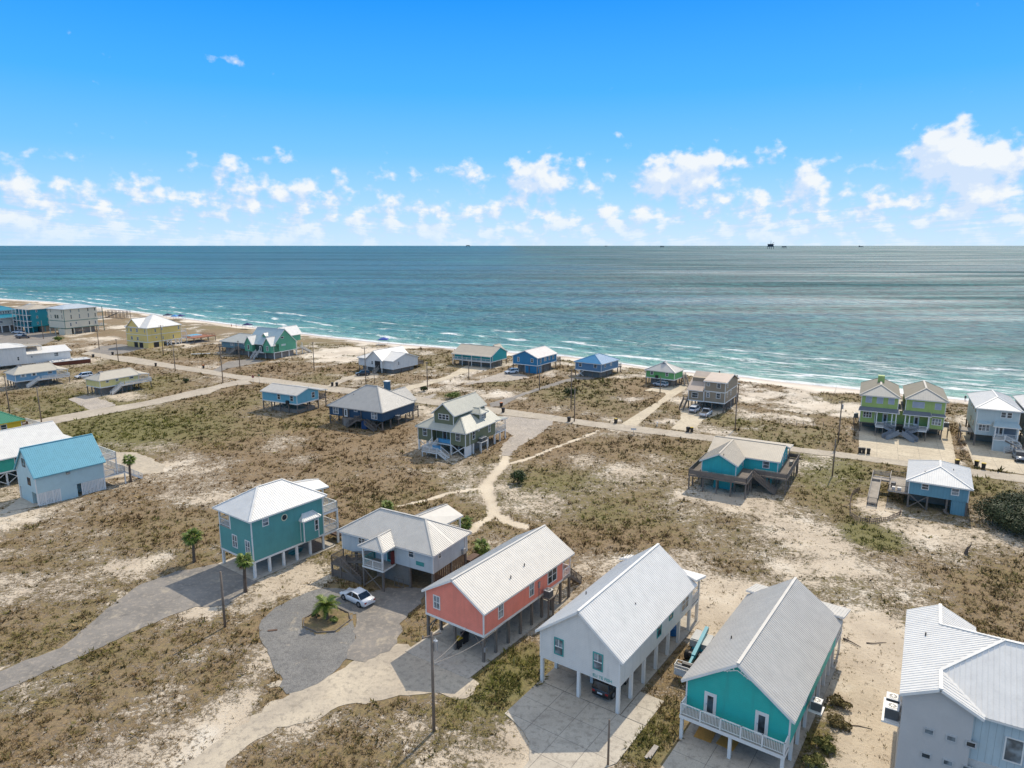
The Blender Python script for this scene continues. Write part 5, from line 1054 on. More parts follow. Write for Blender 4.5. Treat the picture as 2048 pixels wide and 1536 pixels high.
def small_blue_cottage():
    h = House('lblue4', 'stilt_house', 'light blue stilt cottage with low pale roof next to the road bend'); p = h.p; Lu, Lv, f, e, r = (p[k] for k in ('Lu', 'Lv', 'f', 'e', 'r'))
    h.wall(0, Lu, 0, Lv, f, e, paint('sky_blue_batten', P(112, 182, 206), 'batten', .6, .05, pitch=.4), 'v', r); h.gable(0, Lu, 0, Lv, e, r, 'v', RF_GREYW, oe=.4, og=.35)
    h.win('L', 5.7, 3.25, 6.8, 4.7, 'sash'); h.win('L', 1.2, 3.25, 2.35, 4.7, 'sash'); h.win('R', 5.15, 3.25, 6.3, 4.8, 'sash')
    h.under(0, Lu, 0, Lv, f - .2, .24, GREYWOOD, 3, 5); h.xbrace('R.1', .3, Lu - .3, .2, f - .25); h.xbrace('L.1', Lv - 3, Lv - .3, .2, f - .25); h.xbrace('L.1', 3, 5.8, .2, f - .25)
    h.deck(Lu + .02, Lu + 2.8, 0, Lv, f, GREYWOOD, 'v'); h.rail((Lu + 2.7, .08, f), (Lu + 2.7, Lv - .1, f), GREYWOOD, .95, style='boards'); h.rail((Lu + .1, .08, f), (Lu + 2.7, .08, f), GREYWOOD, .95, style='boards')
    for v in (.1, Lv / 2, Lv - .1): h.post(Lu + 2.7, v, -.1, f - .05, .2, GREYWOOD); h.post(Lu + 2.7, v, f, e - .3, .14, GREYWOOD, 'porch_post')
    h.roof([[(Lu + .45, -.35, e - .1), (Lu + 3.1, -.35, e - .4), (Lu + 3.1, Lv + .35, e - .4), (Lu + .45, Lv + .35, e - .1)]], RF_GREYW, name='porch_roof')
    h.part(MB().box(.8, 6.8, .6, 9.5, 0.0, .9), 'storage_wall', paint('shaded_board', (.30, .26, .22), 'wood', .9)); h.part(MB().box(-.5, -.01, 2.7, 3.5, f - .1, f + .7), 'window_unit', BLACKP); return h
def navy_house():
    h = House('navy5', 'stilt_house', 'navy blue stilt house with big grey hip roof and blue chimney'); p = h.p; Lu, Lv, f, e, r, r0, r1 = (p[k] for k in ('Lu', 'Lv', 'f', 'e', 'r', 'r0', 'r1'))
    nm = paint('navy_batten', P(34, 74, 106), 'batten', .6, .08, pitch=.4); h.wall(0, Lu, 0, Lv, f, e, nm, trim=None); h.hip(0, Lu, 0, Lv, e, (Lu / 2, r0), (Lu / 2, r1), r, RF_GREY, .4, fascia=RF_GREY)
    # rear wing with its own ridge, chimney between
    h.wall(Lu - .02, Lu + 2.2, 1.2, 7.2, f, e, nm, trim=None, skirt=False, name='rear_wall')
    h.roof([[(Lu / 2 + 1.2, 4.2, e + 2.9), (Lu + 2.6, 4.2, e + 2.9), (Lu + 2.6, .7, e - .05), (Lu - .2, .7, e - .05)], [(Lu + 2.6, 4.2, e + 2.9), (Lu / 2 + 1.2, 4.2, e + 2.9), (Lu - .2, 7.7, e - .05), (Lu + 2.6, 7.7, e - .05)]], RF_GREY, fascia=RF_GREY, name='rear_roof')
    c = h.part(MB().box(10.1, 11.2, 5.9, 7.1, 5.0, 9.3), 'chimney', paint('chimney_blue', P(44, 92, 124))); h.part(MB().box(10.0, 11.3, 5.8, 7.2, 9.3, 9.42), 'chimney_cap', WHITE, c)
    h.win('L', 12.9, 2.65, 14.6, 4.35, 'twin'); h.win('L', 1.45, 2.6, 3.15, 4.3, 'twin'); h.win('L', 7.2, 3.75, 8.2, 4.4, 'plain')
    # flat dark sheet painting the shade of a recessed entry
    h.part(MB().box(-.03, -.004, 9.7, 11.5, f, f + 2.0), 'entry_shadow_sheet', paint('shadow_navy', (.012, .025, .045))); h.door('L-.03', 10.2, f + .02, 11.2, f + 1.95); 
    for v in (9.7, 6.1, 11.5): h.post(-.12, v, -.1, e - .1, .14, GREYWOOD, 'porch_post')
    h.deck(-1.3, -.04, 5.6, 9.7, f, GREYWOOD, 'v'); h.rail((-1.25, 5.7, f), (-1.25, 7.2, f), GREYWOOD, .9)
    h.stairs((-.9, 6.4, f), (-.9, 9.6, .1), 1.0, GREYWOOD); h.stairs((-.9, 4.2, 1.6), (-.9, 1.4, .1), 1.0, GREYWOOD)
    h.part(MB().box(-.6, .6, 4.3, 5.7, 0, 1.9), 'storage_box', paint('storage_blue', P(30, 70, 120))); h.part(MB().box(-.2, 1.0, 9.6, 11.4, 0, 2.0), 'storage_wall', paint('shaded_board', (.30, .26, .22), 'wood', .9))
    h.under(0, Lu, 0, Lv, f - .2, .26, GREYWOOD, 5, 5); h.xbrace('L.1', Lv - 2.6, Lv - .3, .15, f - .25); h.xbrace('R.1', Lu - 2.8, Lu - .3, .15, f - .25); h.xbrace('L.1', .3, 3.0, .15, f - .25)
    h.deck(Lu + .0, Lu + 2.4, .2, 3.0, f, GREYWOOD, 'v'); h.rail((Lu + 2.3, .25, f), (Lu + 2.3, 3, f), GREYWOOD, .95, style='boards'); h.rail((Lu + .1, .25, f), (Lu + 2.3, .25, f), GREYWOOD, .95, style='boards'); h.posts([(Lu + 2.3, .3), (Lu + 2.3, 2.9)], f, .2, GREYWOOD)
    h.vent(3.2, 10.8, 6.9); h.vent(8.4, 2.6, 6.3)
    h.part(MB().box(.5, Lu - .5, 6, 6.1, 0, f - .2), 'storage_wall', paint('shaded_board', (.30, .26, .22), 'wood', .9))
    house_ac(h, 4.9, -.7, f - .25, 'air conditioner on a platform beside the navy blue house'); return h
def olive_house():
    h = House('olive6', 'stilt_house', 'olive green cottage with upper gable and dormer and white front stairs'); p = h.p; Lu, Lv, f, e, gf, g0, g1, gb, ge, gr, gR = (p[k] for k in ('Lu', 'Lv', 'f', 'e', 'gf', 'g0', 'g1', 'gb', 'ge', 'gr', 'gR'))
    om = paint('olive_siding', P(116, 122, 96), 'siding', .65, .06); RO = paint('pale_olive_metal_roof', (.47, .455, .37), 'metal', .45, .07); v0, v1 = 3.6, 8.3
    h.wall(1.6, Lu, 0.0, Lv, f, e, om, skirt=False); h.wall(0, 1.58, 0, v0 + .1, f, e, om, skirt=False); h.wall(0, 1.58, v1, Lv, f, e, om, skirt=False)
    # lower roof: hip rising to the upper gable
    o = .45; z = e - .1; zt = e + 2.15; k = 3.3
    c00, c10, c11, c01 = (-o, -o, z), (gR + .4, -o, z), (gR + .4, Lv + o, z), (-o, Lv + o, z); t00, t10, t11, t01 = (k, k, zt), (gR + .4, k, zt), (gR + .4, Lv - k, zt), (k, Lv - k, zt)
    h.roof([[c00, c10, t10, t00], [c11, c01, t01, t11], [c01, c00, t00, t01], ], RO, .35)
    h.wall(gf, gR, g0, g1 + .3, e + .1, ge, om, 'u', gr, skirt=False, name='upper_wall'); h.gable(gf, gR, g0, g1 + .3, ge, gr, 'u', RO, oe=.5, og=.35, name='upper_roof')
    h.win('L%g' % gf, 4.65, 6.9, 7.3, 8.1, 'triple'); h.win('L', 9.5, 3.2, 10.6, 5.0, 'grid'); h.win('L', 1.25, 3.2, 2.35, 5.0, 'grid'); h.win('L1.6', 3.85, 3.9, 4.75, 4.9, 'plain'); h.win('R', 2.5, 3.1, 3.5, 4.95, 'sash'); h.win('R', 8.7, 3.2, 9.6, 5.0, 'sash'); h.win('R', 4.6, 4.4, 5.3, 4.9, 'plain')
    h.door('L1.6', 5.6, f + .05, 6.7, f + 2.2, paint('dark_green_door', (.03, .08, .06)))
    # dormer on the right slope
    h.wall(7.3, 9.6, 1.1, 4.0, e + .2, 7.5, om, skirt=False, name='dormer_wall'); h.win('R1.1', 7.7, 6.1, 9.2, 7.2, 'twin')
    zz = 7.5; h.roof([[(6.9, .6, zz), (10.0, .6, zz), (8.45, 1.9, zz + .85)], [(6.9, 4.2, zz), (6.9, .6, zz), (8.45, 1.9, zz + .85), (8.45, 4.6, zz + .85)], [(10.0, .6, zz), (10.0, 4.2, zz), (8.45, 4.6, zz + .85), (8.45, 1.9, zz + .85)]], RO, name='dormer_roof')
    # left dormer seen behind
    h.wall(7.5, 10.5, Lv - 4.0, Lv - 1.2, e + .2, 7.3, om, trim=None, skirt=False, name='dormer_wall'); h.roof([[(7.0, Lv - .8, 7.3), (11.0, Lv - .8, 7.3), (11.0, Lv - 4.4, 8.3), (7.0, Lv - 4.4, 8.3)]], RF_GREY, name='dormer_roof')
    for u in (.16, 3.0, 5.8, 8.6, Lu - .16):
        for v in (.16, v0, v1, Lv - .16): h.post(u, v, -.1, f - .005, .32, WHITE)
    h.xbrace('L.1', .3, v0 - .1, .2, f - .1, WHITE, .16); h.xbrace('L.1', v1 + .1, Lv - .3, .2, f - .1, WHITE, .14)
    lb = paint('sky_blue_panel', P(84, 158, 206)); h.deck(0, 1.58, v0 + .12, v1 - .02, f, PALEWOOD, 'v', rim=WHITE); h.rail((.06, v0 + .2, f), (.06, 6.6, f), lb, .95, style='solid')
    h.stairs((.0, 7.5, f), (-1.9, 7.5, 1.25), 1.3, WHITE, side=(1, 1)); h.deck(-3.6, -1.9, 4.6, 8.3, 1.25, PALEWOOD, 'v', rim=WHITE); h.rail((-3.55, 4.65, 1.25), (-3.55, 8.25, 1.25), WHITE, .95); h.rail((-3.55, 8.25, 1.25), (-1.95, 8.25, 1.25), WHITE, .95); h.rail((-1.95, 4.65, 1.25), (-1.95, 6.7, 1.25), lb, .95, style='solid')
    h.stairs((-2.7, 4.6, 1.25), (-2.7, 2.6, .05), 1.2, WHITE); h.posts([(-3.5, 4.7), (-3.5, 8.2), (-2.0, 4.7), (-2.0, 8.2)], 1.2, .16, WHITE)
    h.part(MB().box(.3, 2.3, .1, .16, 0, f - .1), 'slat_panel', WHITE); h.part(MB().box(2.4, Lu - .2, 1.6, 1.66, 0, f - .1), 'storage_wall', paint('shaded_board', (.30, .26, .22), 'wood', .9))
    D2 = 4.6; h.deck(Lu + .02, Lu + D2, .1, Lv - .1, f, PALEWOOD, 'v', rim=WHITE); h.rail((Lu + D2 - .06, .15, f), (Lu + D2 - .06, Lv - .2, f), WHITE); h.rail((Lu + .1, .15, f), (Lu + D2 - .06, .15, f), WHITE)
    for u in (Lu + 2.2, Lu + D2 - .1):
        for v in (.2, Lv / 2, Lv - .2): h.post(u, v, -.1, f - .05, .24, WHITE)
    h.roof([[(Lu - .3, -.4, e + .1), (Lu + D2, -.4, e - .35), (Lu + D2, Lv + .4, e - .35), (Lu - .3, Lv + .4, e + .1)]], RO, .35, name='porch_roof')
    for v in (.2, Lv - .2): h.post(Lu + D2 - .1, v, f, e - .4, .14, WHITE, 'porch_post')
    g = 'pair of air conditioners beside the olive cottage'; h.part(MB().box(4.2, 6.8, -1.1, -.06, f - .15, f - .02), 'equipment_platform', WHITE); h.posts([(4.3, -1.0), (6.7, -1.0)], f - .16, .16, WHITE)
    for u, t in ((4.95, 'left'), (6.05, 'right')): x, y, z_ = h.world(u, -.6, f - .01); ac_unit((x, y, z_), h.a, t + ' of two air conditioners on a shelf of the olive cottage', g)
    return h
def turq_deck_cottage():
    h = House('turq7', 'stilt_house', 'turquoise L-shaped cottage with tan roof and wraparound grey wooden deck'); p = h.p; Lu, Lv, f, e, r, wu, w0, w1 = (p[k] for k in ('Lu', 'Lv', 'f', 'e', 'r', 'wu', 'w0', 'w1'))
    tm = paint('turquoise_batten', P(56, 184, 190), 'batten', .6, .05, pitch=.42); h.wall(0, Lu, 0, Lv, f, e, tm, 'v', r, skirt=False); h.wall(-wu, -.01, w0, w1, f, e, tm, 'u', r - .1, skirt=False, name='wing_wall')
    h.gable(0, Lu, 0, Lv, e, r, 'v', RF_TAN, oe=.4, og=.35); 
    wm = (w0 + w1) / 2; m = (r - .1 - e) / ((w1 - w0) / 2); z = e + .05 - m * .4; R_ = r - .05; b = -wu - .35; mm = (r - e) / (Lu / 2); ub = lambda zz: (zz - e) / mm
    h.roof([[(b, w0 - .4, z), (-.4, w0 - .4, z), (Lu / 2 - .3, wm, R_ + .02), (b, wm, R_ + .02)], [(-.4, w1 + .4, z), (b, w1 + .4, z), (b, wm, R_ + .02), (Lu / 2 - .3, wm, R_ + .02)]], RF_TAN, name='wing_roof')
    h.win('L', 1.4, 3.4, 2.6, 4.75, 'sash'); h.win('R%g' % w0, -1.2, 3.6, -.4, 4.7, 'sash'); h.door('R', 4.2, f + .03, 5.1, f + 2.05); h.win('R', 6.8, 3.5, 7.8, 4.6, 'sash')
    dk = -wu - 2.5; d1 = w0 - 2.4; db = -2.6; dr = -2.0
    h.deck(dk, -wu - .01, d1, w1 + 1.6, f, GREYWOOD, 'v'); h.deck(-wu, db, d1, w0 - .01, f, GREYWOOD, 'v'); h.deck(db, -.01, dr, w0 - .01, f, GREYWOOD, 'v'); h.deck(.01, Lu + 1.5, dr, -.01, f, GREYWOOD, 'u'); h.deck(-wu, 3, w1 + .02, w1 + 1.6, f, GREYWOOD, 'u')
    for a, b_ in (((dk + .05, d1 + .05), (dk + .05, w1 + 1.55)), ((dk + .05, d1 + .05), (db - 1.2, d1 + .05)), ((db + .05, dr + .05), (db + .05, d1 + .0)), ((db + .05, dr + .05), (Lu + 1.45, dr + .05)), ((dk + .05, w1 + 1.55), (3, w1 + 1.55)), ((Lu + 1.45, dr + .05), (Lu + 1.45, -.2))):
        h.rail((*a, f), (*b_, f), GREYWOOD, .95, style='solid')
    h.stairs((db - .6, d1 - .1, f), (db - .6, d1 - 3.9, .05), 1.0, GREYWOOD, style='boards')
    for u, v in ((dk + .15, d1 + .15), (dk + .15, d1 + 2.6), (dk + .15, w0 + 2.6), (dk + .15, w1 - 1), (dk + .15, w1 + 1.45), (-wu, d1 + .15), (db - 1.2, d1 + .15), (db + .15, dr + .15), (.8, dr + .15), (3.6, dr + .15), (6.4, dr + .15), (9.2, dr + .15), (Lu + 1.3, dr + .15), (-wu, w1 + 1.45), (-2, w1 + 1.45)): h.post(u, v, -.1, f - .06, .2, GREYWOOD)
    h.under(0, Lu, 0, Lv, f, .26, GREYWOOD, 4, 5); h.under(-wu, 0, w0, w1, f, .26, GREYWOOD, 2, 3)
    h.part(MB().box(-wu + 1, -.5, w0 + 1, w1 - 2, 0, f - .01), 'ground_room', tm); h.part(MB().box(.5, 3.0, 2.0, 6.5, 0, f - .02), 'storage_wall', paint('shaded_board', (.30, .26, .22), 'wood', .9)); h.posts([(-.6, .9), (-1.0, 1.5)], f, .2, tm)
    h.part(MB().box(5.8, 7.2, dr + .5, dr + 1.0, f + .01, f + .75).box(5.6, 7.4, dr + .1, dr + .35, f + .35, f + .45), 'picnic_table', PALEWOOD)
    # rear porch roof slope
    h.roof([[(Lu + .42, -.35, e - .1), (Lu + 4.6, -.35, e - .5), (Lu + 4.6, Lv + .35, e - .5), (Lu + .42, Lv + .35, e - .1)]], RF_TAN, name='porch_roof'); h.deck(Lu + .05, Lu + 4.3, 0, Lv, f, GREYWOOD, 'v'); h.posts([(Lu + 4.2, .2), (Lu + 4.2, 4), (Lu + 4.2, 8), (Lu + 4.2, Lv - .2)], e - .5, .18, WHITE)
    h.vent(-wu + .2, wm - .7, r - .35); return h
def blue_white_cottage():
    h = House('blue8', 'stilt_house', 'blue batten stilt cottage with white hip roof beside the round sand enclosure'); p = h.p; Lu, Lv, f, e, r, ru, rb = (p[k] for k in ('Lu', 'Lv', 'f', 'e', 'r', 'ru', 'rb'))
    bm = paint('mid_blue_batten', P(108, 160, 182), 'batten', .6, .06, pitch=.42); h.wall(0, Lu, 0, Lv, f, e, bm, skirt=False); h.hip(0, Lu, 0, Lv, e, (ru, Lv / 2), (rb + .8, Lv / 2), r, RF_BRIGHT, .5)
    h.win('L', 5.45, 3.4, 6.5, 4.4, 'sash'); h.win('L', 1.3, 3.2, 2.4, 4.4, 'sash'); h.part(MB().box(.15, 3.0, .15, 2.2, -.1, f - .01), 'ground_room', bm); h.part(MB().box(4.0, 4.1, 2.2, Lv - .3, -.05, f - .01), 'storage_wall', paint('shaded_board', (.30, .26, .22), 'wood', .9))
    h.under(0, Lu, 0, Lv, f, .26, GREYWOOD, 4, 4); h.xbrace('L.1', 5.5, Lv - .2, .1, f - .1); h.stairs((-.5, 3.1, .8), (-.5, 2.4, .05), .7, GREYWOOD, side=(0, 0))
    h.deck(.3, 8.6, Lv + .02, Lv + 2.9, f, PALEWOOD, 'u'); h.rail((.35, Lv + .1, f), (.35, Lv + 2.85, f), GREYWOOD, .95); h.rail((8.55, Lv + .1, f), (8.55, Lv + 2.85, f), GREYWOOD, .95); h.rail((4.0, Lv + 2.85, f), (8.55, Lv + 2.85, f), PALEWOOD, .95, style='boards'); h.rail((.35, Lv + 2.85, f), (1.6, Lv + 2.85, f), GREYWOOD, .95)
    h.deck(5.6, 7.6, Lv + 2.95, Lv + 5.6, f - .05, PALEWOOD, 'v'); h.rail((7.55, Lv + 3, f), (7.55, Lv + 5.5, f), PALEWOOD, .95, style='boards')
    # long ramp down towards the camera
    rp = MB(); rp.bar((7.4, Lv + 4.9, f - .1), (-2.4, Lv + 4.9, .5), 1.4, .08); h.part(rp, 'ramp', PALEWOOD); h.rail((7.3, Lv + 5.6, f - .1), (-2.4, Lv + 5.6, .5), PALEWOOD, .95, style='boards'); h.rail((5.5, Lv + 4.2, f - .4), (-2.4, Lv + 4.2, .5), PALEWOOD, .95, style='boards'); h.rail((-2.4, Lv + 4.2, .5), (-2.4, Lv + 5.6, .5), GREYWOOD, .95)
    for u, v in ((.4, Lv + 2.8), (4, Lv + 2.8), (8.5, Lv + 2.8), (7.4, Lv + 5.5), (-2.3, Lv + 4.2), (-2.3, Lv + 5.6), (2.5, Lv + 5.6), (2.5, Lv + 4.2)): h.post(u, v, -.1, f - .1 if u > 3 else .5 + max(0, (u + 2.4) * .17), .18, GREYWOOD)
    h.part(MB().box(2.2, 3.0, Lv + 2.0, Lv + 2.6, f + .01, f + .7).box(3.3, 3.9, Lv + 1.9, Lv + 2.5, f + .01, f + .5), 'deck_grill', BLACKP); h.part(MB().box(.8, 1.4, Lv + 1.0, Lv + 1.6, f + .01, f + .45).box(.8, 1.4, Lv + 1.9, Lv + 2.4, f + .01, f + .45), 'deck_seats', WHITE)
    h.vent(2.0, 6.2, 5.7); h.vent(5.2, 2.2, 5.8); return h
# ---- beach row
def yellow_house():
    h = House('yellow', 'beach_house', 'large two-storey yellow house with white hip roof and pool deck'); p = h.p; Lu, Lv, f, e, r, ru = (p[k] for k in ('Lu', 'Lv', 'f', 'e', 'r', 'ru'))
    ym = paint('butter_yellow_siding', P(236, 208, 128), 'siding', .6, .05); h.wall(0, Lu, 0, Lv, f, e, ym); h.wall(0, Lu * .45, 0, Lv, -.1, f - .2, ym, trim=None, name='ground_wall')
    h.hip(0, Lu, 0, Lv, e, (ru, Lv / 2), (ru, Lv / 2), r, RF_BRIGHT, .4, rib=.5); b = MB(); h.wbox(b, 'L', -.05, Lv, 5.3, 5.5, 0, .05); h.wbox(b, 'R', -.05, Lu, 5.3, 5.5, .002, .05); h.part(b, 'belt_board', WHITE)
    # front cross gable
    g0, g1 = 4.4, 12.6; gm = (g0 + g1) / 2; gz = 11.9; h.part(MB().extrude([(-.15, g0, e - .05), (-.15, g1, e - .05), (-.15, gm, gz)], (4.5, 0, 0)), 'front_gable', ym)
    m = (gz - e) / (gm - g0); h.roof([[(-.5, g0 - .4, e - m * .4 + .08), (2.2, g0 - .4, e - m * .4 + .08), (ru - .6, gm, gz + .08), (-.5, gm, gz + .08)], [(2.2, g1 + .4, e - m * .4 + .08), (-.5, g1 + .4, e - m * .4 + .08), (-.5, gm, gz + .08), (ru - .6, gm, gz + .08)]], RF_BRIGHT, .5, name='gable_roof')
    for w in (('R', 3.5, 6.4, 4.1, 7.8), ('R', 3.8, 3.8, 4.4, 4.5), ('R', 14.7, 6.4, 15.3, 7.8), ('R', 11.85, 2.9, 12.4, 4.4), ('R', 6.9, 3.0, 7.4, 4.3), ('L', 1.2, 6.4, 1.7, 7.8), ('L', 12.4, 6.4, 12.85, 7.8)): h.win(*w, style='sash')
    for w in (('L', 9.6, 6.4, 10.8, 7.9), ('L', 5.7, 6.4, 7.0, 7.9), ('L', 9.5, 3.0, 10.7, 4.5), ('L', 5.7, 2.95, 6.9, 4.4)): h.win(*w, style='twin')
    for c0, c1 in ((3.2, 5.6), (6.6, 9.0)): b = MB(); h.wbox(b, 'L', c0, c1, 0, f - .35, .005, .02); h.part(b, 'garage_shadow_panel', DARK)  # dark panels on the wall paint the shade of open garage bays
    b = MB(); h.wbox(b, 'R', 2.6, 5.0, 0, f - .35, .005, .02); h.part(b, 'garage_shadow_panel', DARK)
    for u in (9.0, 11.0, 13.0, 15.0, Lu - .2):
        for v in (.2, Lv / 2, Lv - .2): h.post(u, v, -.1, f - .2, .25, WHITE)
    h.xbrace('R.1', 9.0, 11.0, .1, f - .3, WHITE, .14); h.xbrace('R.1', 13.0, 15.0, .1, f - .3, WHITE, .14); h.part(MB().box(Lu * .45, Lu - .05, .3, Lv - .3, f - .3, f - .21), 'floor_deck', WHITE)
    h.deck(Lu + .02, Lu + 2.6, 0, Lv, f, PALEWOOD, 'v', rim=WHITE); h.deck(Lu + .02, Lu + 2.6, 0, Lv, 5.4, PALEWOOD, 'v', rim=WHITE)
    for z in (f, 5.4): h.rail((Lu + 2.5, .1, z), (Lu + 2.5, Lv - .1, z), WHITE, bal=.3); h.rail((Lu + .1, .1, z), (Lu + 2.5, .1, z), WHITE, bal=.3)
    for v in (.1, Lv / 2, Lv - .1): h.post(Lu + 2.5, v, -.1, 5.35, .2, WHITE)
    BR = paint('red_brown_deck', P(156, 104, 78), 'wood', .85, .1); h.deck(Lu + 2.7, Lu + 14, -4.5, 5.5, f - .2, BR, 'v'); h.under(Lu + 2.7, Lu + 14, -4.5, 5.5, f - .5, .2, GREYWOOD, 4, 3); h.rail((Lu + 13.9, -4.4, f - .2), (Lu + 13.9, 5.4, f - .2), BR, .9, .3)
    pw = paint('pool_water', P(40, 150, 180), rough=.1, var=.05); h.part(MB().box(Lu + 5, Lu + 11, .5, 4.2, f - .19, f + .35), 'pool_rim', WHITE); h.part(MB().box(Lu + 5.3, Lu + 10.7, .8, 3.9, f + .352, f + .37), 'pool_water', pw); return h
def green_complex():
    h = House('green6', 'beach_house', 'sea-green gabled house with two front gables and white stairs'); p = h.p; Lu, Lv, f, e, r = (p[k] for k in ('Lu', 'Lv', 'f', 'e', 'r'))
    gm = paint('jade_siding', P(92, 170, 140), 'siding', .6, .05); RB = paint('blue_grey_metal_roof', P(168, 190, 200), 'metal', .4, .05); h.wall(0, Lu, 0, Lv, f, e, gm, 'v', r); h.gable(0, Lu, 0, Lv, e, r, 'v', RB, oe=.4, og=.3, rib=.45)
    for c0, c1 in ((.0, 3.9), (9.7, Lv)):
        cm = (c0 + c1) / 2; z = 8.3; h.part(MB().extrude([(-1.3, c0, f), (-1.3, c1, f), (-1.3, c1, e), (-1.3, cm, z - .15), (-1.3, c0, e)], (4.0, 0, 0)), 'front_gable', gm)
        m = (z - e) / (cm - c0); y = e - m * .35; h.roof([[(-1.6, c0 - .35, y), (.6, c0 - .35, y), (3.0, cm, z), (-1.6, cm, z)], [(.6, c1 + .35, y), (-1.6, c1 + .35, y), (-1.6, cm, z), (3.0, cm, z)]], RF_BRIGHT, .45, name='gable_roof')
        h.win('L-1.3', cm - .5, f + .7, cm + .5, f + 2.5, 'sash')
    h.win('R', 3.8, 7.3, 5.4, 8.1, 'plain'); h.part(MB().box(3.9, 6.2, -.05, -.004, 4.5, 5.2), 'name_board', paint('pale_board', (.5, .62, .55)))
    h.wall(2.2, 4.6, 5.6, 7.6, e, 8.6, gm, skirt=False, name='dormer_wall'); h.gable(2.0, 4.4, 5.6, 7.6, 8.4, 9.3, 'u', RF_BRIGHT, oe=.3, og=.3, rib=.45, name='dormer_roof')
    h.gable(Lu * .5, Lu + 3.5, .3, 5.2, 8.2, r + .4, 'u', RF_BRIGHT, oe=.3, og=.3, rib=.45, name='rear_roof'); h.wall(Lu * .5, Lu + 3.2, .5, 5.0, e, 8.2, gm, skirt=False, trim=None, name='rear_wall')
    h.part(MB().box(-.1, -.02, 4.2, 9.4, f, e - .2), 'entry_shadow_panel', paint('shadow_green', (.02, .06, .05))); h.deck(-1.3, -.12, 3.95, 9.65, f, PALEWOOD, 'v', rim=WHITE); h.door('L-.1', 6.2, f + .02, 7.2, f + 2.1)  # dark green panel paints the shade of the entry between the gables
    h.stairs((-1.3, 7.0, f), (-4.2, 7.0, .05), 1.6, PALEWOOD, WHITE)
    h.under(0, Lu, 0, Lv, f - .2, .24, WHITE, 4, 4); h.part(MB().box(.8, Lu - .8, .8, Lv - .8, 0, f - .22), 'storage_wall', paint('shaded_board', (.30, .26, .22), 'wood', .9))
    h.deck(Lu + .02, Lu + 3.5, 0, 6, f, PALEWOOD, 'v'); h.stairs((Lu + 3.2, .6, f), (Lu + 6.8, -.8, .05), 1.2, PALEWOOD, WHITE)
    for u in (Lu + .3, Lu + 3.3): h.post(u, .1, -.1, f + 2.2, .2, WHITE)
    return h
def blue_grey_annex():
    h = House('green6', 'stilt_house', 'low blue-grey stilt house attached left of the sea-green gabled house'); x, y, z = h.world(2.0, 14.2); h.root.location = (x, y, 0); h.loc = (x, y); Lu, Lv, f, e, r = 10.5, 15.5, 2.5, 5.0, 7.6
    bm = paint('slate_blue_siding', P(104, 138, 152), 'siding', .6, .06); h.wall(0, Lu, 0, Lv, f, e, bm, trim=None); h.hip(0, Lu, 0, Lv, e, (Lu / 2, 4.5), (Lu / 2, Lv - 4.5), r, paint('pale_shingle', P(178, 182, 182), 'plain', .9, .08), .6, rib=None)
    h.under(0, Lu, 0, Lv, f - .2, .24, GREYWOOD, 3, 5); h.win('L', 2.0, 3.4, 3.2, 4.6); h.win('L', 6.0, 3.0, 6.8, 4.7); h.win('L', 8.5, 3.4, 10.5, 4.6, 'twin'); h.stairs((-.6, 7.0, f), (-.6, 10.8, .05), 1.1, PALEWOOD); h.deck(-1.2, -.02, 4, 7, f, GREYWOOD, 'v'); h.rail((-1.15, 4.05, f), (-1.15, 7, f), GREYWOOD, .95, style='boards')
    h.deck(1, Lu, Lv + .02, Lv + 3, f, GREYWOOD, 'u'); h.rail((1.05, Lv + 2.95, f), (Lu, Lv + 2.95, f), GREYWOOD, .95, style='boards'); h.posts([(1.2, Lv + 2.8), (Lu - .2, Lv + 2.8)], f, .2, GREYWOOD); h.part(MB().box(1, Lu - 1, 1, Lv - 1, 0, f - .25), 'storage_wall', paint('shaded_board', (.30, .26, .22), 'wood', .9)); return h
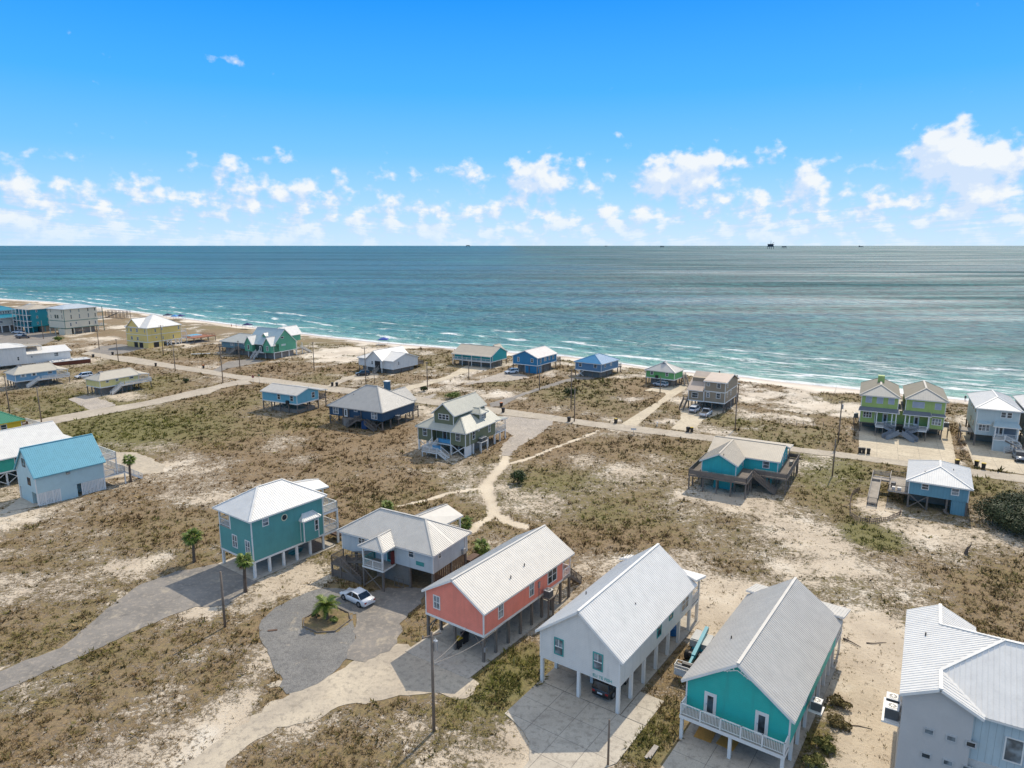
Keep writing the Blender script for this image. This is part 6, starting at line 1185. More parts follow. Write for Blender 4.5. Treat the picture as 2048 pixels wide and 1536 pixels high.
def white_gable_house():
    h = House('white7', 'stilt_house', 'white house with intersecting white gable roofs beside bare sand, dark car in front'); p = h.p; Lu, Lv, f, e, r = (p[k] for k in ('Lu', 'Lv', 'f', 'e', 'r'))
    wm = paint('chalk_white_siding', (.76, .73, .67), 'siding', .6, .05); RW = RF_BRIGHT; h.wall(0, Lu, 0, 8.5, f, e, wm, 'v', r - 1.0); h.gable(0, Lu, 0, 8.5, e, r - 1.0, 'v', RW, rib=.45, og=.4); h.wall(0.02, Lu - .02, 8.51, Lv, f, e, wm, skirt=False); h.hip(0, Lu, 7.5, Lv, e, (Lu / 2, 9.5), (Lu / 2, Lv - 4), r - 1.0, RW, .4, rib=.45)
    c0, c1, z = 4.2, 11.4, r; cm = (c0 + c1) / 2; h.part(MB().extrude([(-.8, c0, f), (-.8, c1, f), (-.8, c1, e), (-.8, cm, z - .1), (-.8, c0, e)], (Lu + .6, 0, 0)), 'front_gable', wm); h.gable(-.8, Lu + .4, c0, c1, e, z, 'u', RW, rib=.45, name='cross_roof')
    h.part(MB().box(-.86, -.802, 5.0, 7.4, f, f + 2.3), 'entry_shadow_panel', DARK); h.win('L-.8', 8.2, 2.6, 9.1, 3.9); h.win('R', 2.4, 2.7, 3.1, 4.0); h.under(0, Lu, 0, Lv, f - .2, .24, GREYWOOD, 4, 5)  # dark panel on the gable front paints the shade of the entry
    h.posts([(-.7, 4.4), (-.7, 7.8), (-.7, 11.2)], f, .22, WHITE); h.deck(Lu + .4, Lu + 3.4, .2, 6, f, GREYWOOD, 'v'); h.rail((Lu + 3.3, .3, f), (Lu + 3.3, 6, f), GREYWOOD, .9, style='boards'); h.rail((Lu + .5, .3, f), (Lu + 3.3, .3, f), GREYWOOD, .9, style='boards'); h.posts([(Lu + 3.2, .4), (Lu + 3.2, 5.8)], f, .2, GREYWOOD); h.stairs((-.8, 6.2, f), (-2.8, 6.2, .05), 1.1, PALEWOOD)
    h.part(MB().box(1, Lu - 1, 1, Lv - 1, 0, f - .25), 'storage_wall', paint('shaded_board', (.30, .26, .22), 'wood', .9)); return h
def simple(key, label, col, roofm, kind='siding', gable='v', wl=(), st='sash', post=GREYWOOD, deckside=None, hip=False, frame=WHITE, og=.35, o=.4, rr=None, nu=4, nv=4, rib=.45, trim=WHITE):
    h = House(key, 'stilt_house', label); p = h.p; Lu, Lv, f, e, r = (p[k] for k in ('Lu', 'Lv', 'f', 'e', 'r')); m = paint(key + '_wall', col, kind, .6, .06, pitch=.42 if kind == 'batten' else .18)
    if hip: h.wall(0, Lu, 0, Lv, f, e, m, trim=trim); h.hip(0, Lu, 0, Lv, e, *(rr or ((Lu / 2, Lv / 2), (Lu / 2, Lv / 2))), r, roofm, o, rib=rib)
    else: h.wall(0, Lu, 0, Lv, f, e, m, gable, r, trim=trim); h.gable(0, Lu, 0, Lv, e, r, gable, roofm, oe=o, og=og, rib=rib)
    for w in wl: h.win(*w, style=st, frame=frame)
    h.under(0, Lu, 0, Lv, f - .2, .24, post, nu, nv); h.part(MB().box(1.5, Lu - 1, 1.5, Lv - 1, 0, f - .25), 'storage_wall', paint('shaded_board', (.30, .26, .22), 'wood', .9)); h.m = m; return h
def beach_row():
    h = simple('turq8', 'turquoise beach house with long tan roof and white front porch rail', P(42, 178, 184), RF_TAN, 'batten', 'v', [('L.9', 13.0, 3.0, 14.6, 4.3), ('L.9', 7.5, 3.2, 9.7, 4.2), ('L.9', 1.2, 3.0, 3.0, 4.3)]); p = h.p; Lu, Lv, f, e = p['Lu'], p['Lv'], p['f'], p['e']
    h.deck(-1.2, -.02, 0, Lv, f, PALEWOOD, 'v', rim=WHITE); h.rail((-1.15, .1, f), (-1.15, Lv - .1, f), WHITE, .95, .25); h.roof([[(-1.6, -.3, e - .5), (-1.6, Lv + .3, e - .5), (-.3, Lv + .3, e - .05), (-.3, -.3, e - .05)]], RF_TAN, .45, name='porch_roof'); h.xbrace('L.1', 2, 6, .1, f - .3); h.xbrace('L.1', 9, 13, .1, f - .3)
    h.gable(Lu + .3, Lu + 4, 3, 8, e - .4, e + 1.9, 'u', RF_TAN, name='rear_roof', rib=.45); h.wall(Lu + .02, Lu + 3.8, 3.2, 7.8, f, e - .4, h.m, name='rear_wall', skirt=False)
    for v in (.1, 4, 8, 12, Lv - .1): h.post(-1.1, v, -.1, e - .5, .16, WHITE)
    h = simple('blue9', 'vivid blue gabled beach house with pale pinkish roof and white car beside', P(44, 128, 176), paint('pinkish_metal_roof', (.60, .54, .50), 'metal', .45, .05), 'siding', 'u', [('L', 7.1, 3.6, 7.95, 5.1), ('L', 1.6, 3.7, 2.6, 5.0), ('R', 1.6, 3.4, 2.5, 5.0), ('R', 4.3, 3.7, 5.8, 5.0), ('R', 7.3, 3.7, 8.2, 5.0), ('R', 9.9, 3.7, 10.9, 5.0)]); Lu, Lv, f = h.p['Lu'], h.p['Lv'], h.p['f']
    h.wall(.2, 3.0, .3, 5.0, -.05, f - .25, h.m, name='ground_room', skirt=False); h.deck(Lu + .02, Lu + 3.2, 0, Lv, f, GREYWOOD, 'v'); h.rail((Lu + 3.1, .1, f), (Lu + 3.1, Lv, f), GREYWOOD, .95, style='boards'); h.rail((Lu + .1, .1, f), (Lu + 3.1, .1, f), GREYWOOD, .95, style='boards'); h.posts([(Lu + 3.0, .2), (Lu + 3.0, Lv - .2)], f, .2, GREYWOOD)
    p = HF['blue10'][1]; h = simple('blue10', 'slate blue beach house with bright blue hip roof', P(92, 134, 172), paint('cobalt_metal_roof', P(30, 122, 176), 'metal', .4, .06), 'siding', hip=True, wl=[('L', 7.2, 3.2, 8.35, 4.4), ('L', 1.6, 3.3, 2.8, 4.5), ('R', 2, 3.4, 3, 4.5), ('R', 6, 3.4, 7, 4.5)], rr=((4.4, p['Lv'] / 2), (p['Lu'] - 4.4, p['Lv'] / 2))); Lu, Lv, f = h.p['Lu'], h.p['Lv'], h.p['f']
    h.deck(Lu + .02, Lu + 2.5, 0, Lv, f, GREYWOOD, 'v'); h.rail((Lu + 2.4, .1, f), (Lu + 2.4, Lv, f), GREYWOOD, .95, style='boards'); h.rail((Lu + .1, .1, f), (Lu + 2.4, .1, f), WHITE, .95, .25); h.posts([(Lu + 2.3, .2), (Lu + 2.3, Lv - .2)], f, .2, GREYWOOD); h.xbrace('L.1', 6.5, 9.0, .1, f - .25, WHITE)
    h = simple('green11', 'small bright green stilt cottage with grey hip roof by the surf', P(104, 172, 106), RF_GREYW, 'siding', hip=True, wl=[('L', 6.8, 3.2, 7.8, 4.3), ('L', 1.95, 3.2, 2.9, 4.35)]); Lu, Lv, f = h.p['Lu'], h.p['Lv'], h.p['f']
    h.deck(Lu + .02, Lu + 3, 0, Lv, f, GREYWOOD, 'v'); h.stairs((Lu + 1.0, -.1, f), (Lu - 2.4, -2.4, .05), 1.1, PALEWOOD); h.rail((Lu + .1, .1, f), (Lu + 2.9, .1, f), PALEWOOD, .95, .25); h.posts([(Lu + 2.9, .2), (Lu + 2.9, Lv - .2)], f, .2, GREYWOOD); h.part(MB().box(-.45, -.01, 5.2, 6.0, f + .1, f + .9), 'window_unit', BLACKP); h.gable(2.6, 3.6, 3.9, 5.2, 6.7, 7.2, 'u', RF_GREY, oe=.2, og=.2, rib=None, name='cupola')
def tan_house():
    h = House('tan12', 'beach_house', 'two-storey taupe beach house with pinkish tan roof, white pickup parked under its front'); p = h.p; Lu, Lv, f, e, r, w = (p[k] for k in ('Lu', 'Lv', 'f', 'e', 'r', 'w')); tm = paint('taupe_siding', P(156, 142, 124), 'batten', .65, .05, pitch=.4); RT = paint('rose_tan_roof', (.52, .41, .32), 'metal', .5, .06); m1 = f + 2.7
    h.wall(0.35, Lu, 0, w, f, e, tm); h.wall(0, Lu, w + .02, Lv, f, m1, tm); h.wall(3.2, Lu, w + .02, Lv - .02, m1, e, tm, skirt=False, trim=None, name='upper_wall')
    b = MB(); h.wbox(b, 'L.35', 0, w, m1 - .1, m1 + .12, 0, .05); h.wbox(b, 'R', .3, Lu, m1 - .1, m1 + .12, .002, .05); h.part(b, 'belt_board', WHITE)
    z = e - .1; h.roof([[(-.3, w + .3, m1), (-.3, Lv + .4, m1), (Lu * .58, Lv + .4, e + 1.1), (Lu * .58, w + .3, e + 1.1)], [(0.0, -.4, z), (0.0, w + .3, z), (Lu * .58, w + .3, e + 1.1), (Lu * .58, -.4, e + 1.1)], [(Lu + .4, -.4, m1 + 1.8), (Lu * .58, -.4, e + 1.1), (Lu * .58, Lv + .4, e + 1.1), (Lu + .4, Lv + .4, m1 + 1.8)]], RT, .45)
    for q in (('L', 6.8, f + .7, 8.5, f + 2.1), ('L.35', 1.2, 6.2, 2.2, 7.4), ('L.35', 4.0, 6.5, 4.8, 7.3), ('L.35', 1.15, 3.5, 2.25, 4.9), ('L.35', 3.9, 3.5, 4.8, 4.8)): h.win(*q)
    h.win('R', 2.0, 3.6, 3.0, 4.9); h.win('R', 5.5, 3.6, 6.4, 4.9); h.win('R', 2.0, 6.2, 2.9, 7.3); h.under(0, Lu, 0, Lv, f - .2, .26, GREYWOOD, 5, 4); h.part(MB().box(Lu * .55, Lu - .3, .5, Lv - .5, 0, f - .22), 'storage_wall', paint('shaded_board', (.30, .26, .22), 'wood', .9))
    h.deck(Lu + .02, Lu + 3, .2, Lv - .2, f, GREYWOOD, 'v'); h.roof([[(Lu + .2, 0, m1 + .6), (Lu + 3.3, 0, m1), (Lu + 3.3, Lv, m1), (Lu + .2, Lv, m1 + .6)]], RF_TAN, .45, name='porch_roof'); h.posts([(Lu + 2.9, .3), (Lu + 2.9, Lv / 2), (Lu + 2.9, Lv - .3)], m1, .2, GREYWOOD); h.rail((Lu + 2.9, .3, f), (Lu + 2.9, Lv - .3, f), GREYWOOD, .95, .25); h.stairs((.4, Lv + .7, f), (-3.2, Lv + .7, .05), 1.1, GREYWOOD); h.deck(.4, 3, Lv + .03, Lv + 1.4, f, GREYWOOD, 'u')
def lime_duplex():
    h = House('lime13', 'duplex_house', 'lime green duplex with twin tan hip roofs and crossing grey stairs'); p = h.p; Lv, Lw, f, m1, e, r, ru, rb, vr = (p[k] for k in ('Lv', 'Lw', 'f', 'm', 'e', 'r', 'ru', 'rb', 'vr')); Lu = 15.0; gm = paint('lime_siding', P(160, 186, 112), 'siding', .6, .05); gb = paint('lime_batten', P(160, 186, 112), 'batten', .6, .05, pitch=.4); RS = paint('dark_taupe_roof', (.25, .222, .165), 'plain', .85, .1); RTn = paint('cream_roof', (.47, .43, .36), 'metal', .6, .05); GS = paint('grey_stair', (.27, .29, .31), 'wood', .8)
    pn = paint('closed_shutter', (.34, .38, .44), var=.08)
    for a, b in ((0, Lv), (vr, Lw)):
        h.wall(0, Lu, a, b, m1, e, gm, skirt=False, trim=WHITE, name='upper_wall'); c = (a + b) / 2; z = e; o = .5; A, B = (ru, c, r), (rb + .6, c, r); q = [(-o, a - o, z), (Lu + o, a - o, z), (Lu + o, b + o, z), (-o, b + o, z)]
        if a: q[0] = (-o, a - .3, z); q[1] = (Lu + o, a - .3, z)
        else: q[3] = (-o, b + .3, z); q[2] = (Lu + o, b + .3, z)
        h.roof([[q[3], q[0], A]], RTn, .45, name='front_hip'); h.roof([[q[0], q[1], B, A], [q[2], q[3], A, B], [q[1], q[2], B]], RS, None, name='roof'); cp = MB(); cp.bar(Vector(q[0]) + Vector((0, 0, .05)), Vector(A) + Vector((0, 0, .05)), .3, .06); cp.bar(Vector(q[3]) + Vector((0, 0, .05)), Vector(A) + Vector((0, 0, .05)), .3, .06); cp.bar(Vector(A) + Vector((0, 0, .05)), Vector(B) + Vector((0, 0, .05)), .4, .06); h.part(cp, 'ridge_cap', RTn)
    h.wall(1.6, Lu, Lv + .02, vr - .02, f, m1 - .3, gm, trim=None, skirt=False, name='link_wall'); h.part(MB().box(1.5, Lu, Lv + .01, vr - .01, m1 - .3, m1 - .2), 'link_roof', RTn); h.part(MB().box(rb - 5, rb - 3.6, (vr + Lw) / 2 - .7, (vr + Lw) / 2 + .7, r - .6, r + 1.3), 'chimney', gm); h.part(MB().box(5.5, 12, Lv + .35, vr - .35, e - .2, e - .1), 'gutter_strip', WHITE)
    for a, b in ((0, 2.75), (13.4, Lw)): h.wall(-.02, Lu, a, b, f, m1 + .02, gb, skirt=False, name='lower_wall')
    for a, b in ((2.77, Lv), (vr, 13.38)): h.wall(1.5, Lu, a, b, f, m1 - .01, gm, skirt=False, trim=None, name='lower_wall'); h.deck(-.2, 1.48, a, b, f, GS, 'v', rim=WHITE)
    for a, b in ((2.7, Lv + .2), (vr - .2, Lw + .2)): h.roof([[(-1.3, a - .2, m1 - .3), (-1.3, b + .2, m1 - .3), (-.02, b, m1 + .35), (-.02, a, m1 + .35)]], paint('slate_porch_roof', (.16, .17, .19), 'plain', .8), None, name='porch_roof')
    h.roof([[(-.7, -.2, m1 - .2), (-.7, 2.6, m1 - .2), (-.02, 2.4, m1 + .2), (-.02, 0, m1 + .2)]], paint('slate_porch_roof', (.16, .17, .19)), None, name='porch_roof')
    for c0, z0, c1, z1 in ((4.0, 6.7, 6.35, 8.1), (.8, 6.65, 2.05, 8.1), (14.35, 6.9, 15.65, 8.4), (12.1, 6.9, 13.4, 8.4), (9.85, 6.95, 11.1, 8.4)): h.win('L', c0, z0, c1, z1, 'shutter', paint('shutter_frame', (.5, .52, .56)), pn)
    h.win('L-.02', .5, 3.2, 2.3, 4.7, 'triple'); h.win('L-.02', 14.1, 3.4, 15.9, 4.8, 'triple'); h.door('L1.5', 4.6, f + .02, 5.7, f + 2.15); h.door('L1.5', 10.8, f + .02, 11.9, f + 2.15)
    for v in (3.0, Lv - .2, Lv - 1.0, vr + .2, vr + 1.0, 13.1): h.post(-.9, v, f - .1, m1 - .3, .22, WHITE, 'porch_post')
    h.deck(-1.2, -.25, 2.8, Lv, f, GS, 'v'); h.deck(-1.2, -.25, vr, 13.35, f, GS, 'v'); h.rail((-1.15, 5.2, f), (-1.15, Lv - .1, f), WHITE, .95, .2); h.rail((-1.15, vr + .1, f), (-1.15, 11.2, f), WHITE, .95, .2)
    for v0, v1 in ((3.3, 4.9), (11.6, 13.2)): h.deck(-3.0, -1.22, v0, v1, f, GS, 'v', rim=WHITE); h.rail((-2.95, v0, f), (-2.95, v1, f), WHITE, .95, .2); h.posts([(-2.9, v0 + .1), (-2.9, v1 - .1)], f - .1, .2, GREYWOOD)
    h.stairs((-2.3, 11.6, f), (-2.3, 9.3, 1.15), 1.4, GS, GS); h.stairs((-2.3, 4.9, f), (-2.3, 7.2, 1.15), 1.4, GS, GS); h.deck(-3.2, -1.5, 7.2, 9.3, 1.15, GS, 'v')
    for g, v0 in ((1, 9.3), (-1, 7.2)): h.stairs((-3.2, v0 - .3 * g, 1.15), (-4.9, v0 + 2.0 * g, .05), 1.4, GS, GS, style='solid')
    for u in (.3, 5, 10, Lu - .3):
        for v in (.25, 3.9, Lv, vr, 12.6, Lw - .25): h.post(u, v, -.1, f - .05, .28, GREYWOOD)
    h.part(MB().box(5.5, Lu - .3, .5, Lw - .5, 0, f - .1), 'storage_wall', paint('shaded_board', (.30, .26, .22), 'wood', .9)); h.part(MB().box(-.03, Lu, 0, Lw, f - .18, f - .03), 'floor_deck', GREYWOOD)
    g = 'air conditioners on the right side of the lime duplex'; house_ac(h, 3.0, -.8, f + .2, 'air conditioner on a stand right of the lime green duplex', None, size=.9); h.posts([(2.6, -1.2), (3.4, -1.2)], f, .14, GREYWOOD); house_ac(h, 3.5, Lw + .8, f + .2, 'air conditioner on a stand left of the lime green duplex', None, size=.9); h.posts([(3.1, Lw + 1.2), (3.9, Lw + 1.2)], f, .14, GREYWOOD)
def grey_beach_house(key_off=0.0):
    h = House('grey14', 'beach_house', 'pale grey two-storey beach house with white hip roof and zigzag stairs'); p = h.p; Lu, Lv, f, e, r, ru = (p[k] for k in ('Lu', 'Lv', 'f', 'e', 'r', 'ru')); gm = paint('mist_grey_siding', P(188, 202, 206), 'siding', .6, .04)
    h.wall(0, Lu, 0, Lv, f, e, gm, skirt=False); h.hip(0, Lu, 0, Lv, e, (ru, Lv / 2), (Lu - 4, Lv / 2), r, RF_BRIGHT, .5, rib=.45); h.win('L', 2.35, 6.65, 3.3, 7.9); h.win('L', 1.3, 6.65, 2.25, 7.9); h.win('L', 4.9, 3.4, 6.95, 4.9, 'triple')
    h.part(MB().box(-.06, -.004, .3, 4.0, f + .1, f + 2.3), 'porch_shadow_panel', paint('shadow_grey', (.16, .19, .22))); h.door('L-.06', 2.4, f + .12, 3.4, f + 2.2); h.deck(-1.7, -.07, .1, 4.2, f, PALEWOOD, 'v', rim=WHITE); h.roof([[(-2.1, -.2, f + 2.6), (-2.1, 4.6, f + 2.6), (0, 4.2, f + 3.3), (0, .2, f + 3.3)]], paint('blue_grey_metal_roof', P(168, 190, 200)), .45, name='porch_roof'); h.roof([[(-.8, 4.7, f + 2.6), (-.8, 7.3, f + 2.6), (0, 7.0, f + 3.0), (0, 4.9, f + 3.0)]], paint('blue_grey_metal_roof', P(168, 190, 200)), .45, name='bay_roof')  # dark grey panel on the wall paints in the porch shade
    for v in (.2, 4.1): h.post(-1.6, v, f, f + 2.6, .24, WHITE, 'porch_post')
    h.rail((-1.65, .2, f), (-1.65, 4.1, f), WHITE, .95, .2); h.wall(-2.6, -1.75, 1.4, 4.4, -.05, f - .3, gm, name='stair_wall', skirt=False); h.deck(-2.7, -1.72, 2.4, 4.4, f, PALEWOOD, 'v', rim=WHITE); h.rail((-2.65, 2.5, f), (-2.65, 4.35, f), WHITE, .95, .2)
    h.stairs((-2.2, 2.4, f), (-2.2, -.3, 1.2), 1.0, GREYWOOD, WHITE); h.stairs((-3.2, -.3, 1.2), (-3.2, 2.4, .05), 1.0, GREYWOOD, WHITE); h.deck(-3.8, -1.7, -1.4, -.3, 1.2, GREYWOOD, 'v'); h.wall(-3.8, -1.9, -3.4, -1.5, -.05, 1.2, gm, name='stair_wall', skirt=False); h.rail((-3.75, -3.4, 1.2), (-3.75, -1.4, 1.2), WHITE, .9, .2)
    h.under(0, Lu, 0, Lv, f - .01, .3, GREYWOOD, 4, 3); h.part(MB().box(5, Lu - .3, .4, Lv - .4, 0, f - .1), 'storage_wall', paint('shaded_board', (.30, .26, .22), 'wood', .9)); h.win('R%g' % 0, 3, 6.6, 3.9, 7.9)
    h.deck(2.6, 6.0, Lv + .03, Lv + 2.3, f, PALEWOOD, 'u'); h.rail((2.65, Lv + 2.25, f), (5.95, Lv + 2.25, f), PALEWOOD, .95, style='boards'); h.posts([(2.7, Lv + 2.2), (5.9, Lv + 2.2)], f, .18, GREYWOOD)
    for c, z in ((2.5, 6.8), (6, 6.8), (9, 6.8), (3.5, 3.6), (8, 3.6)):
        b = MB(); b.box(c, c + .8, Lv + .002, Lv + .05, z, z + 1.2); h.part(b, 'side_window', GLASS)
    k = House('grey14', 'beach_house', 'second white-roofed house cut by the right edge behind the pale grey one'); x, y, _ = k.world(1.5, -9.0); k.root.location = (x, y, 0); k.loc = (x, y); k.wall(0, Lu, 0, Lv, f, e, gm); k.hip(0, Lu, 0, Lv, e, (ru, Lv / 2), (Lu - 4, Lv / 2), r, RF_BRIGHT, .5, rib=.45); k.under(0, Lu, 0, Lv, f - .21, .3, GREYWOOD, 4, 3); k.win('L', 2.35, 6.65, 3.3, 7.9); k.win('L', 4.6, 6.65, 5.5, 7.9); k.win('L', 2, 3.4, 4, 4.9, 'triple')
def left_cottages():
    for key, lab, col in (('lblueL', 'light blue bungalow on stilts with white shutters at the left edge', P(126, 172, 204)), ('yellowL', 'pale yellow bungalow on stilts with white porch stairs', P(232, 218, 150))):
        p = HF[key][1]; h = simple(key, lab, col, paint('cream_shingle_roof', (.52, .47, .38), 'plain', .9, .06), 'siding', hip=True, rr=((2.6, p['Lv'] / 2), (p['Lu'] - .2, p['Lv'] / 2)), rib=None, o=.5); Lu, Lv, f, e, r = (h.p[k] for k in ('Lu', 'Lv', 'f', 'e', 'r'))
        for c in (1.7, 4.5, 8.6): h.win('R', c, f + 1.1, c + (.85 if c < 8 else 1.3), f + 2.2, 'sash')
        if key == 'lblueL':
            for c in (1.35, 2.57, 4.15, 5.37): b = MB(); h.wbox(b, 'R', c, c + .32, f + 1.1, f + 2.2, .002, .04); h.part(b, 'shutter', WHITE)
        h.part(MB().extrude([(1.9, Lv / 2 - .9, r - .55), (1.9, Lv / 2 + .9, r - .55), (1.9, Lv / 2, r + .25)], (1.2, 0, 0)), 'roof_vent', paint('dark_vent', (.10, .11, .13)))
        h.deck(5.2, Lu + 3.0, -1.6, -.02, f, PALEWOOD, 'u', rim=WHITE); h.deck(Lu + .02, Lu + 3.0, 0, Lv, f, PALEWOOD, 'v', rim=WHITE); h.rail((6.4, -1.55, f), (Lu + 2.95, -1.55, f), WHITE, .95, style='boards'); h.rail((Lu + 2.95, -1.5, f), (Lu + 2.95, Lv, f), WHITE, .95, style='boards'); h.stairs((5.9, -.9, f), (2.4, -.9, .05), 1.1, PALEWOOD, WHITE, style='boards')
        h.roof([[(Lu + .1, -.6, e + .2), (Lu + 3.2, -.6, e - .25), (Lu + 3.2, Lv + .5, e - .25), (Lu + .1, Lv + .5, e + 1.2)]], paint('cream_shingle_roof', (.52, .47, .38)), None, name='porch_roof'); h.posts([(Lu + 2.8, -1.4), (8, -1.4), (5.4, -1.4), (Lu + 2.8, Lv - .2)], f - .05, .18, GREYWOOD); h.post(Lu + 2.9, -.4, f, e - .25, .14, WHITE, 'porch_post')
    h = House('whiteL', 'beach_house', 'long white flat-fronted house with white roof and brick-edged terrace at the left'); p = h.p; Lu, Lv, f, e, tu, te, tr = (p[k] for k in ('Lu', 'Lv', 'f', 'e', 'tu', 'te', 'tr')); wm = paint('plain_white_wall', (.74, .71, .65), 'siding', .6, .04); 
    h.wall(-9, tu, 0, Lv, f, te, wm, skirt=False); h.hip(-9, tu, 0, Lv, te, (-3.5, Lv / 2), (1.0, Lv / 2), tr, RF_BRIGHT, .4, rib=.45); h.wall(tu + .02, Lu, 0.05, Lv, f, e, wm, skirt=False); h.roof([[(tu + .02, -.4, e), (Lu + .5, -.4, e), (Lu + .5, Lv, e + 1.3), (tu + .02, Lv, e + 1.3)]], RF_BRIGHT, .45, name='lower_roof')
    h.roof([[(tu - .5, Lv * .4, te - .2), (tu + 5.5, Lv * .4, te - .5), (tu + 5.5, Lv + 2, te - .5), (tu - .5, Lv + 2, te - .2)]], RF_TAN, .45, name='terrace_roof'); h.posts([(tu + 5.3, Lv * .45), (tu + 5.3, Lv + 1.8)], te - .5, .2, WHITE)
    for w in (('R', 2.5, 2.5, 3.2, 3.9), ('R.05', 6.5, 3.0, 7.2, 3.8), ('R.05', 13.6, 2.8, 15.0, 4.2)): h.win(*w)
    BRK = paint('red_brick_edge', P(112, 66, 50), 'plain', .9, .2); h.part(MB().box(11.5, Lu + 5, -5.5, -.4, -.1, 1.4), 'terrace_base', BRK); h.deck(11.5, Lu + 5, -5.5, -.4, 1.47, RF_BRIGHT, 'u', .02); h.part(MB().box(12, 12.5, -4, -2.5, 1.48, 1.9).box(15, 15.6, -4.5, -3, 1.48, 1.9).box(18, 18.6, -3.5, -2, 1.48, 1.9), 'terrace_lounger', WHITE); h.rail((11.6, -5.4, 1.47), (Lu + 4.9, -5.4, 1.47), WHITE, .8, .3); h.under(-9, Lu, 0, Lv, f - .02, .3, GREYWOOD, 6, 3)
    for k, u in enumerate((8.2, 9.6)): x, y, _ = h.world(u, -.7); ac_unit((x, y, .02), h.a, ('left' if k == 0 else 'right') + ' of two air conditioners along the long white house', 'air conditioners along the long white house', 1.1)
def far_left():
    h = House('cream', 'apartment_building', 'three-storey cream building with green trim and grey hip roof near the beach', 'building'); p = h.p; Lu, Lv, f, e, r = (p[k] for k in ('Lu', 'Lv', 'f', 'e', 'r')); cm = paint('cream_stucco', P(222, 214, 196), 'plain', .7, .04); gt = paint('green_trim', P(72, 120, 110)); h.wall(0, Lu, 0, Lv, f, e, cm, trim=None); h.hip(0, Lu, 0, Lv, e, (5, Lv / 2), (Lu - 5, Lv / 2), r + .4, paint('sky_grey_roof', P(188, 200, 212), 'metal', .4), .7, rib=.6)
    b = MB()
    for z in (f - .05, 6.4): h.wbox(b, 'L', -.05, Lv, z, z + .25, 0, .06); h.wbox(b, 'R', -.05, Lu, z, z + .25, .002, .06)
    b.box(-.06, .1, -.06, .1, f, e - .1); h.part(b, 'belt_board', gt)
    for c in (3.0, 7.0, 11.4, 14.8):
        h.win('R', c, 10.4, c + .7, 11.9, frame=cm); h.win('R', c, 7.4, c + .7, 9.4, frame=cm)
    for c in (2.3, 11.4, 14.5): h.win('R', c, 3.9, c + .85, 5.6)
    h.win('R', 5.0, 4.8, 5.8, 5.8)
    for c in (1.2, 10.0): h.win('L', c, 7.6, c + .7, 9.5, frame=cm); h.win('L', c, 10.4, c + .7, 11.9, frame=cm)
    for c in (4.4, 6.2): h.win('L', c, 7.7, c + 1.2, 9.4, frame=gt)
    h.under(0, Lu, 0, Lv, f - .2, .35, cm, 5, 4); h.part(MB().box(-.3, 3, 0.2, 5, -.05, f - .25), 'ground_room', cm); h.part(MB().box(4.5, Lu - 1, 1.5, Lv - 1, 0, f - .25), 'storage_wall', paint('shaded_board', (.30, .26, .22), 'wood', .9))
    for z in (f, 6.4, 9.6): h.deck(Lu + .02, Lu + 3, 0, Lv, z, PALEWOOD, 'v', rim=gt); h.rail((Lu + 2.95, .1, z), (Lu + 2.95, Lv - .1, z), WHITE, 1.0, .3); h.rail((Lu + .1, .1, z), (Lu + 2.95, .1, z), WHITE, 1.0, .3)
    for v in (.15, Lv / 2, Lv - .15): h.post(Lu + 2.9, v, -.1, e - .1, .25, gt)
    h.part(MB().box(5, 8.5, -1.8, -.1, 1.6, 1.75).box(5.1, 5.25, -1.7, -1.55, 0, 1.6).box(8.2, 8.35, -1.7, -1.55, 0, 1.6), 'side_porch', GREYWOOD)
    # turquoise condominium
    h = House('tq3', 'apartment_building', 'three-storey turquoise building with white balcony grid left of the cream building', 'building'); p = h.p; Lu, Lv, f, e, r = 6.5, 14.0, 3.0, 11.6, 13.4; x, y, _ = House.world(h, 1.5, -2.0); tm = paint('aqua_stucco', P(36, 148, 166), 'plain', .65, .05); h.root.location = (x, y, 0); h.loc = (x, y)
    Lu = 12.0; h.wall(.8, Lu, 0, Lv, f, e, tm, trim=None); h.hip(0, Lu, 0, Lv, e, (Lu / 2, 5), (Lu / 2, Lv - 5), r, RF_TAN, .6, rib=.6)
    for z in (f, 5.9, 8.8): h.deck(-1.2, .78, 0, Lv, z, PALEWOOD, 'v', rim=WHITE); h.rail((-1.15, .1, z), (-1.15, Lv - .1, z), tm, 1.0, .3)
    for v in (.1, 3.5, 7, 10.5, Lv - .1): h.post(-1.15, v, -.05, e, .28, WHITE)
    for z in (3.6, 6.5, 9.4):
        for v in (1, 4.4, 8, 11.4): h.win('L.8', v, z, v + 1.5, z + 1.7, 'twin', tm)
    for z in (4, 7, 10): h.win('R', 3, z, 3.8, z + 1.2); h.win('R', 8, z, 8.8, z + 1.2)
    h.under(.8, Lu, 0, Lv, f - .2, .3, tm, 3, 5); h.part(MB().box(.5, 5, 4, 7.5, 0, f - .25), 'ground_room', tm); h.part(MB().box(5.5, Lu - .3, .5, Lv - .5, 0, f - .25), 'storage_wall', paint('shaded_board', (.30, .26, .22), 'wood', .9))
    # blue roofed house on tall columns
    h = House('tealroof', 'beach_house', 'grey house on tall white columns with layered blue roofs at the far left'); x, y, _ = h.world(0, -1); h.root.location = (x, y, 0); h.loc = (x, y); Lu, Lv, f, e = 14.2, 16.0, 3.4, 7.2; gm = paint('stone_grey_siding', P(206, 206, 200), 'siding', .6, .04); tb = paint('teal_blue_roof', P(28, 130, 160), 'metal', .4, .05)
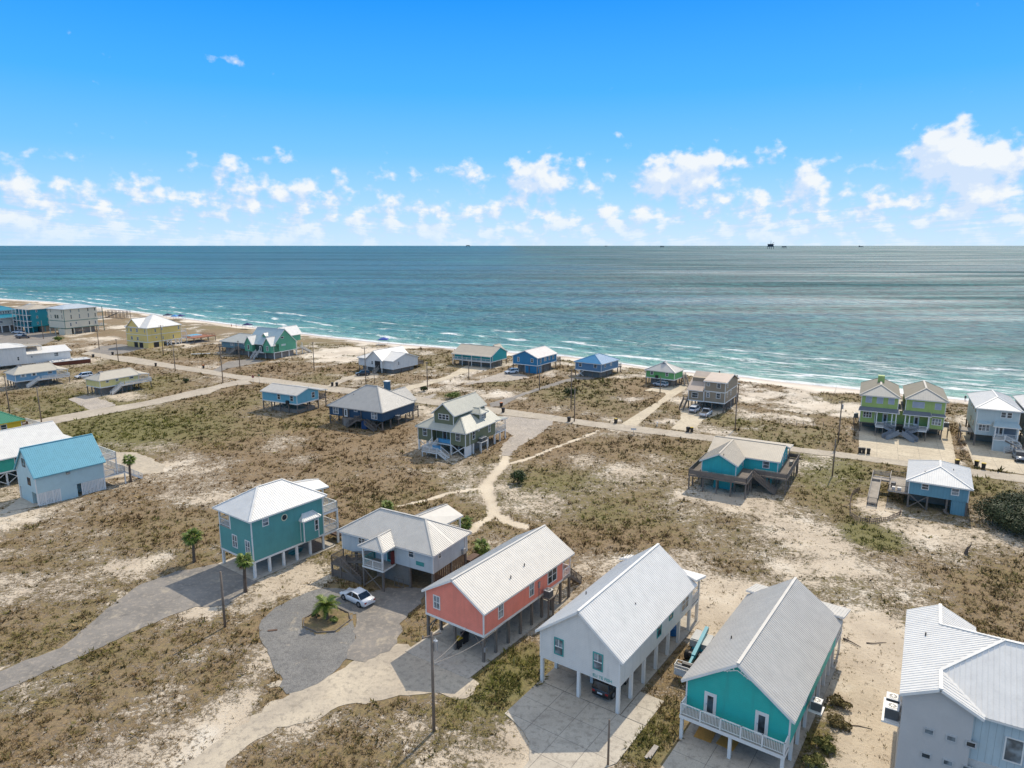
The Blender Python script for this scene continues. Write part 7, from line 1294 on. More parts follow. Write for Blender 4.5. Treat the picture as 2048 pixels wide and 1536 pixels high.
    h.wall(0, Lu, 0, Lv, f, e, gm); h.hip(0, Lu, 0, Lv, e, (Lu / 2, 5), (Lu / 2, Lv - 5), 9.4, tb, .9, rib=.6); h.wall(3, Lu - 1.5, 3, Lv - 3, e + .3, 10.6, gm, skirt=False, name='upper_wall'); h.hip(3, Lu - 1.5, 3, Lv - 3, 10.6, (7.7, 6.5), (7.7, Lv - 6.5), 12.4, tb, .6, rib=.6, name='upper_roof')
    for v in (2, 6, 10, 13): h.win('L', v, f + 1.1, v + 1.3, f + 2.6); h.win('L3', v if v > 3 else 4, 8.9, (v if v > 3 else 4) + .8, 10.2)
    for u in (3, 9): h.win('R', u, f + 1.2, u + 1.4, f + 2.4); 
    for k in range(4): h.win('R3', 5 + k * 1.1, 8.9, 5.7 + k * 1.1, 10.1)
    h.under(0, Lu, 0, Lv, f - .2, .4, WHITE, 5, 6); h.part(MB().box(3, Lu - .4, 2, Lv - .6, 0, f - .25), 'storage_wall', paint('shaded_board', (.30, .26, .22), 'wood', .9))
    h = House('tealroof', 'beach_house', 'house with pale silvery roof behind the blue-roofed house, cut by the left edge'); x, y, _ = h.world(24, 22); h.root.location = (x, y, 0); h.loc = (x, y); h.wall(0, 14, 0, 14, 3, 7.5, gm); h.hip(0, 14, 0, 14, 7.5, (7, 7), (7, 7), 11, paint('sky_grey_roof', P(188, 200, 212)), .7, rib=.6); h.under(0, 14, 0, 14, 2.8, .35, WHITE, 4, 4); h.win('L', 3, 4.5, 4.5, 6); h.win('R', 5, 4.5, 6.5, 6)
for fn in (pink_house, white_house, turq_house, grey_house, teal_house, pale_house, blue_roof_house, teal_white_house, green_yellow_house, small_blue_cottage, navy_house, olive_house, turq_deck_cottage, blue_white_cottage, yellow_house, green_complex, blue_grey_annex, white_gable_house, beach_row, tan_house, lime_duplex, grey_beach_house, left_cottages, far_left):
    fn()
# ------------------------------------------------------------------ utility poles and wires
POLE_LABELS = ['bare wooden post beside the drive of the dark teal house', 'tall utility pole with transformer in front of the coral pink cottage', 'short pole at the corner of the white house driveway', 'thin pole in the grass left of the blue batten cottage', 'utility pole with transformer by the fence left of the lime duplex', 'thin pole right of the taupe beach house', 'tall pole in front of the slate blue beach house', 'leaning guy pole beside the road bend shrub', 'pole right of the vivid blue house drive', 'pole in front of the turquoise beach house', 'pole by the sandy drive behind the navy house', 'tall pole at the road junction', 'tall pole in the drive of the sea-green gabled house', 'pole between sea-green house and bare sand', 'tall pole in front of the white gabled house', 'short post by the drive behind the navy house', 'pole at the road left of the yellow house', 'pole by the road below the yellow house', 'pole with transformer right beside the yellow house', 'pole in the dunes below the cream building', 'lamp pole in the far left parking lot', 'pole behind the pale yellow bungalow, leftmost in the photo', 'pole behind the yellow house with green roof', 'short light pole beside the green stilt cottage drive']
def utility_pole(x, y, h, label, kind):
    root = empty('utility_pole', (x, y, 0), R(30)); tag(root, label, 'pole', 'utility poles'); r = .15 if h > 5 else .10
    MB().tube([(0, 0, -.3), (0, 0, h * .5), (0, 0, h)], [r, r * .88, r * .72], 10).build('pole_shaft', POLEWOOD, root, True)
    if kind >= 1: MB().bar((-.9 if kind > 1 else -.35, 0, h - .35), (.9 if kind > 1 else .35, 0, h - .35), .10, .12).build('cross_arm', POLEWOOD, root)
    if kind >= 1:
        for dx in ((-.8, .8) if kind > 1 else (-.3, .3)): MB().tube([(dx, 0, h - .29), (dx, 0, h - .1)], [.05, .03], 8).build('insulator', STEEL, root)
    if kind == 3:
        t = MB().tube([(.34, 0, h - 1.9), (.34, 0, h - 1.85), (.34, 0, h - .95), (.34, 0, h - .9)], [.16, .2, .2, .14], 14).build('transformer', STEEL, root)
        MB().tube([(.34, 0, h - .9), (.34, 0, h - .7)], [.04, .03], 6).build('bushing', WHITE, t)
    return root
KINDS = [0, 3, 0, 0, 3, 1, 2, 0, 1, 1, 1, 2, 1, 1, 2, 0, 1, 1, 3, 1, 0, 1, 1, 0]
for (x_, y_, h_), lb, kd in zip(D['poles'], POLE_LABELS, KINDS): utility_pole(x_, y_, h_, lb, kd)
def wire(name, p, q, sag, label, r=.016, mat=None):
    p, q = Vector(p), Vector(q); pts = [p.lerp(q, t / 12) - Vector((0, 0, sag * 4 * (t / 12) * (1 - t / 12))) for t in range(13)]
    o = MB().tube(pts, [r] * 13, 5).build(name, mat or PALEWOOD, None); tag(o, label, 'wire')
px_, py_, ph_ = D['poles'][1]; ox, oy = house_xy('pink', .0, 2.2); wire('service_wire', (px_, py_, ph_ - 2.9), (ox, oy, 3.3), .35, 'pale service wire from the tall pole to the pink cottage gable')
ox, oy = house_xy('pink', 4.0, -.1); wire('service_wire', (px_, py_, ph_ - 3.0), (ox, oy, 3.0), .6, 'pale service wire from the tall pole along the pink cottage side')

# ------------------------------------------------------------------ wheelie bins
def bin_proto(lid):
    root = empty('trash_bin', (0, 0, 0)); b = MB(); lo, hi = .24, .31
    b.extrude([(-lo, -lo, .08), (lo, -lo, .08), (lo, lo, .08), (-lo, lo, .08)], (0, 0, .01)); k = len(b.v)
    b.v += [(-lo, -lo, .09), (lo, -lo, .09), (lo, lo, .09), (-lo, lo, .09), (-hi, -hi, .98), (hi, -hi, .98), (hi, hi, .98), (-hi, hi, .98)]; b.f += [(k, k + 1, k + 5, k + 4), (k + 1, k + 2, k + 6, k + 5), (k + 2, k + 3, k + 7, k + 6), (k + 3, k, k + 4, k + 7), (k + 4, k + 5, k + 6, k + 7)]
    b.build('bin_body', BLACKP, root); l = MB(); l.extrude([(-.34, -.34, .98), (.34, -.34, .98), (.34, .34, .98), (-.34, .34, .98)], (0, 0, .05)); l.extrude([(-.27, -.27, 1.03), (.27, -.27, 1.03), (.27, .27, 1.03), (-.27, .27, 1.03)], (0, 0, .05)); l.build('lid', lid, root)
    for s_ in (-1, 1): MB().tube([(s_ * .26 - .03, .22, .13), (s_ * .26 + .03, .22, .13)], [.13, .13], 12).build('wheel', BLACKP, root)
    MB().bar((-.25, .38, .92), (.25, .38, .92), .04, .04).build('handle', BLACKP, root); return root
BIN_L = [('black trash bin at the mouth of the taupe house drive', 'black'), ('yellow-lidded bin at the mouth of the taupe house drive', 'yellow'), ('orange-lidded bin by the road at the slate blue house drive', 'orange'), ('black trash bin across the road from the olive cottage drive', 'black'), ('black trash bin on the inner road edge near the guy pole', 'black'), ('yellow-lidded bin at the roadside above the sand lot', 'yellow'), ('upright black bin by the road above the navy house, left one', 'black'), ('black bin by the road above the navy house, right one', 'black'), ('orange bin at the roadside right behind the navy house', 'orange'), ('dark bin beside the road left of the yellow house drive', 'black'), ('dark bin at the foot of the yellow house drive', 'black'), ('dark bin on the roadside right of the pale yellow bungalow', 'black'), ('orange-lidded bin near the sea-green house drive', 'orange'), ('leftmost black bin at the lime duplex pad corner', 'black'), ('middle black bin at the lime duplex pad corner', 'black'), ('right black bin at the lime duplex pad corner', 'black'), ('yellow-lidded bin at the right corner of the lime duplex pad', 'yellow'), ('yellow-lidded bin on the pale grey house pad, left one', 'yellow'), ('yellow-lidded bin on the pale grey house pad, right one', 'yellow'), ('yellow-lidded bin under the pink cottage', 'yellow'), ('dark bin under the pink cottage behind the yellow-lidded one', 'black')]
BPROTO = {'black': bin_proto(BLACKP), 'yellow': bin_proto(YELLOWP), 'orange': bin_proto(ORANGEP)}; used_ = set()
for (x_, y_), (lb, kd) in zip(D['bins'], BIN_L):
    o = BPROTO[kd] if kd not in used_ else copy_tree(BPROTO[kd]); used_.add(kd); o.location = (x_, y_, .05); o.rotation_euler = (0, 0, random.uniform(-.6, .6) + R(150)); o.scale = (1.1,) * 3; tag(o, lb, 'trash bin', 'wheeled trash bins by the road')

# ------------------------------------------------------------------ vehicles
def loft(sections):
    """sections: rings of equal length, closed at both ends"""
    mb = MB(); n = len(sections[0])
    for r_ in sections: mb.v += [tuple(p) for p in r_]
    for i in range(len(sections) - 1):
        for j in range(n): a, b = i * n + j, i * n + (j + 1) % n; mb.f.append((a, b, b + n, a + n))
    mb.f.append(tuple(range(n))[::-1]); mb.f.append(tuple((len(sections) - 1) * n + j for j in range(n))); return mb
TYRE = paint('tyre_rubber', (.018, .018, .018), rough=.85); RIM = paint('alloy_rim', (.35, .35, .36), rough=.35, metallic=.7); CARGLASS = glass_mat('car_glass', (.012, .015, .018)); LAMP_R = paint('tail_lamp', (.35, .02, .02), rough=.25); LAMP_W = paint('head_lamp', (.7, .72, .74), rough=.15); PLATE = paint('number_plate', (.65, .66, .66), rough=.5)
def car_paint(name, col):
    if name in MATS: return MATS[name]
    m, q, b = new_mat(name); n = q.noise(world_coords(q), 3, 3, .5); q.put(b.inputs['Base Color'], q.ramp(n, [(.3, tuple(v * .93 for v in col)), (.7, col)])); b.inputs['Roughness'].default_value = .32; b.inputs['Coat Weight'].default_value = .6; MATS[name] = m; return m
def vehicle(name, label, cat, x, y, yaw, kind, mat):
    """front points along +x"""
    root = empty(name, (x, y, .05), yaw); tag(root, label, cat, 'parked vehicles')
    L, W, H_ = {'sedan': (4.75, 1.82, 1.44), 'suv': (4.7, 1.9, 1.72), 'van': (5.1, 1.98, 1.75), 'pickup': (5.7, 2.0, 1.85)}[kind]; hl, hw = L / 2, W / 2; zb = {'sedan': .88, 'suv': 1.05, 'van': 1.02, 'pickup': 1.1}[kind]; zs = .30 if kind != 'sedan' else .22
    hood = {'sedan': .80, 'suv': 1.0, 'van': .95, 'pickup': 1.08}[kind]; tail = {'sedan': .95, 'suv': 1.08, 'van': 1.05, 'pickup': 1.12}[kind]
    st = [(-hl, zs + .18, tail - .12, .86), (-hl + .12, zs + .02, tail, .95), (-hl * .55, zs, zb + .02, 1.0), (0, zs, zb, 1.0), (hl * .38, zs, zb - .02, 1.0), (hl * .50, zs, hood + .04, .99), (hl - .25, zs + .02, hood - .10, .94), (hl - .02, zs + .15, hood - .28, .82)]
    sec = []
    for sx, z0, z1, k in st:
        w = hw * k; sec.append([(sx, -w * .94, z0), (sx, -w, z0 + .22), (sx, -w * .985, z1 - .16), (sx, -w * .90, z1), (sx, w * .90, z1), (sx, w * .985, z1 - .16), (sx, w, z0 + .22), (sx, w * .94, z0)])
    loft(sec).build('body', mat, root, True)
    if kind == 'sedan': cab = [(-hl * .74, zb - .03, .02), (-hl * .42, H_ - .06, .0), (.0, H_, .0), (hl * .12, H_ - .03, .0), (hl * .46, zb - .05, .0)]
    elif kind == 'pickup': cab = [(-hl * .08, zb - .02, 0), (-hl * .05, H_ - .06, 0), (hl * .12, H_, 0), (hl * .26, H_ - .05, 0), (hl * .46, zb - .04, 0)]
    else: cab = [(-hl + .10, zb - .02, 0), (-hl + .30, H_ - .08, 0), (-hl * .3, H_, 0), (hl * .18, H_ - .04, 0), (hl * .52, zb - .06, 0)]
    sec = []
    for sx, z1, _ in cab:
        t = (z1 - zb) / (H_ - zb); w = hw * (.90 - .17 * max(0, t)); sec.append([(sx, -hw * .90, zb - .06), (sx, -w, z1), (sx, w, z1), (sx, hw * .90, zb - .06)])
    g = loft(sec).build('window_glass', CARGLASS, root)
    # roof skin and pillars
    top = [(c[0], c[1]) for c in cab[1:-1]]; mb = MB()
    for (xa, za), (xb, zb_) in zip(top, top[1:]):
        wa, wb = hw * (.90 - .17 * (za - zb) / (H_ - zb)) + .012, hw * (.90 - .17 * (zb_ - zb) / (H_ - zb)) + .012
        mb.extrude([(xa, -wa, za - .02), (xb, -wb, zb_ - .02), (xb, wb, zb_ - .02), (xa, wa, za - .02)], (0, 0, .045))
    mb.build('roof_panel', mat, root)
    for s_ in (-1, 1):
        xs = [cab[0], cab[1]], [cab[-2], cab[-1]], [(cab[2][0] - .05, H_, 0), (cab[2][0] - .12, zb, 0)]
        for a, b in xs:
            f_ = lambda c: hw * (.90 - .17 * max(0, (c[1] - zb) / (H_ - zb))) + .012
            MB().bar((a[0], s_ * f_(a), a[1]), (b[0], s_ * f_(b), b[1]), .035, .09).build('pillar', mat, root)
        if kind in ('suv', 'van'): a, b = (-hl * .52, H_ - .04, 0), (-hl * .58, zb, 0); MB().bar((a[0], s_ * (hw * .73 + .012), a[1]), (b[0], s_ * (hw * .9 + .01), b[1]), .035, .12).build('pillar', mat, root)
        MB().box(hl * .40 - .1, hl * .40 + .08, s_ * (hw + .02) - .1, s_ * (hw + .02) + .1, zb - .02, zb + .12).build('mirror', mat, root)
        MB().box(-hl - .012, -hl + .14, s_ * hw * .72 - .15, s_ * hw * .72 + .13, tail - .34, tail - .14).build('tail_light', LAMP_R, root); MB().box(hl - .28, hl - .06, s_ * hw * .66 - .18, s_ * hw * .66 + .18, hood - .30, hood - .14).build('headlight', LAMP_W, root)
        for wx in (-hl * .58, hl * .60):
            wr = .33 if kind == 'sedan' else .38; wy = s_ * (hw - .1)
            MB().tube([(wx, wy - s_ * .02, wr + .02), (wx, wy + s_ * .102, wr + .02)], [wr + .07, wr + .07], 20).build('wheel_arch', TYRE, root)
            t = MB().tube([(wx, wy - .1, wr), (wx, wy - .08, wr), (wx, wy + .09, wr), (wx, wy + .115, wr)] if s_ > 0 else [(wx, wy - .115, wr), (wx, wy - .09, wr), (wx, wy + .08, wr), (wx, wy + .1, wr)], [wr - .03, wr, wr, wr - .03], 20).build('wheel', TYRE, root); MB().tube([(wx, wy + s_ * .10, wr), (wx, wy + s_ * .128, wr)], [wr * .66, wr * .58], 14).build('rim', RIM, t)
    MB().box(-hl - .015, -hl + .05, -.27, .27, tail - .42, tail - .26).build('number_plate', PLATE, root); MB().box(-hl - .03, -hl + .2, -hw * .84, hw * .84, zs + .14, zs + .30).build('rear_bumper', TYRE if kind != 'sedan' else mat, root); MB().box(hl - .3, hl + .0, -hw * .72, hw * .72, zs + .12, zs + .34).build('front_grille', TYRE, root)
    if kind == 'pickup':
        MB().box(-hl + .12, -hl * .14, -hw * .80, hw * .80, zb + .0, zb + .035).build('truck_bed', TYRE, root)
    return root
CW = car_paint('white_car_paint', (.72, .73, .74)); CB = car_paint('black_car_paint', (.012, .014, .018)); CG = car_paint('grey_car_paint', (.16, .18, .20)); CS = car_paint('silver_car_paint', (.45, .47, .49))
vehicle('sedan_car', 'white sedan parked on the gravel circle behind the palm', 'car', -19.2 + .55, 76.25 + .72, R(141.6), 'sedan', CW)
x_, y_ = house_xy('white', 3.1, 2.35); vehicle('suv_car', 'black car parked under the white gabled stilt house', 'car', x_, y_, HF['white'][0][2], 'suv', CB)
a_ = HF['tan12'][0][2]; x_, y_ = D['cars']['suv_tan'][0]; vehicle('suv_car', 'white car parked left under the taupe beach house, rear to the road', 'car', x_ + .9 + 2.2 * math.cos(a_), y_ + 2.2 * math.sin(a_) - .6, a_, 'suv', CW)
x_, y_ = D['cars']['pickup'][0]; vehicle('pickup_truck', 'white pickup truck parked right in front of the taupe beach house', 'pickup truck', x_ + .8 + 2.5 * math.cos(a_), y_ + 2.5 * math.sin(a_) - .4, a_, 'pickup', CW)
(x0, y0), (x1, y1) = D['cars']['suv_green']; vehicle('suv_car', 'silver car parked sideways under the small green cottage', 'car', (x0 + x1) / 2 + .5, (y0 + y1) / 2 + .6, math.atan2(y0 - y1, x0 - x1), 'suv', CS)
(x0, y0), (x1, y1) = D['cars']['suv_blue']; vehicle('suv_car', 'white car on the gravel drive left of the vivid blue house', 'car', (x0 + x1) / 2, (y0 + y1) / 2 + .8, R(208), 'suv', CW)
(x0, y0), (x1, y1) = D['cars']['suv_black']; vehicle('suv_car', 'dark car on the sandy drive in front of the white gabled house', 'car', (x0 + x1) / 2, (y0 + y1) / 2 + .8, R(200), 'suv', CB)
(x0, y0), (x1, y1) = D['cars']['van']; vehicle('van_car', 'white van parked between the light blue and pale yellow bungalows', 'van', (x0 + x1) / 2 + .4, (y0 + y1) / 2 + .2, R(232), 'van', CW)
(x0, y0), _ = D['cars']['suv_right']; vehicle('suv_car', 'dark grey car on the pale grey house pad at the right edge', 'car', x0 + 1.9, y0 + 1.3, HF['grey14'][0][2] + math.pi, 'suv', CG)
for k_, lb in (('far1', 'white car in the far left lot, nearest the blue-roofed house'), ('far2', 'white car in the middle of the far left lot')):
    (x0, y0), (x1, y1) = D['cars'][k_]; vehicle('suv_car', lb, 'car', (x0 + x1) / 2, (y0 + y1) / 2, R(190), 'suv', CW)
(x0, y0), (x1, y1) = D['cars']['far3']; vehicle('pickup_truck', 'dark open pickup at the near end of the far left lot', 'pickup truck', (x0 + x1) / 2, (y0 + y1) / 2, R(20), 'pickup', car_paint('brown_car_paint', (.09, .06, .045)))

# ------------------------------------------------------------------ boom lift between the white and turquoise houses
def boom_lift():
    (x0, y0), (x1, y1) = D['misc']['canoe0'], D['misc']['canoe1']; a = math.atan2(y0 - y1, x0 - x1); cx, cy = x1 + .55 * (x0 - x1) - .2, y1 + .55 * (y0 - y1) + .5; cx, cy = D['misc']['cover0'][0] + .75, D['misc']['cover0'][1] - .35
    root = empty('boom_lift', (cx, cy, .02), a); tag(root, 'teal boom lift with white work basket parked between white and turquoise houses', 'boom lift'); TB = paint('boom_teal', P(44, 150, 176), rough=.4); GC = paint('boom_grey', (.42, .42, .40), rough=.5)
    MB().box(-1.3, 1.3, -.75, .75, .45, .85).build('chassis', paint('boom_dark', (.05, .05, .055)), root)
    for ux in (-1.1, 1.1):
        for s_ in (-1, 1): t = MB().tube([(ux, s_ * .75, .48), (ux, s_ * .80, .48), (ux, s_ * 1.08, .48), (ux, s_ * 1.13, .48)], [.42, .48, .48, .42], 20).build('wheel', TYRE, root); MB().tube([(ux, s_ * 1.12, .48), (ux, s_ * 1.15, .48)], [.26, .24], 14).build('rim', WHITE, t)
    c = MB(); c.extrude([(-2.1, -.95, .95), (.2, -.95, .95), (.2, .0, .95), (-2.1, .0, .95)], (0, 0, .75)); c.extrude([(-1.95, -.85, 1.7), (.05, -.85, 1.7), (.05, -.12, 1.7), (-1.95, -.12, 1.7)], (0, 0, .08)); c.build('engine_cover', GC, root)
    MB().box(-2.1, .2, .25, .95, .95, 1.5).build('tank_cover', GC, root); MB().box(-.5, .5, -.6, .6, .85, .95).build('turntable', TB, root)
    MB().bar((-2.4, .12, 1.95), (2.6, .12, 1.35), .36, .48).build('boom', TB, root); MB().bar((2.5, .12, 1.36), (3.9, .12, 1.2), .24, .30).build('boom_extension', TB, root); MB().bar((-2.2, .12, 1.6), (-.2, .12, 1.1), .2, .24).build('lift_cylinder', STEEL, root)
    b = MB().box(4.15, 5.1, -1.0, 1.2, .45, .52).build('basket', GC, root)
    for (p, q) in (((4.15, -1.0), (5.1, -1.0)), ((5.1, -1.0), (5.1, 1.2)), ((5.1, 1.2), (4.15, 1.2)), ((4.15, 1.2), (4.15, -1.0))):
        for z in (.85, 1.2, 1.55): MB().bar((*p, z), (*q, z), .05, .05).build('basket_rail', WHITE, b)
        n = 3
        for i in range(n): t = i / n; MB().bar((p[0] + (q[0] - p[0]) * t, p[1] + (q[1] - p[1]) * t, .52), (p[0] + (q[0] - p[0]) * t, p[1] + (q[1] - p[1]) * t, 1.55), .05, .05).build('basket_post', WHITE, b)
    MB().box(5.11, 5.14, -.95, 1.15, .52, 1.15).build('basket_panel', paint('white_mesh_panel', (.58, .60, .62), var=.2), b); MB().box(4.16, 4.19, -.95, 1.15, .52, 1.15).build('basket_panel', paint('white_mesh_panel', (.58, .60, .62)), b); MB().box(4.25, 4.6, -.4, .5, 1.3, 1.6).build('control_console', BLACKP, b)
boom_lift()

# ------------------------------------------------------------------ palms
FROND_G = leaf_material('palm_frond', s2l(46, 62, 22), s2l(88, 108, 40), s2l(150, 158, 74), .5); FROND_D = leaf_material('dry_frond', s2l(70, 54, 34), s2l(118, 96, 62), s2l(150, 126, 88), .8); TRUNK = paint('palm_trunk', (.155, .115, .085), 'wood', .95, .3)
def frond_mesh(kind, L, seed):
    rg = random.Random(seed); V = []; F = []; T = []
    def tri(a, b, c, t): k = len(V); V.extend([a, b, c]); F.append((k, k + 1, k + 2)); T.extend([t] * 3)
    if kind == 'feather':
        n = 13; pts = [(L * t * (1 - .10 * t * t), 0, L * (.62 * t - .80 * t * t)) for t in [i / n for i in range(n + 1)]]
        for i in range(n):
            a, b = Vector(pts[i]), Vector(pts[i + 1]); w = .035 * (1 - i / n) + .012; tri(a + Vector((0, w, 0)), a - Vector((0, w, 0)), b, .6); tri(a + Vector((0, w, 0)), b, b + Vector((0, w * .7, .01)), .6)
            ll = L * .34 * math.sin(math.pi * min(.98, .18 + .8 * i / n)) + .1
            for s_ in (-1, 1):
                for k in (0, .5):
                    p = a.lerp(b, k); tip = p + Vector((ll * .55, s_ * ll * .8, -.16 * ll + rg.uniform(-.05, .05))); tri(p - Vector((.05, 0, 0)), p + Vector((.06, 0, .01)), tip, min(1, max(0, rg.gauss(.5, .18))))
    else:   # fan leaf on a stalk
        st = L * .55; tri(Vector((0, .03, 0)), Vector((0, -.03, 0)), Vector((st, 0, L * .10)), .7); c = Vector((st, 0, L * .10)); m = 15
        for i in range(m):
            a = R(-118 + 236 * i / (m - 1)); ll = L * (.62 - .12 * abs(a) / 2) * rg.uniform(.85, 1.1); d = Vector((math.cos(a), math.sin(a), -.30 - .25 * abs(a))).normalized(); sd = Vector((-d.y, d.x, 0)) * .055 * L
            mid = c + d * ll * .6; tri(c, mid + sd, mid - sd, min(1, max(0, rg.gauss(.5, .2)))); tri(mid + sd, mid - sd, c + d * ll - Vector((0, 0, .10 * L)), min(1, max(0, rg.gauss(.55, .2))))
    me = bpy.data.meshes.new('frond'); me.from_pydata([tuple(v) for v in V], [], F); at = me.attributes.new('tint', 'FLOAT', 'POINT'); at.data.foreach_set('value', T); return me
FR = {}
def palm(x, y, h, label, kind='fan', L=1.5, n=30, lean=(0, 0), base=0.0):
    root = empty('palm_tree', (x, y, base), random.uniform(0, 6)); tag(root, label, 'palm tree', 'palm trees')
    pts = [(lean[0] * t * t * h, lean[1] * t * t * h, h * t - .1) for t in [i / 9 for i in range(10)]]; r0 = .17 + .012 * h; MB().tube(pts, [r0 * (1.25 if i == 0 else 1.0 - .03 * i + (.06 if i % 2 else 0)) for i in range(10)], 10).build('trunk', TRUNK, root, True); top = Vector(pts[-1])
    for k in range(5):
        q = (kind, L, k)
        if q not in FR: FR[q] = frond_mesh(kind, L, k + 3); FR[q].materials.append(FROND_G); FR[q + ('d',)] = FR[q].copy(); FR[q + ('d',)].materials.clear(); FR[q + ('d',)].materials.append(FROND_D)
    for i in range(n):
        t = (i + .5) / n; dead = t > .86 and kind == 'fan'; pitch = R(62 - 100 * t ** .9) + random.uniform(-.14, .14); o = obj('frond', FR[(kind, L, i % 5) + (('d',) if dead else ())], None, root); o.location = top + Vector((0, 0, .05)); o.rotation_euler = (random.uniform(-.3, .3), -pitch if kind == 'fan' else -pitch * .75, i * 2.39996 + random.uniform(-.2, .2)); o.scale = (random.uniform(.85, 1.12),) * 3
PT, PP = D['palmtop'], D['palms']
palm(*PP['a'], PT['a'], 'tall fan palm in the scrub left of the dark teal house', 'fan', 1.35, 34, (.03, .02)); palm(*PP['b'], PT['b'], 'fan palm at the front corner of the dark teal house', 'fan', 1.15, 34, (-.02, .03)); palm(*PP['c'], 1.75, 'feathery palm in the island of the gravel circle', 'feather', 1.75, 18, (0, 0), .12)
palm(*PP['d'], .7, 'low palm right behind the grey-blue hip-roofed house', 'fan', 1.25, 26); palm(*PP['e'], .9, 'low bushy palm between the grey-blue house and pink cottage', 'fan', 1.3, 28); palm(*PP['f'], PT['f'], 'thin fan palm right of the bright blue roofed house', 'fan', 1.2, 30, (-.02, 0)); palm(*PP['g'], .7, 'low palm behind the roof of the grey-blue house', 'fan', 1.2, 24)

# ------------------------------------------------------------------ shrubs
def shrub(name, x, y, rx, ry, rz, label, n=900, leaf=.16, mat=None, base=0.0, cat='shrub', squash=.0):
    root = empty(name, (x, y, base)); tag(root, label, cat); nb = max(5, int(9 * rx)); rg = np.random.default_rng(int(abs(x * 31 + y * 17)))
    bl = [(rg.uniform(-.6, .6) * rx, rg.uniform(-.6, .6) * ry, rg.uniform(.35, .8) * rz, rg.uniform(.35, .6)) for _ in range(nb)]
    which = rg.integers(0, nb, n); B = np.array(bl)[which]; d = rg.normal(size=(n, 3)); d /= np.linalg.norm(d, axis=1)[:, None]; d[:, 2] = np.where(d[:, 2] < -.35, -d[:, 2], d[:, 2]); rad = rg.uniform(.55, 1.05, n) ** .6
    c = B[:, :3] + d * rad[:, None] * np.stack([B[:, 3] * rx, B[:, 3] * ry, B[:, 3] * rz], 1) * .95; c[:, 2] = np.maximum(c[:, 2], .03)
    nr = d + rg.normal(0, .45, (n, 3)); nr /= np.linalg.norm(nr, axis=1)[:, None]; t1 = np.cross(nr, rg.normal(size=(n, 3))); t1 /= np.linalg.norm(t1, axis=1)[:, None]; t2 = np.cross(nr, t1); s_ = leaf * rg.uniform(.6, 1.3, n)[:, None]
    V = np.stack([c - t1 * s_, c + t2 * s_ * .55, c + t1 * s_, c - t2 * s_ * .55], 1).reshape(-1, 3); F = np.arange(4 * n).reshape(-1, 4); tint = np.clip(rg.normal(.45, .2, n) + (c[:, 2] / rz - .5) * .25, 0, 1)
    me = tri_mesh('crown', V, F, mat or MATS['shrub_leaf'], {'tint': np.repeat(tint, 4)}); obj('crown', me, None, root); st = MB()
    for k in range(5): a = k * 1.26; st.tube([(0, 0, -.1), (math.cos(a) * rx * .25, math.sin(a) * ry * .25, rz * .35), (math.cos(a) * rx * .5, math.sin(a) * ry * .5, rz * .62)], [.05 + .02 * rz, .04, .02], 6)
    st.build('stems', TRUNK, root); return root
leaf_material('shrub_leaf', s2l(24, 34, 14), s2l(48, 62, 26), s2l(84, 96, 46), .55); OAKL = leaf_material('oak_leaf', s2l(34, 40, 24), s2l(58, 66, 40), s2l(92, 98, 62), .6); SCRL = leaf_material('brown_scrub_leaf', s2l(70, 58, 36), s2l(112, 98, 60), s2l(150, 134, 88), .8)
Q_ = D['shrubs']
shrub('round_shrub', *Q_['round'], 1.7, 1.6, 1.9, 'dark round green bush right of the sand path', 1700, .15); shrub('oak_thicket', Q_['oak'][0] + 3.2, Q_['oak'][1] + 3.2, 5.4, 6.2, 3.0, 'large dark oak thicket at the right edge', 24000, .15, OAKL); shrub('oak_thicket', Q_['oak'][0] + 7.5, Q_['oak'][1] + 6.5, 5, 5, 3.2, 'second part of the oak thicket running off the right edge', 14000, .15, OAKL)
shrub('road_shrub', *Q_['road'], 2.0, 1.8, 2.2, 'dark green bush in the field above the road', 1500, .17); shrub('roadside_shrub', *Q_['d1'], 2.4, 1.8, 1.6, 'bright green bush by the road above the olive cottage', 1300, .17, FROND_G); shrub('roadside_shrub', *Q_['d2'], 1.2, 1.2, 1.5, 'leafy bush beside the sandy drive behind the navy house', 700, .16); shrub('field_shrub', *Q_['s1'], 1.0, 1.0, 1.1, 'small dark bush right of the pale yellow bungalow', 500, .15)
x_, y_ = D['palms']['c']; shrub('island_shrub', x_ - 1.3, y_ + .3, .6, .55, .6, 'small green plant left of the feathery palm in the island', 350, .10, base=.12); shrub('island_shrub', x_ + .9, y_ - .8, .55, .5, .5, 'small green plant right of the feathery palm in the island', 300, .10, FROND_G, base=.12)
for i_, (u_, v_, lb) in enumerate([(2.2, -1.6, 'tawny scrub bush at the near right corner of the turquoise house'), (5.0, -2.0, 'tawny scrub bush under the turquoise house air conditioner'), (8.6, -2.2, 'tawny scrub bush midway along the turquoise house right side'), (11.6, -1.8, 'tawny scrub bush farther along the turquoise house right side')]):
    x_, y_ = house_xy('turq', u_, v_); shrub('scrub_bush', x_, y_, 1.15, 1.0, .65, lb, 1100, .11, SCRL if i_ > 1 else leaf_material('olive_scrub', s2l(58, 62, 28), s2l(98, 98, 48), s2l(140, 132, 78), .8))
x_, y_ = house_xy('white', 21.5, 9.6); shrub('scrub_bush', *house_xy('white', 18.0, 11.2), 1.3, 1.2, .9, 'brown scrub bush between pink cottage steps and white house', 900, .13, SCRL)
shrub('palmetto_clump', -203, 309, 2.2, 1.8, 1.8, 'green palmetto clump behind the long white house', 900, .25, FROND_G)

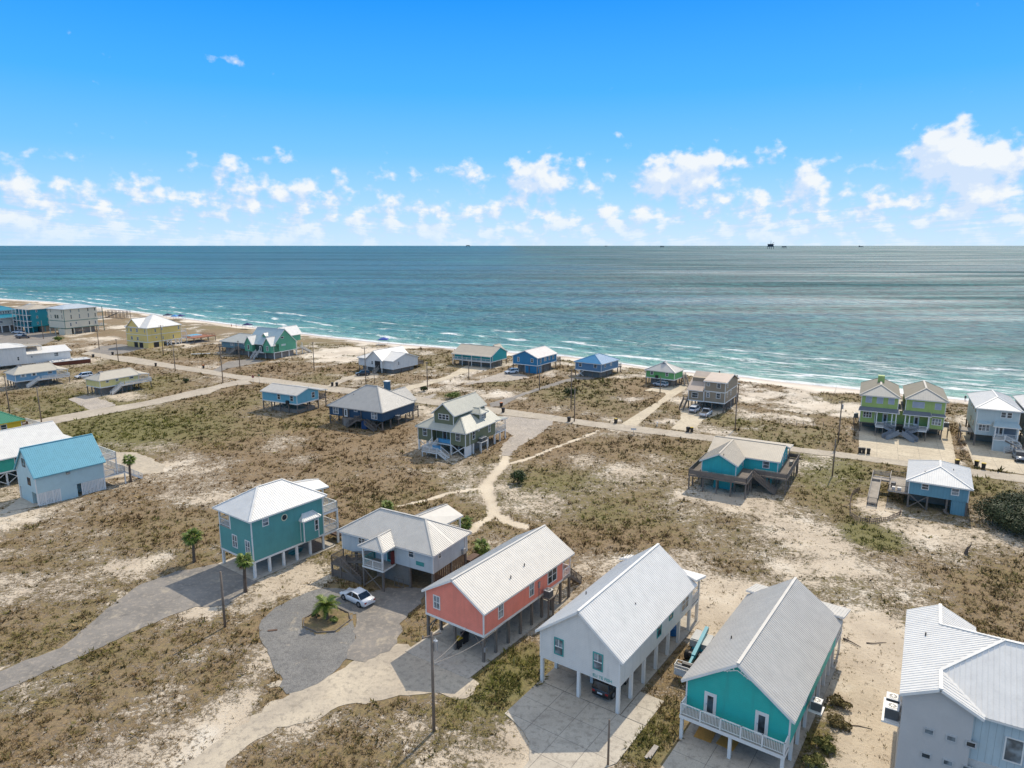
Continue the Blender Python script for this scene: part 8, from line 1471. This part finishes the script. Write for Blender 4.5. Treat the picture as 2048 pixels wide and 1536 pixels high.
# ------------------------------------------------------------------ planting island edge
def island_edge():
    P_ = D['island']; cx = sum(p[0] for p in P_) / len(P_); cy = sum(p[1] for p in P_) / len(P_); root = empty('island_border', (cx, cy, 0)); tag(root, 'octagonal timber border round the palm island', 'border')
    for a, b in zip(P_, P_[1:] + P_[:1]): MB().bar((a[0] - cx, a[1] - cy, .11), (b[0] - cx, b[1] - cy, .11), .09, .20).build('edge_timber', GREYWOOD, root)
island_edge()

# ------------------------------------------------------------------ fences
def picket_fence(pts, label, h, gap, mat, name='picket_fence', w=.10, jit=.06, rail=True):
    x0, y0 = pts[0]; root = empty(name, (x0, y0, 0)); tag(root, label, 'fence'); L = 0
    for (a, b) in zip(pts, pts[1:]):
        d = math.hypot(b[0] - a[0], b[1] - a[1]); n = max(1, int(d / gap)); ang = math.atan2(b[1] - a[1], b[0] - a[0])
        if rail:
            for t in (.3, .8): MB().bar((a[0] - x0, a[1] - y0, h * t), (b[0] - x0, b[1] - y0, h * t), .04, .07).build('rail', mat, root)
        for i in range(n):
            t = i / n; hh = round(h * random.choice((.9, .95, 1.0, 1.04)), 2); k = (hh, w, mat.name, 'pk')
            if k not in POSTM: POSTM[k] = MB().box(-w / 2, w / 2, -.02, .02, -.15, hh).mesh('picket'); POSTM[k].materials.append(mat)
            o = obj('picket', POSTM[k], None, root); o.location = (a[0] - x0 + (b[0] - a[0]) * t, a[1] - y0 + (b[1] - a[1]) * t, 0); o.rotation_euler = (random.uniform(-jit, jit), random.uniform(-jit, jit), ang)
M_ = D['misc']
picket_fence([house_xy('pink', 20.5, 8.2), house_xy('pink', 23.6, 7.6), house_xy('pink', 23.2, 4.6), house_xy('pink', 21.0, 4.0)], 'weathered upright picket fence behind the pink cottage', 1.9, .28, GREYWOOD)
picket_fence(D['sandfence'][2], 'low curved slat fence round the sand circle by the blue batten cottage', .75, .32, paint('fence_brown', (.20, .14, .11), 'wood', .9), 'sand_fence', .09)
picket_fence(D['sandfence'][0], 'thin line of old sand fence posts across the dunes left of the lime duplex', 1.1, 2.6, GREYWOOD, 'sand_fence', .12, .1, False); picket_fence(D['sandfence'][1], 'short row of posts in the white sand near the surf', 1.2, 3.0, GREYWOOD, 'sand_fence', .12, .1, False)
c_ = HF['lime13'][0]; picket_fence([house_xy('lime13', -5.0, 17.3), house_xy('lime13', 6, 17.5), house_xy('lime13', 12, 17.5)], 'dark post fence along the left side of the lime duplex', 1.3, 1.3, BROWNWOOD, 'post_fence', .14, .05)
picket_fence([house_xy('lime13', -11.5, -3.2), house_xy('lime13', -4, -3.0), house_xy('lime13', 6, -3.0)], 'dark wire fence between lime duplex and pale grey house', 1.1, 1.6, BROWNWOOD, 'post_fence', .1, .05)

# ------------------------------------------------------------------ signs and small things
def sign(name, x, y, rz, label, shape, mat, h=2.3):
    root = empty(name, (x, y, 0), rz); tag(root, label, 'sign'); MB().tube([(0, 0, -.1), (0, 0, h + .5)], [.04, .04], 6).build('sign_post', STEEL, root)
    if shape == 'oct':
        q = [(.42 * math.cos(R(22.5 + 45 * k)), -.05, h + .42 * math.sin(R(22.5 + 45 * k))) for k in range(8)]; f = MB().extrude(q, (0, .02, 0)).build('sign_plate', mat, root)
        cu = bpy.data.curves.new('stop_text', 'FONT'); cu.body = 'STOP'; cu.size = .26; cu.align_x = 'CENTER'; cu.align_y = 'CENTER'; cu.extrude = .003; o = bpy.data.objects.new('t', cu); COL.objects.link(o); bpy.context.view_layer.update(); me = bpy.data.meshes.new_from_object(o.evaluated_get(bpy.context.evaluated_depsgraph_get())); bpy.data.objects.remove(o); me.materials.clear(); t = obj('lettering', me, WHITE, root); t.rotation_euler = (math.pi / 2, 0, 0); t.location = (0, -.056, h)
    else: MB().box(-.6, .6, -.05, -.03, h, h + .45).build('sign_plate', mat, root)
sign('stop_sign', *M_['stop'], R(8), 'red octagonal stop sign at the road junction', 'oct', paint('sign_red', P(150, 36, 34), rough=.4), 2.2); sign('street_sign', *M_['street'], R(-30), 'green street name sign at the road junction', 'rect', paint('sign_green', P(52, 110, 84), rough=.4), 2.6); sign('notice_board', *M_['sign'], R(-10), 'white notice board at the inner road edge', 'rect', WHITE, 1.0)
def mailbox(x, y, label):
    root = empty('mailbox', (x, y, 0), R(60)); tag(root, label, 'mailbox'); MB().box(-.06, .06, -.06, .06, -.1, 1.0).build('post', WHITE, root); MB().extrude([(-.25, -.12, 1.0), (-.25, .12, 1.0), (-.25, .12, 1.14), (-.25, .07, 1.24), (-.25, -.07, 1.24), (-.25, -.12, 1.14)], (.5, 0, 0)).build('box', WHITE, root)
mailbox(*M_['mail'], 'white mailbox between the two concrete drives')
def stick(pts, r, label):
    o = MB().tube(pts, [r * (1 - .7 * i / (len(pts) - 1)) for i in range(len(pts))], 6).build('driftwood', paint('driftwood', (.10, .075, .06), 'wood', .95), None); tag(o, label, 'driftwood')
x_, y_ = M_['stick1']; stick([(x_, y_, .06), (x_ + .7, y_ - .15, .10), (x_ + 1.6, y_ + .02, .07), (x_ + 2.2, y_ + .1, .05)], .07, 'dark curved branch on the sand between turquoise and grey houses')
x_, y_ = M_['stick0']; stick([(x_, y_, .06), (x_ + .5, y_ - .8, .12), (x_ + 1.1, y_ - 1.7, .05)], .09, 'dark forked branch behind the turquoise house'); x_, y_ = M_['stick3']; stick([(x_, y_, .05), (x_ + 1.2, y_ - .15, .08), (x_ + 2.2, y_ - .5, .05)], .07, 'dark stick on the sand beside the turquoise house air conditioner')
def stump():
    x, y = Q_['stump']; root = empty('dead_stump', (x, y, 0)); tag(root, 'dark dead stump standing in the right-hand sand field', 'stump'); MB().tube([(0, 0, -.1), (.05, 0, .5), (.2, .05, 1.1)], [.3, .22, .08], 8).build('trunk', TRUNK, root); MB().tube([(.05, 0, .5), (.45, -.1, 1.4), (.5, -.1, 1.8)], [.12, .08, .03], 6).build('branch', TRUNK, root)
stump()
for k_, (dx, lb) in enumerate(((0, 'left pale plank lying in the grass beside the white house drive'), (.32, 'right pale plank lying in the grass beside the white house drive'))):
    (x0, y0), (x1, y1) = M_['plank0'], M_['plank1']; o = MB().bar((x0 + dx, y0, .13 + .0 * k_), (x1 + dx * .4, y1 - dx * .3, .16), .24, .08).build('plank', PALEWOOD, None); tag(o, lb, 'plank', 'loose planks')
for u_, v_, lb in ((.9, 7.0, 'left'), (1.1, 5.0, 'right')):
    x_, y_ = house_xy('turq', u_, v_); o = MB().box(-1.2, 1.2, -.75, .75, 0, .03).build('plywood_sheet', paint('yellow_plywood', P(206, 158, 84), 'wood', .8, .1), None); o.location = (x_, y_, .06); o.rotation_euler = (0, 0, HF['turq'][0][2] + (.05 if lb == 'left' else -.06)); tag(o, lb + ' yellow plywood sheet lying under the turquoise house', 'plywood', 'plywood sheets')
x_, y_ = house_xy('white', 15.4, 1.2); o = MB().tube([(0, 0, .45), (0, 0, .5), (.0, 0, 1.25), (0, 0, 1.3)], [.55, .62, .62, .5], 16).build('water_tub', paint('blue_plastic', P(30, 110, 180), rough=.4), None); o.location = (x_, y_, -.3); tag(o, 'blue plastic barrel under the far end of the white house', 'barrel')
x_, y_ = house_xy('teal1', 7.6, 1.8); o = loft([[(-1.3, -.05, .5), (-1.3, .05, .5), (-1.3, .05, .55), (-1.3, -.05, .55)], [(-.7, -.3, .15), (-.7, .3, .15), (-.7, .38, .62), (-.7, -.38, .62)], [(.7, -.3, .15), (.7, .3, .15), (.7, .38, .62), (.7, -.38, .62)], [(1.3, -.05, .5), (1.3, .05, .5), (1.3, .05, .55), (1.3, -.05, .55)]]).build('kayak', paint('teal_plastic', P(30, 120, 130), rough=.4), None, True); o.location = (x_, y_, .06); o.rotation_euler = (0, 0, 1.0); tag(o, 'teal kayak stored under the dark teal house', 'kayak')
x_, y_ = M_['ping']; o = MB().bar((-.5, 0, .06), (.5, .2, .06), .3, .06).build('driftwood', BROWNWOOD, None); o.location = (x_, y_, 0); tag(o, 'dark board lying on the grey gravel circle', 'board')
x_, y_ = M_['board']; o = MB().bar((-3.5, 0, .35), (3.5, 1.2, .4), .5, .2).build('white_beam', WHITE, None); o.location = (x_, y_, 0); tag(o, 'long white beam lying in the dunes below the yellow house', 'beam')
# beach shelters
def canopy(x, y, label, col, s=1.6, h=2.4):
    z = float(land(np.array([x]), np.array([y]))[0][0]); root = empty('beach_canopy', (x, y, z)); tag(root, label, 'canopy', 'beach canopies')
    for a in (-1, 1):
        for b in (-1, 1): MB().tube([(a * s, b * s, -.1), (a * s, b * s, h)], [.04, .04], 6).build('leg', STEEL, root)
    q = [(-s, -s, h), (s, -s, h), (s, s, h), (-s, s, h)]; mb = MB()
    for i in range(4): mb.face([q[i], q[(i + 1) % 4], (0, 0, h + .9)])
    for i in range(4): a, b = q[i], q[(i + 1) % 4]; mb.face([a, b, (b[0], b[1], h - .25), (a[0], a[1], h - .25)])
    mb.build('canopy_top', paint('canopy_' + label[:8].replace(' ', '_'), col, rough=.7), root)
canopy(*M_['tent1'], 'navy beach canopy behind the sea-green house', P(24, 30, 92), 2.0); canopy(*M_['tent2'], 'dark blue beach canopy right of the yellow house roof', P(30, 44, 110), 2.0); canopy(*M_['umb'], 'dark canopy nearest the yellow house roof on the beach', P(28, 36, 70), 2.0); canopy(*M_['tent4'], 'light blue canopy between two dark ones on the beach', P(70, 140, 210), 1.6); canopy(*M_['tent3'], 'bright blue canopy on the beach above the white gabled house', P(30, 70, 160), 2.0)
# people on the beach: one continuous skinned body each
def person(x, y, rz, label, top, pose=0):
    z = float(land(np.array([x]), np.array([y]))[0][0]); J = [(0, 0, .95), (0, 0, 1.2), (0, 0, 1.42), (0, 0, 1.52), (0, .01, 1.66), (.2, 0, 1.42), (.28, .05, 1.14), (.26, .18 if pose else .06, .90), (-.2, 0, 1.42), (-.28, .03, 1.14), (-.27, .1, .90), (.11, 0, .90), (.13, .06, .5), (.13, -.02, .08), (.13, .14, .04), (-.11, 0, .90), (-.13, -.08 if pose else 0, .5), (-.14, -.2 if pose else -.02, .08), (-.14, 0 if pose else .14, .04)]
    E_ = [(0, 1), (1, 2), (2, 3), (3, 4), (2, 5), (5, 6), (6, 7), (2, 8), (8, 9), (9, 10), (0, 11), (11, 12), (12, 13), (13, 14), (0, 15), (15, 16), (16, 17), (17, 18)]; RD = [.15, .15, .14, .065, .115, .07, .05, .04, .07, .05, .04, .10, .075, .05, .05, .10, .075, .05, .05]
    me = bpy.data.meshes.new('body'); me.from_pydata(J, E_, []); o = bpy.data.objects.new('person', me); COL.objects.link(o); o.modifiers.new('skin', 'SKIN'); sub = o.modifiers.new('sub', 'SUBSURF'); sub.levels = 1; sub.render_levels = 1
    for v, r_ in zip(me.skin_vertices[0].data, RD): v.radius = (r_, r_ * .85)
    me.skin_vertices[0].data[0].use_root = True; m, q, b = new_mat('person_clothes_' + top); sp = q.n('ShaderNodeSeparateXYZ', coords(q)); cl = {'dark': (.03, .03, .035), 'red': (.3, .05, .05), 'white': (.6, .6, .58)}[top]
    q.put(b.inputs['Base Color'], q.mix(q.ss(sp.outputs[2], 1.46, 1.47), q.mix(q.ss(sp.outputs[2], .55, .56), rgb(.38, .24, .17), rgb(*cl)), rgb(.36, .22, .16))); me.materials.append(m); o.location = (x, y, z); o.rotation_euler = (0, 0, rz); tag(o, label, 'person')
    return o
person(*M_['per1'], R(200), 'person in dark clothes at the water edge above the taupe house', 'dark', 1); x_, y_ = M_['per1']; o = None
person(*M_['per2'], R(20), 'left person strolling on the beach above the blue-grey house', 'red', 1); person(M_['per2'][0] + 2.2, M_['per2'][1] + .8, R(40), 'right person strolling on the beach above the blue-grey house', 'white', 0); person(*M_['per3'], R(160), 'person standing on the beach between lime duplex and pale grey house', 'dark', 0)
def dog(x, y):
    z = float(land(np.array([x]), np.array([y]))[0][0]); J = [(0, 0, .5), (.3, 0, .52), (.5, 0, .68), (.66, 0, .66), (-.3, 0, .5), (-.5, 0, .62), (.28, .09, .28), (.3, .09, .02), (.28, -.09, .28), (.24, -.09, .02), (-.34, .09, .32), (-.42, .09, .2), (-.38, .09, .02), (-.34, -.09, .32), (-.44, -.09, .2), (-.4, -.09, .02)]; E_ = [(0, 1), (1, 2), (2, 3), (0, 4), (4, 5), (1, 6), (6, 7), (1, 8), (8, 9), (4, 10), (10, 11), (11, 12), (4, 13), (13, 14), (14, 15)]; RD = [.13, .15, .09, .06, .12, .03, .05, .03, .05, .03, .07, .04, .03, .07, .04, .03]
    me = bpy.data.meshes.new('dog'); me.from_pydata(J, E_, []); o = bpy.data.objects.new('dog', me); COL.objects.link(o); o.modifiers.new('skin', 'SKIN'); s_ = o.modifiers.new('s', 'SUBSURF'); s_.levels = 1; s_.render_levels = 1
    for v, r_ in zip(me.skin_vertices[0].data, RD): v.radius = (r_, r_)
    me.skin_vertices[0].data[0].use_root = True; me.materials.append(paint('dog_coat', (.03, .025, .02))); o.location = (x, y, z); o.rotation_euler = (0, 0, R(-40)); tag(o, 'dark dog beside the person at the water edge', 'dog')
dog(x_ + 1.6, y_ - .5)
# dune walkover at the far left
def walkover():
    (x0, y0), (x1, y1) = M_['bw0'], M_['bw1']; a = math.atan2(y1 - y0, x1 - x0); L = math.hypot(x1 - x0, y1 - y0); root = empty('dune_walkover', (x0, y0, 0), a); tag(root, 'dark wooden dune walkover with stairs right of the cream building', 'walkway'); n = int(L / .4)
    for i in range(n): MB().box(i * .4, i * .4 + .36, -1, 1, 3.2, 3.28).build('plank', GREYWOOD, root)
    for i in range(int(L / 2.5) + 1):
        for s_ in (-1, 1): MB().box(i * 2.5 - .1, i * 2.5 + .1, s_ * 1.0 - .1, s_ * 1.0 + .1, -1.2, 4.3).build('post', GREYWOOD, root)
    for s_ in (-1, 1): MB().bar((0, s_, 4.2), (L, s_, 4.2), .1, .1).build('rail', GREYWOOD, root); MB().bar((L * .55, s_ * .9 - 1.2, 3.1), (L * .15, s_ * .9 - 4.5, .1), .12, .3).build('stringer', GREYWOOD, root)
walkover()
# offshore platforms on the horizon
def rig(x, y, s, label, kind):
    root = empty('oil_platform' if kind != 'ship' else 'cargo_ship', (x, y, -1), .3); tag(root, label, 'oil platform' if kind != 'ship' else 'ship'); m = paint('rig_steel', (.035, .055, .08), var=.2, rough=.8)
    if kind == 'ship':
        MB().extrude([(-9 * s, -1.2 * s, 0), (8 * s, -1.2 * s, 0), (9.5 * s, 0, 0), (8 * s, 1.2 * s, 0), (-9 * s, 1.2 * s, 0)], (0, 0, 2 * s)).build('hull', m, root); MB().box(-8 * s, -5.5 * s, -1 * s, 1 * s, 2 * s, 4.6 * s).build('bridge', m, root); return
    for a in (-1, 0, 1) if kind == 'big' else (-1, 1):
        for b in (-1, 1): MB().tube([(a * 3 * s * 1.1, b * 2 * s * 1.1, -2), (a * 3 * s, b * 2 * s, 3.2 * s)], [.28 * s, .28 * s], 8).build('leg', m, root)
    MB().box(-3.8 * s, 3.8 * s, -2.6 * s, 2.6 * s, 3 * s, 3.6 * s).build('lower_deck', m, root); MB().box(-3.4 * s, 3.0 * s, -2.2 * s, 2.2 * s, 3.6 * s, 6.4 * s if kind == 'big' else 4.4 * s).build('module', m, root)
    MB().box(-4.2 * s, 4.2 * s, -2.7 * s, 2.7 * s, (6.4 if kind == 'big' else 4.4) * s, (6.8 if kind == 'big' else 4.7) * s).build('upper_deck', m, root)
    if kind == 'big': MB().tube([(0, 0, 6.8 * s), (0, 0, 12 * s)], [.35 * s, .1 * s], 6).build('mast', m, root); MB().bar((2 * s, 0, 6.8 * s), (5 * s, 0, 9.5 * s), .3 * s, .3 * s).build('crane', m, root)
RG = D['rigs']
rig(*RG[0], 9, 'large dark oil platform on the horizon at the right', 'big'); rig(*RG[1], 7, 'smaller oil platform just right of the large one', 'small'); rig(*RG[2], 8, 'small oil platform left of the large one', 'small'); rig(*RG[3], 8, 'tiny platform on the horizon right of centre', 'small'); rig(*RG[4], 11, 'tiny platform on the horizon left of centre', 'small'); rig(*RG[5], 9, 'low ship on the horizon at the far right', 'ship')
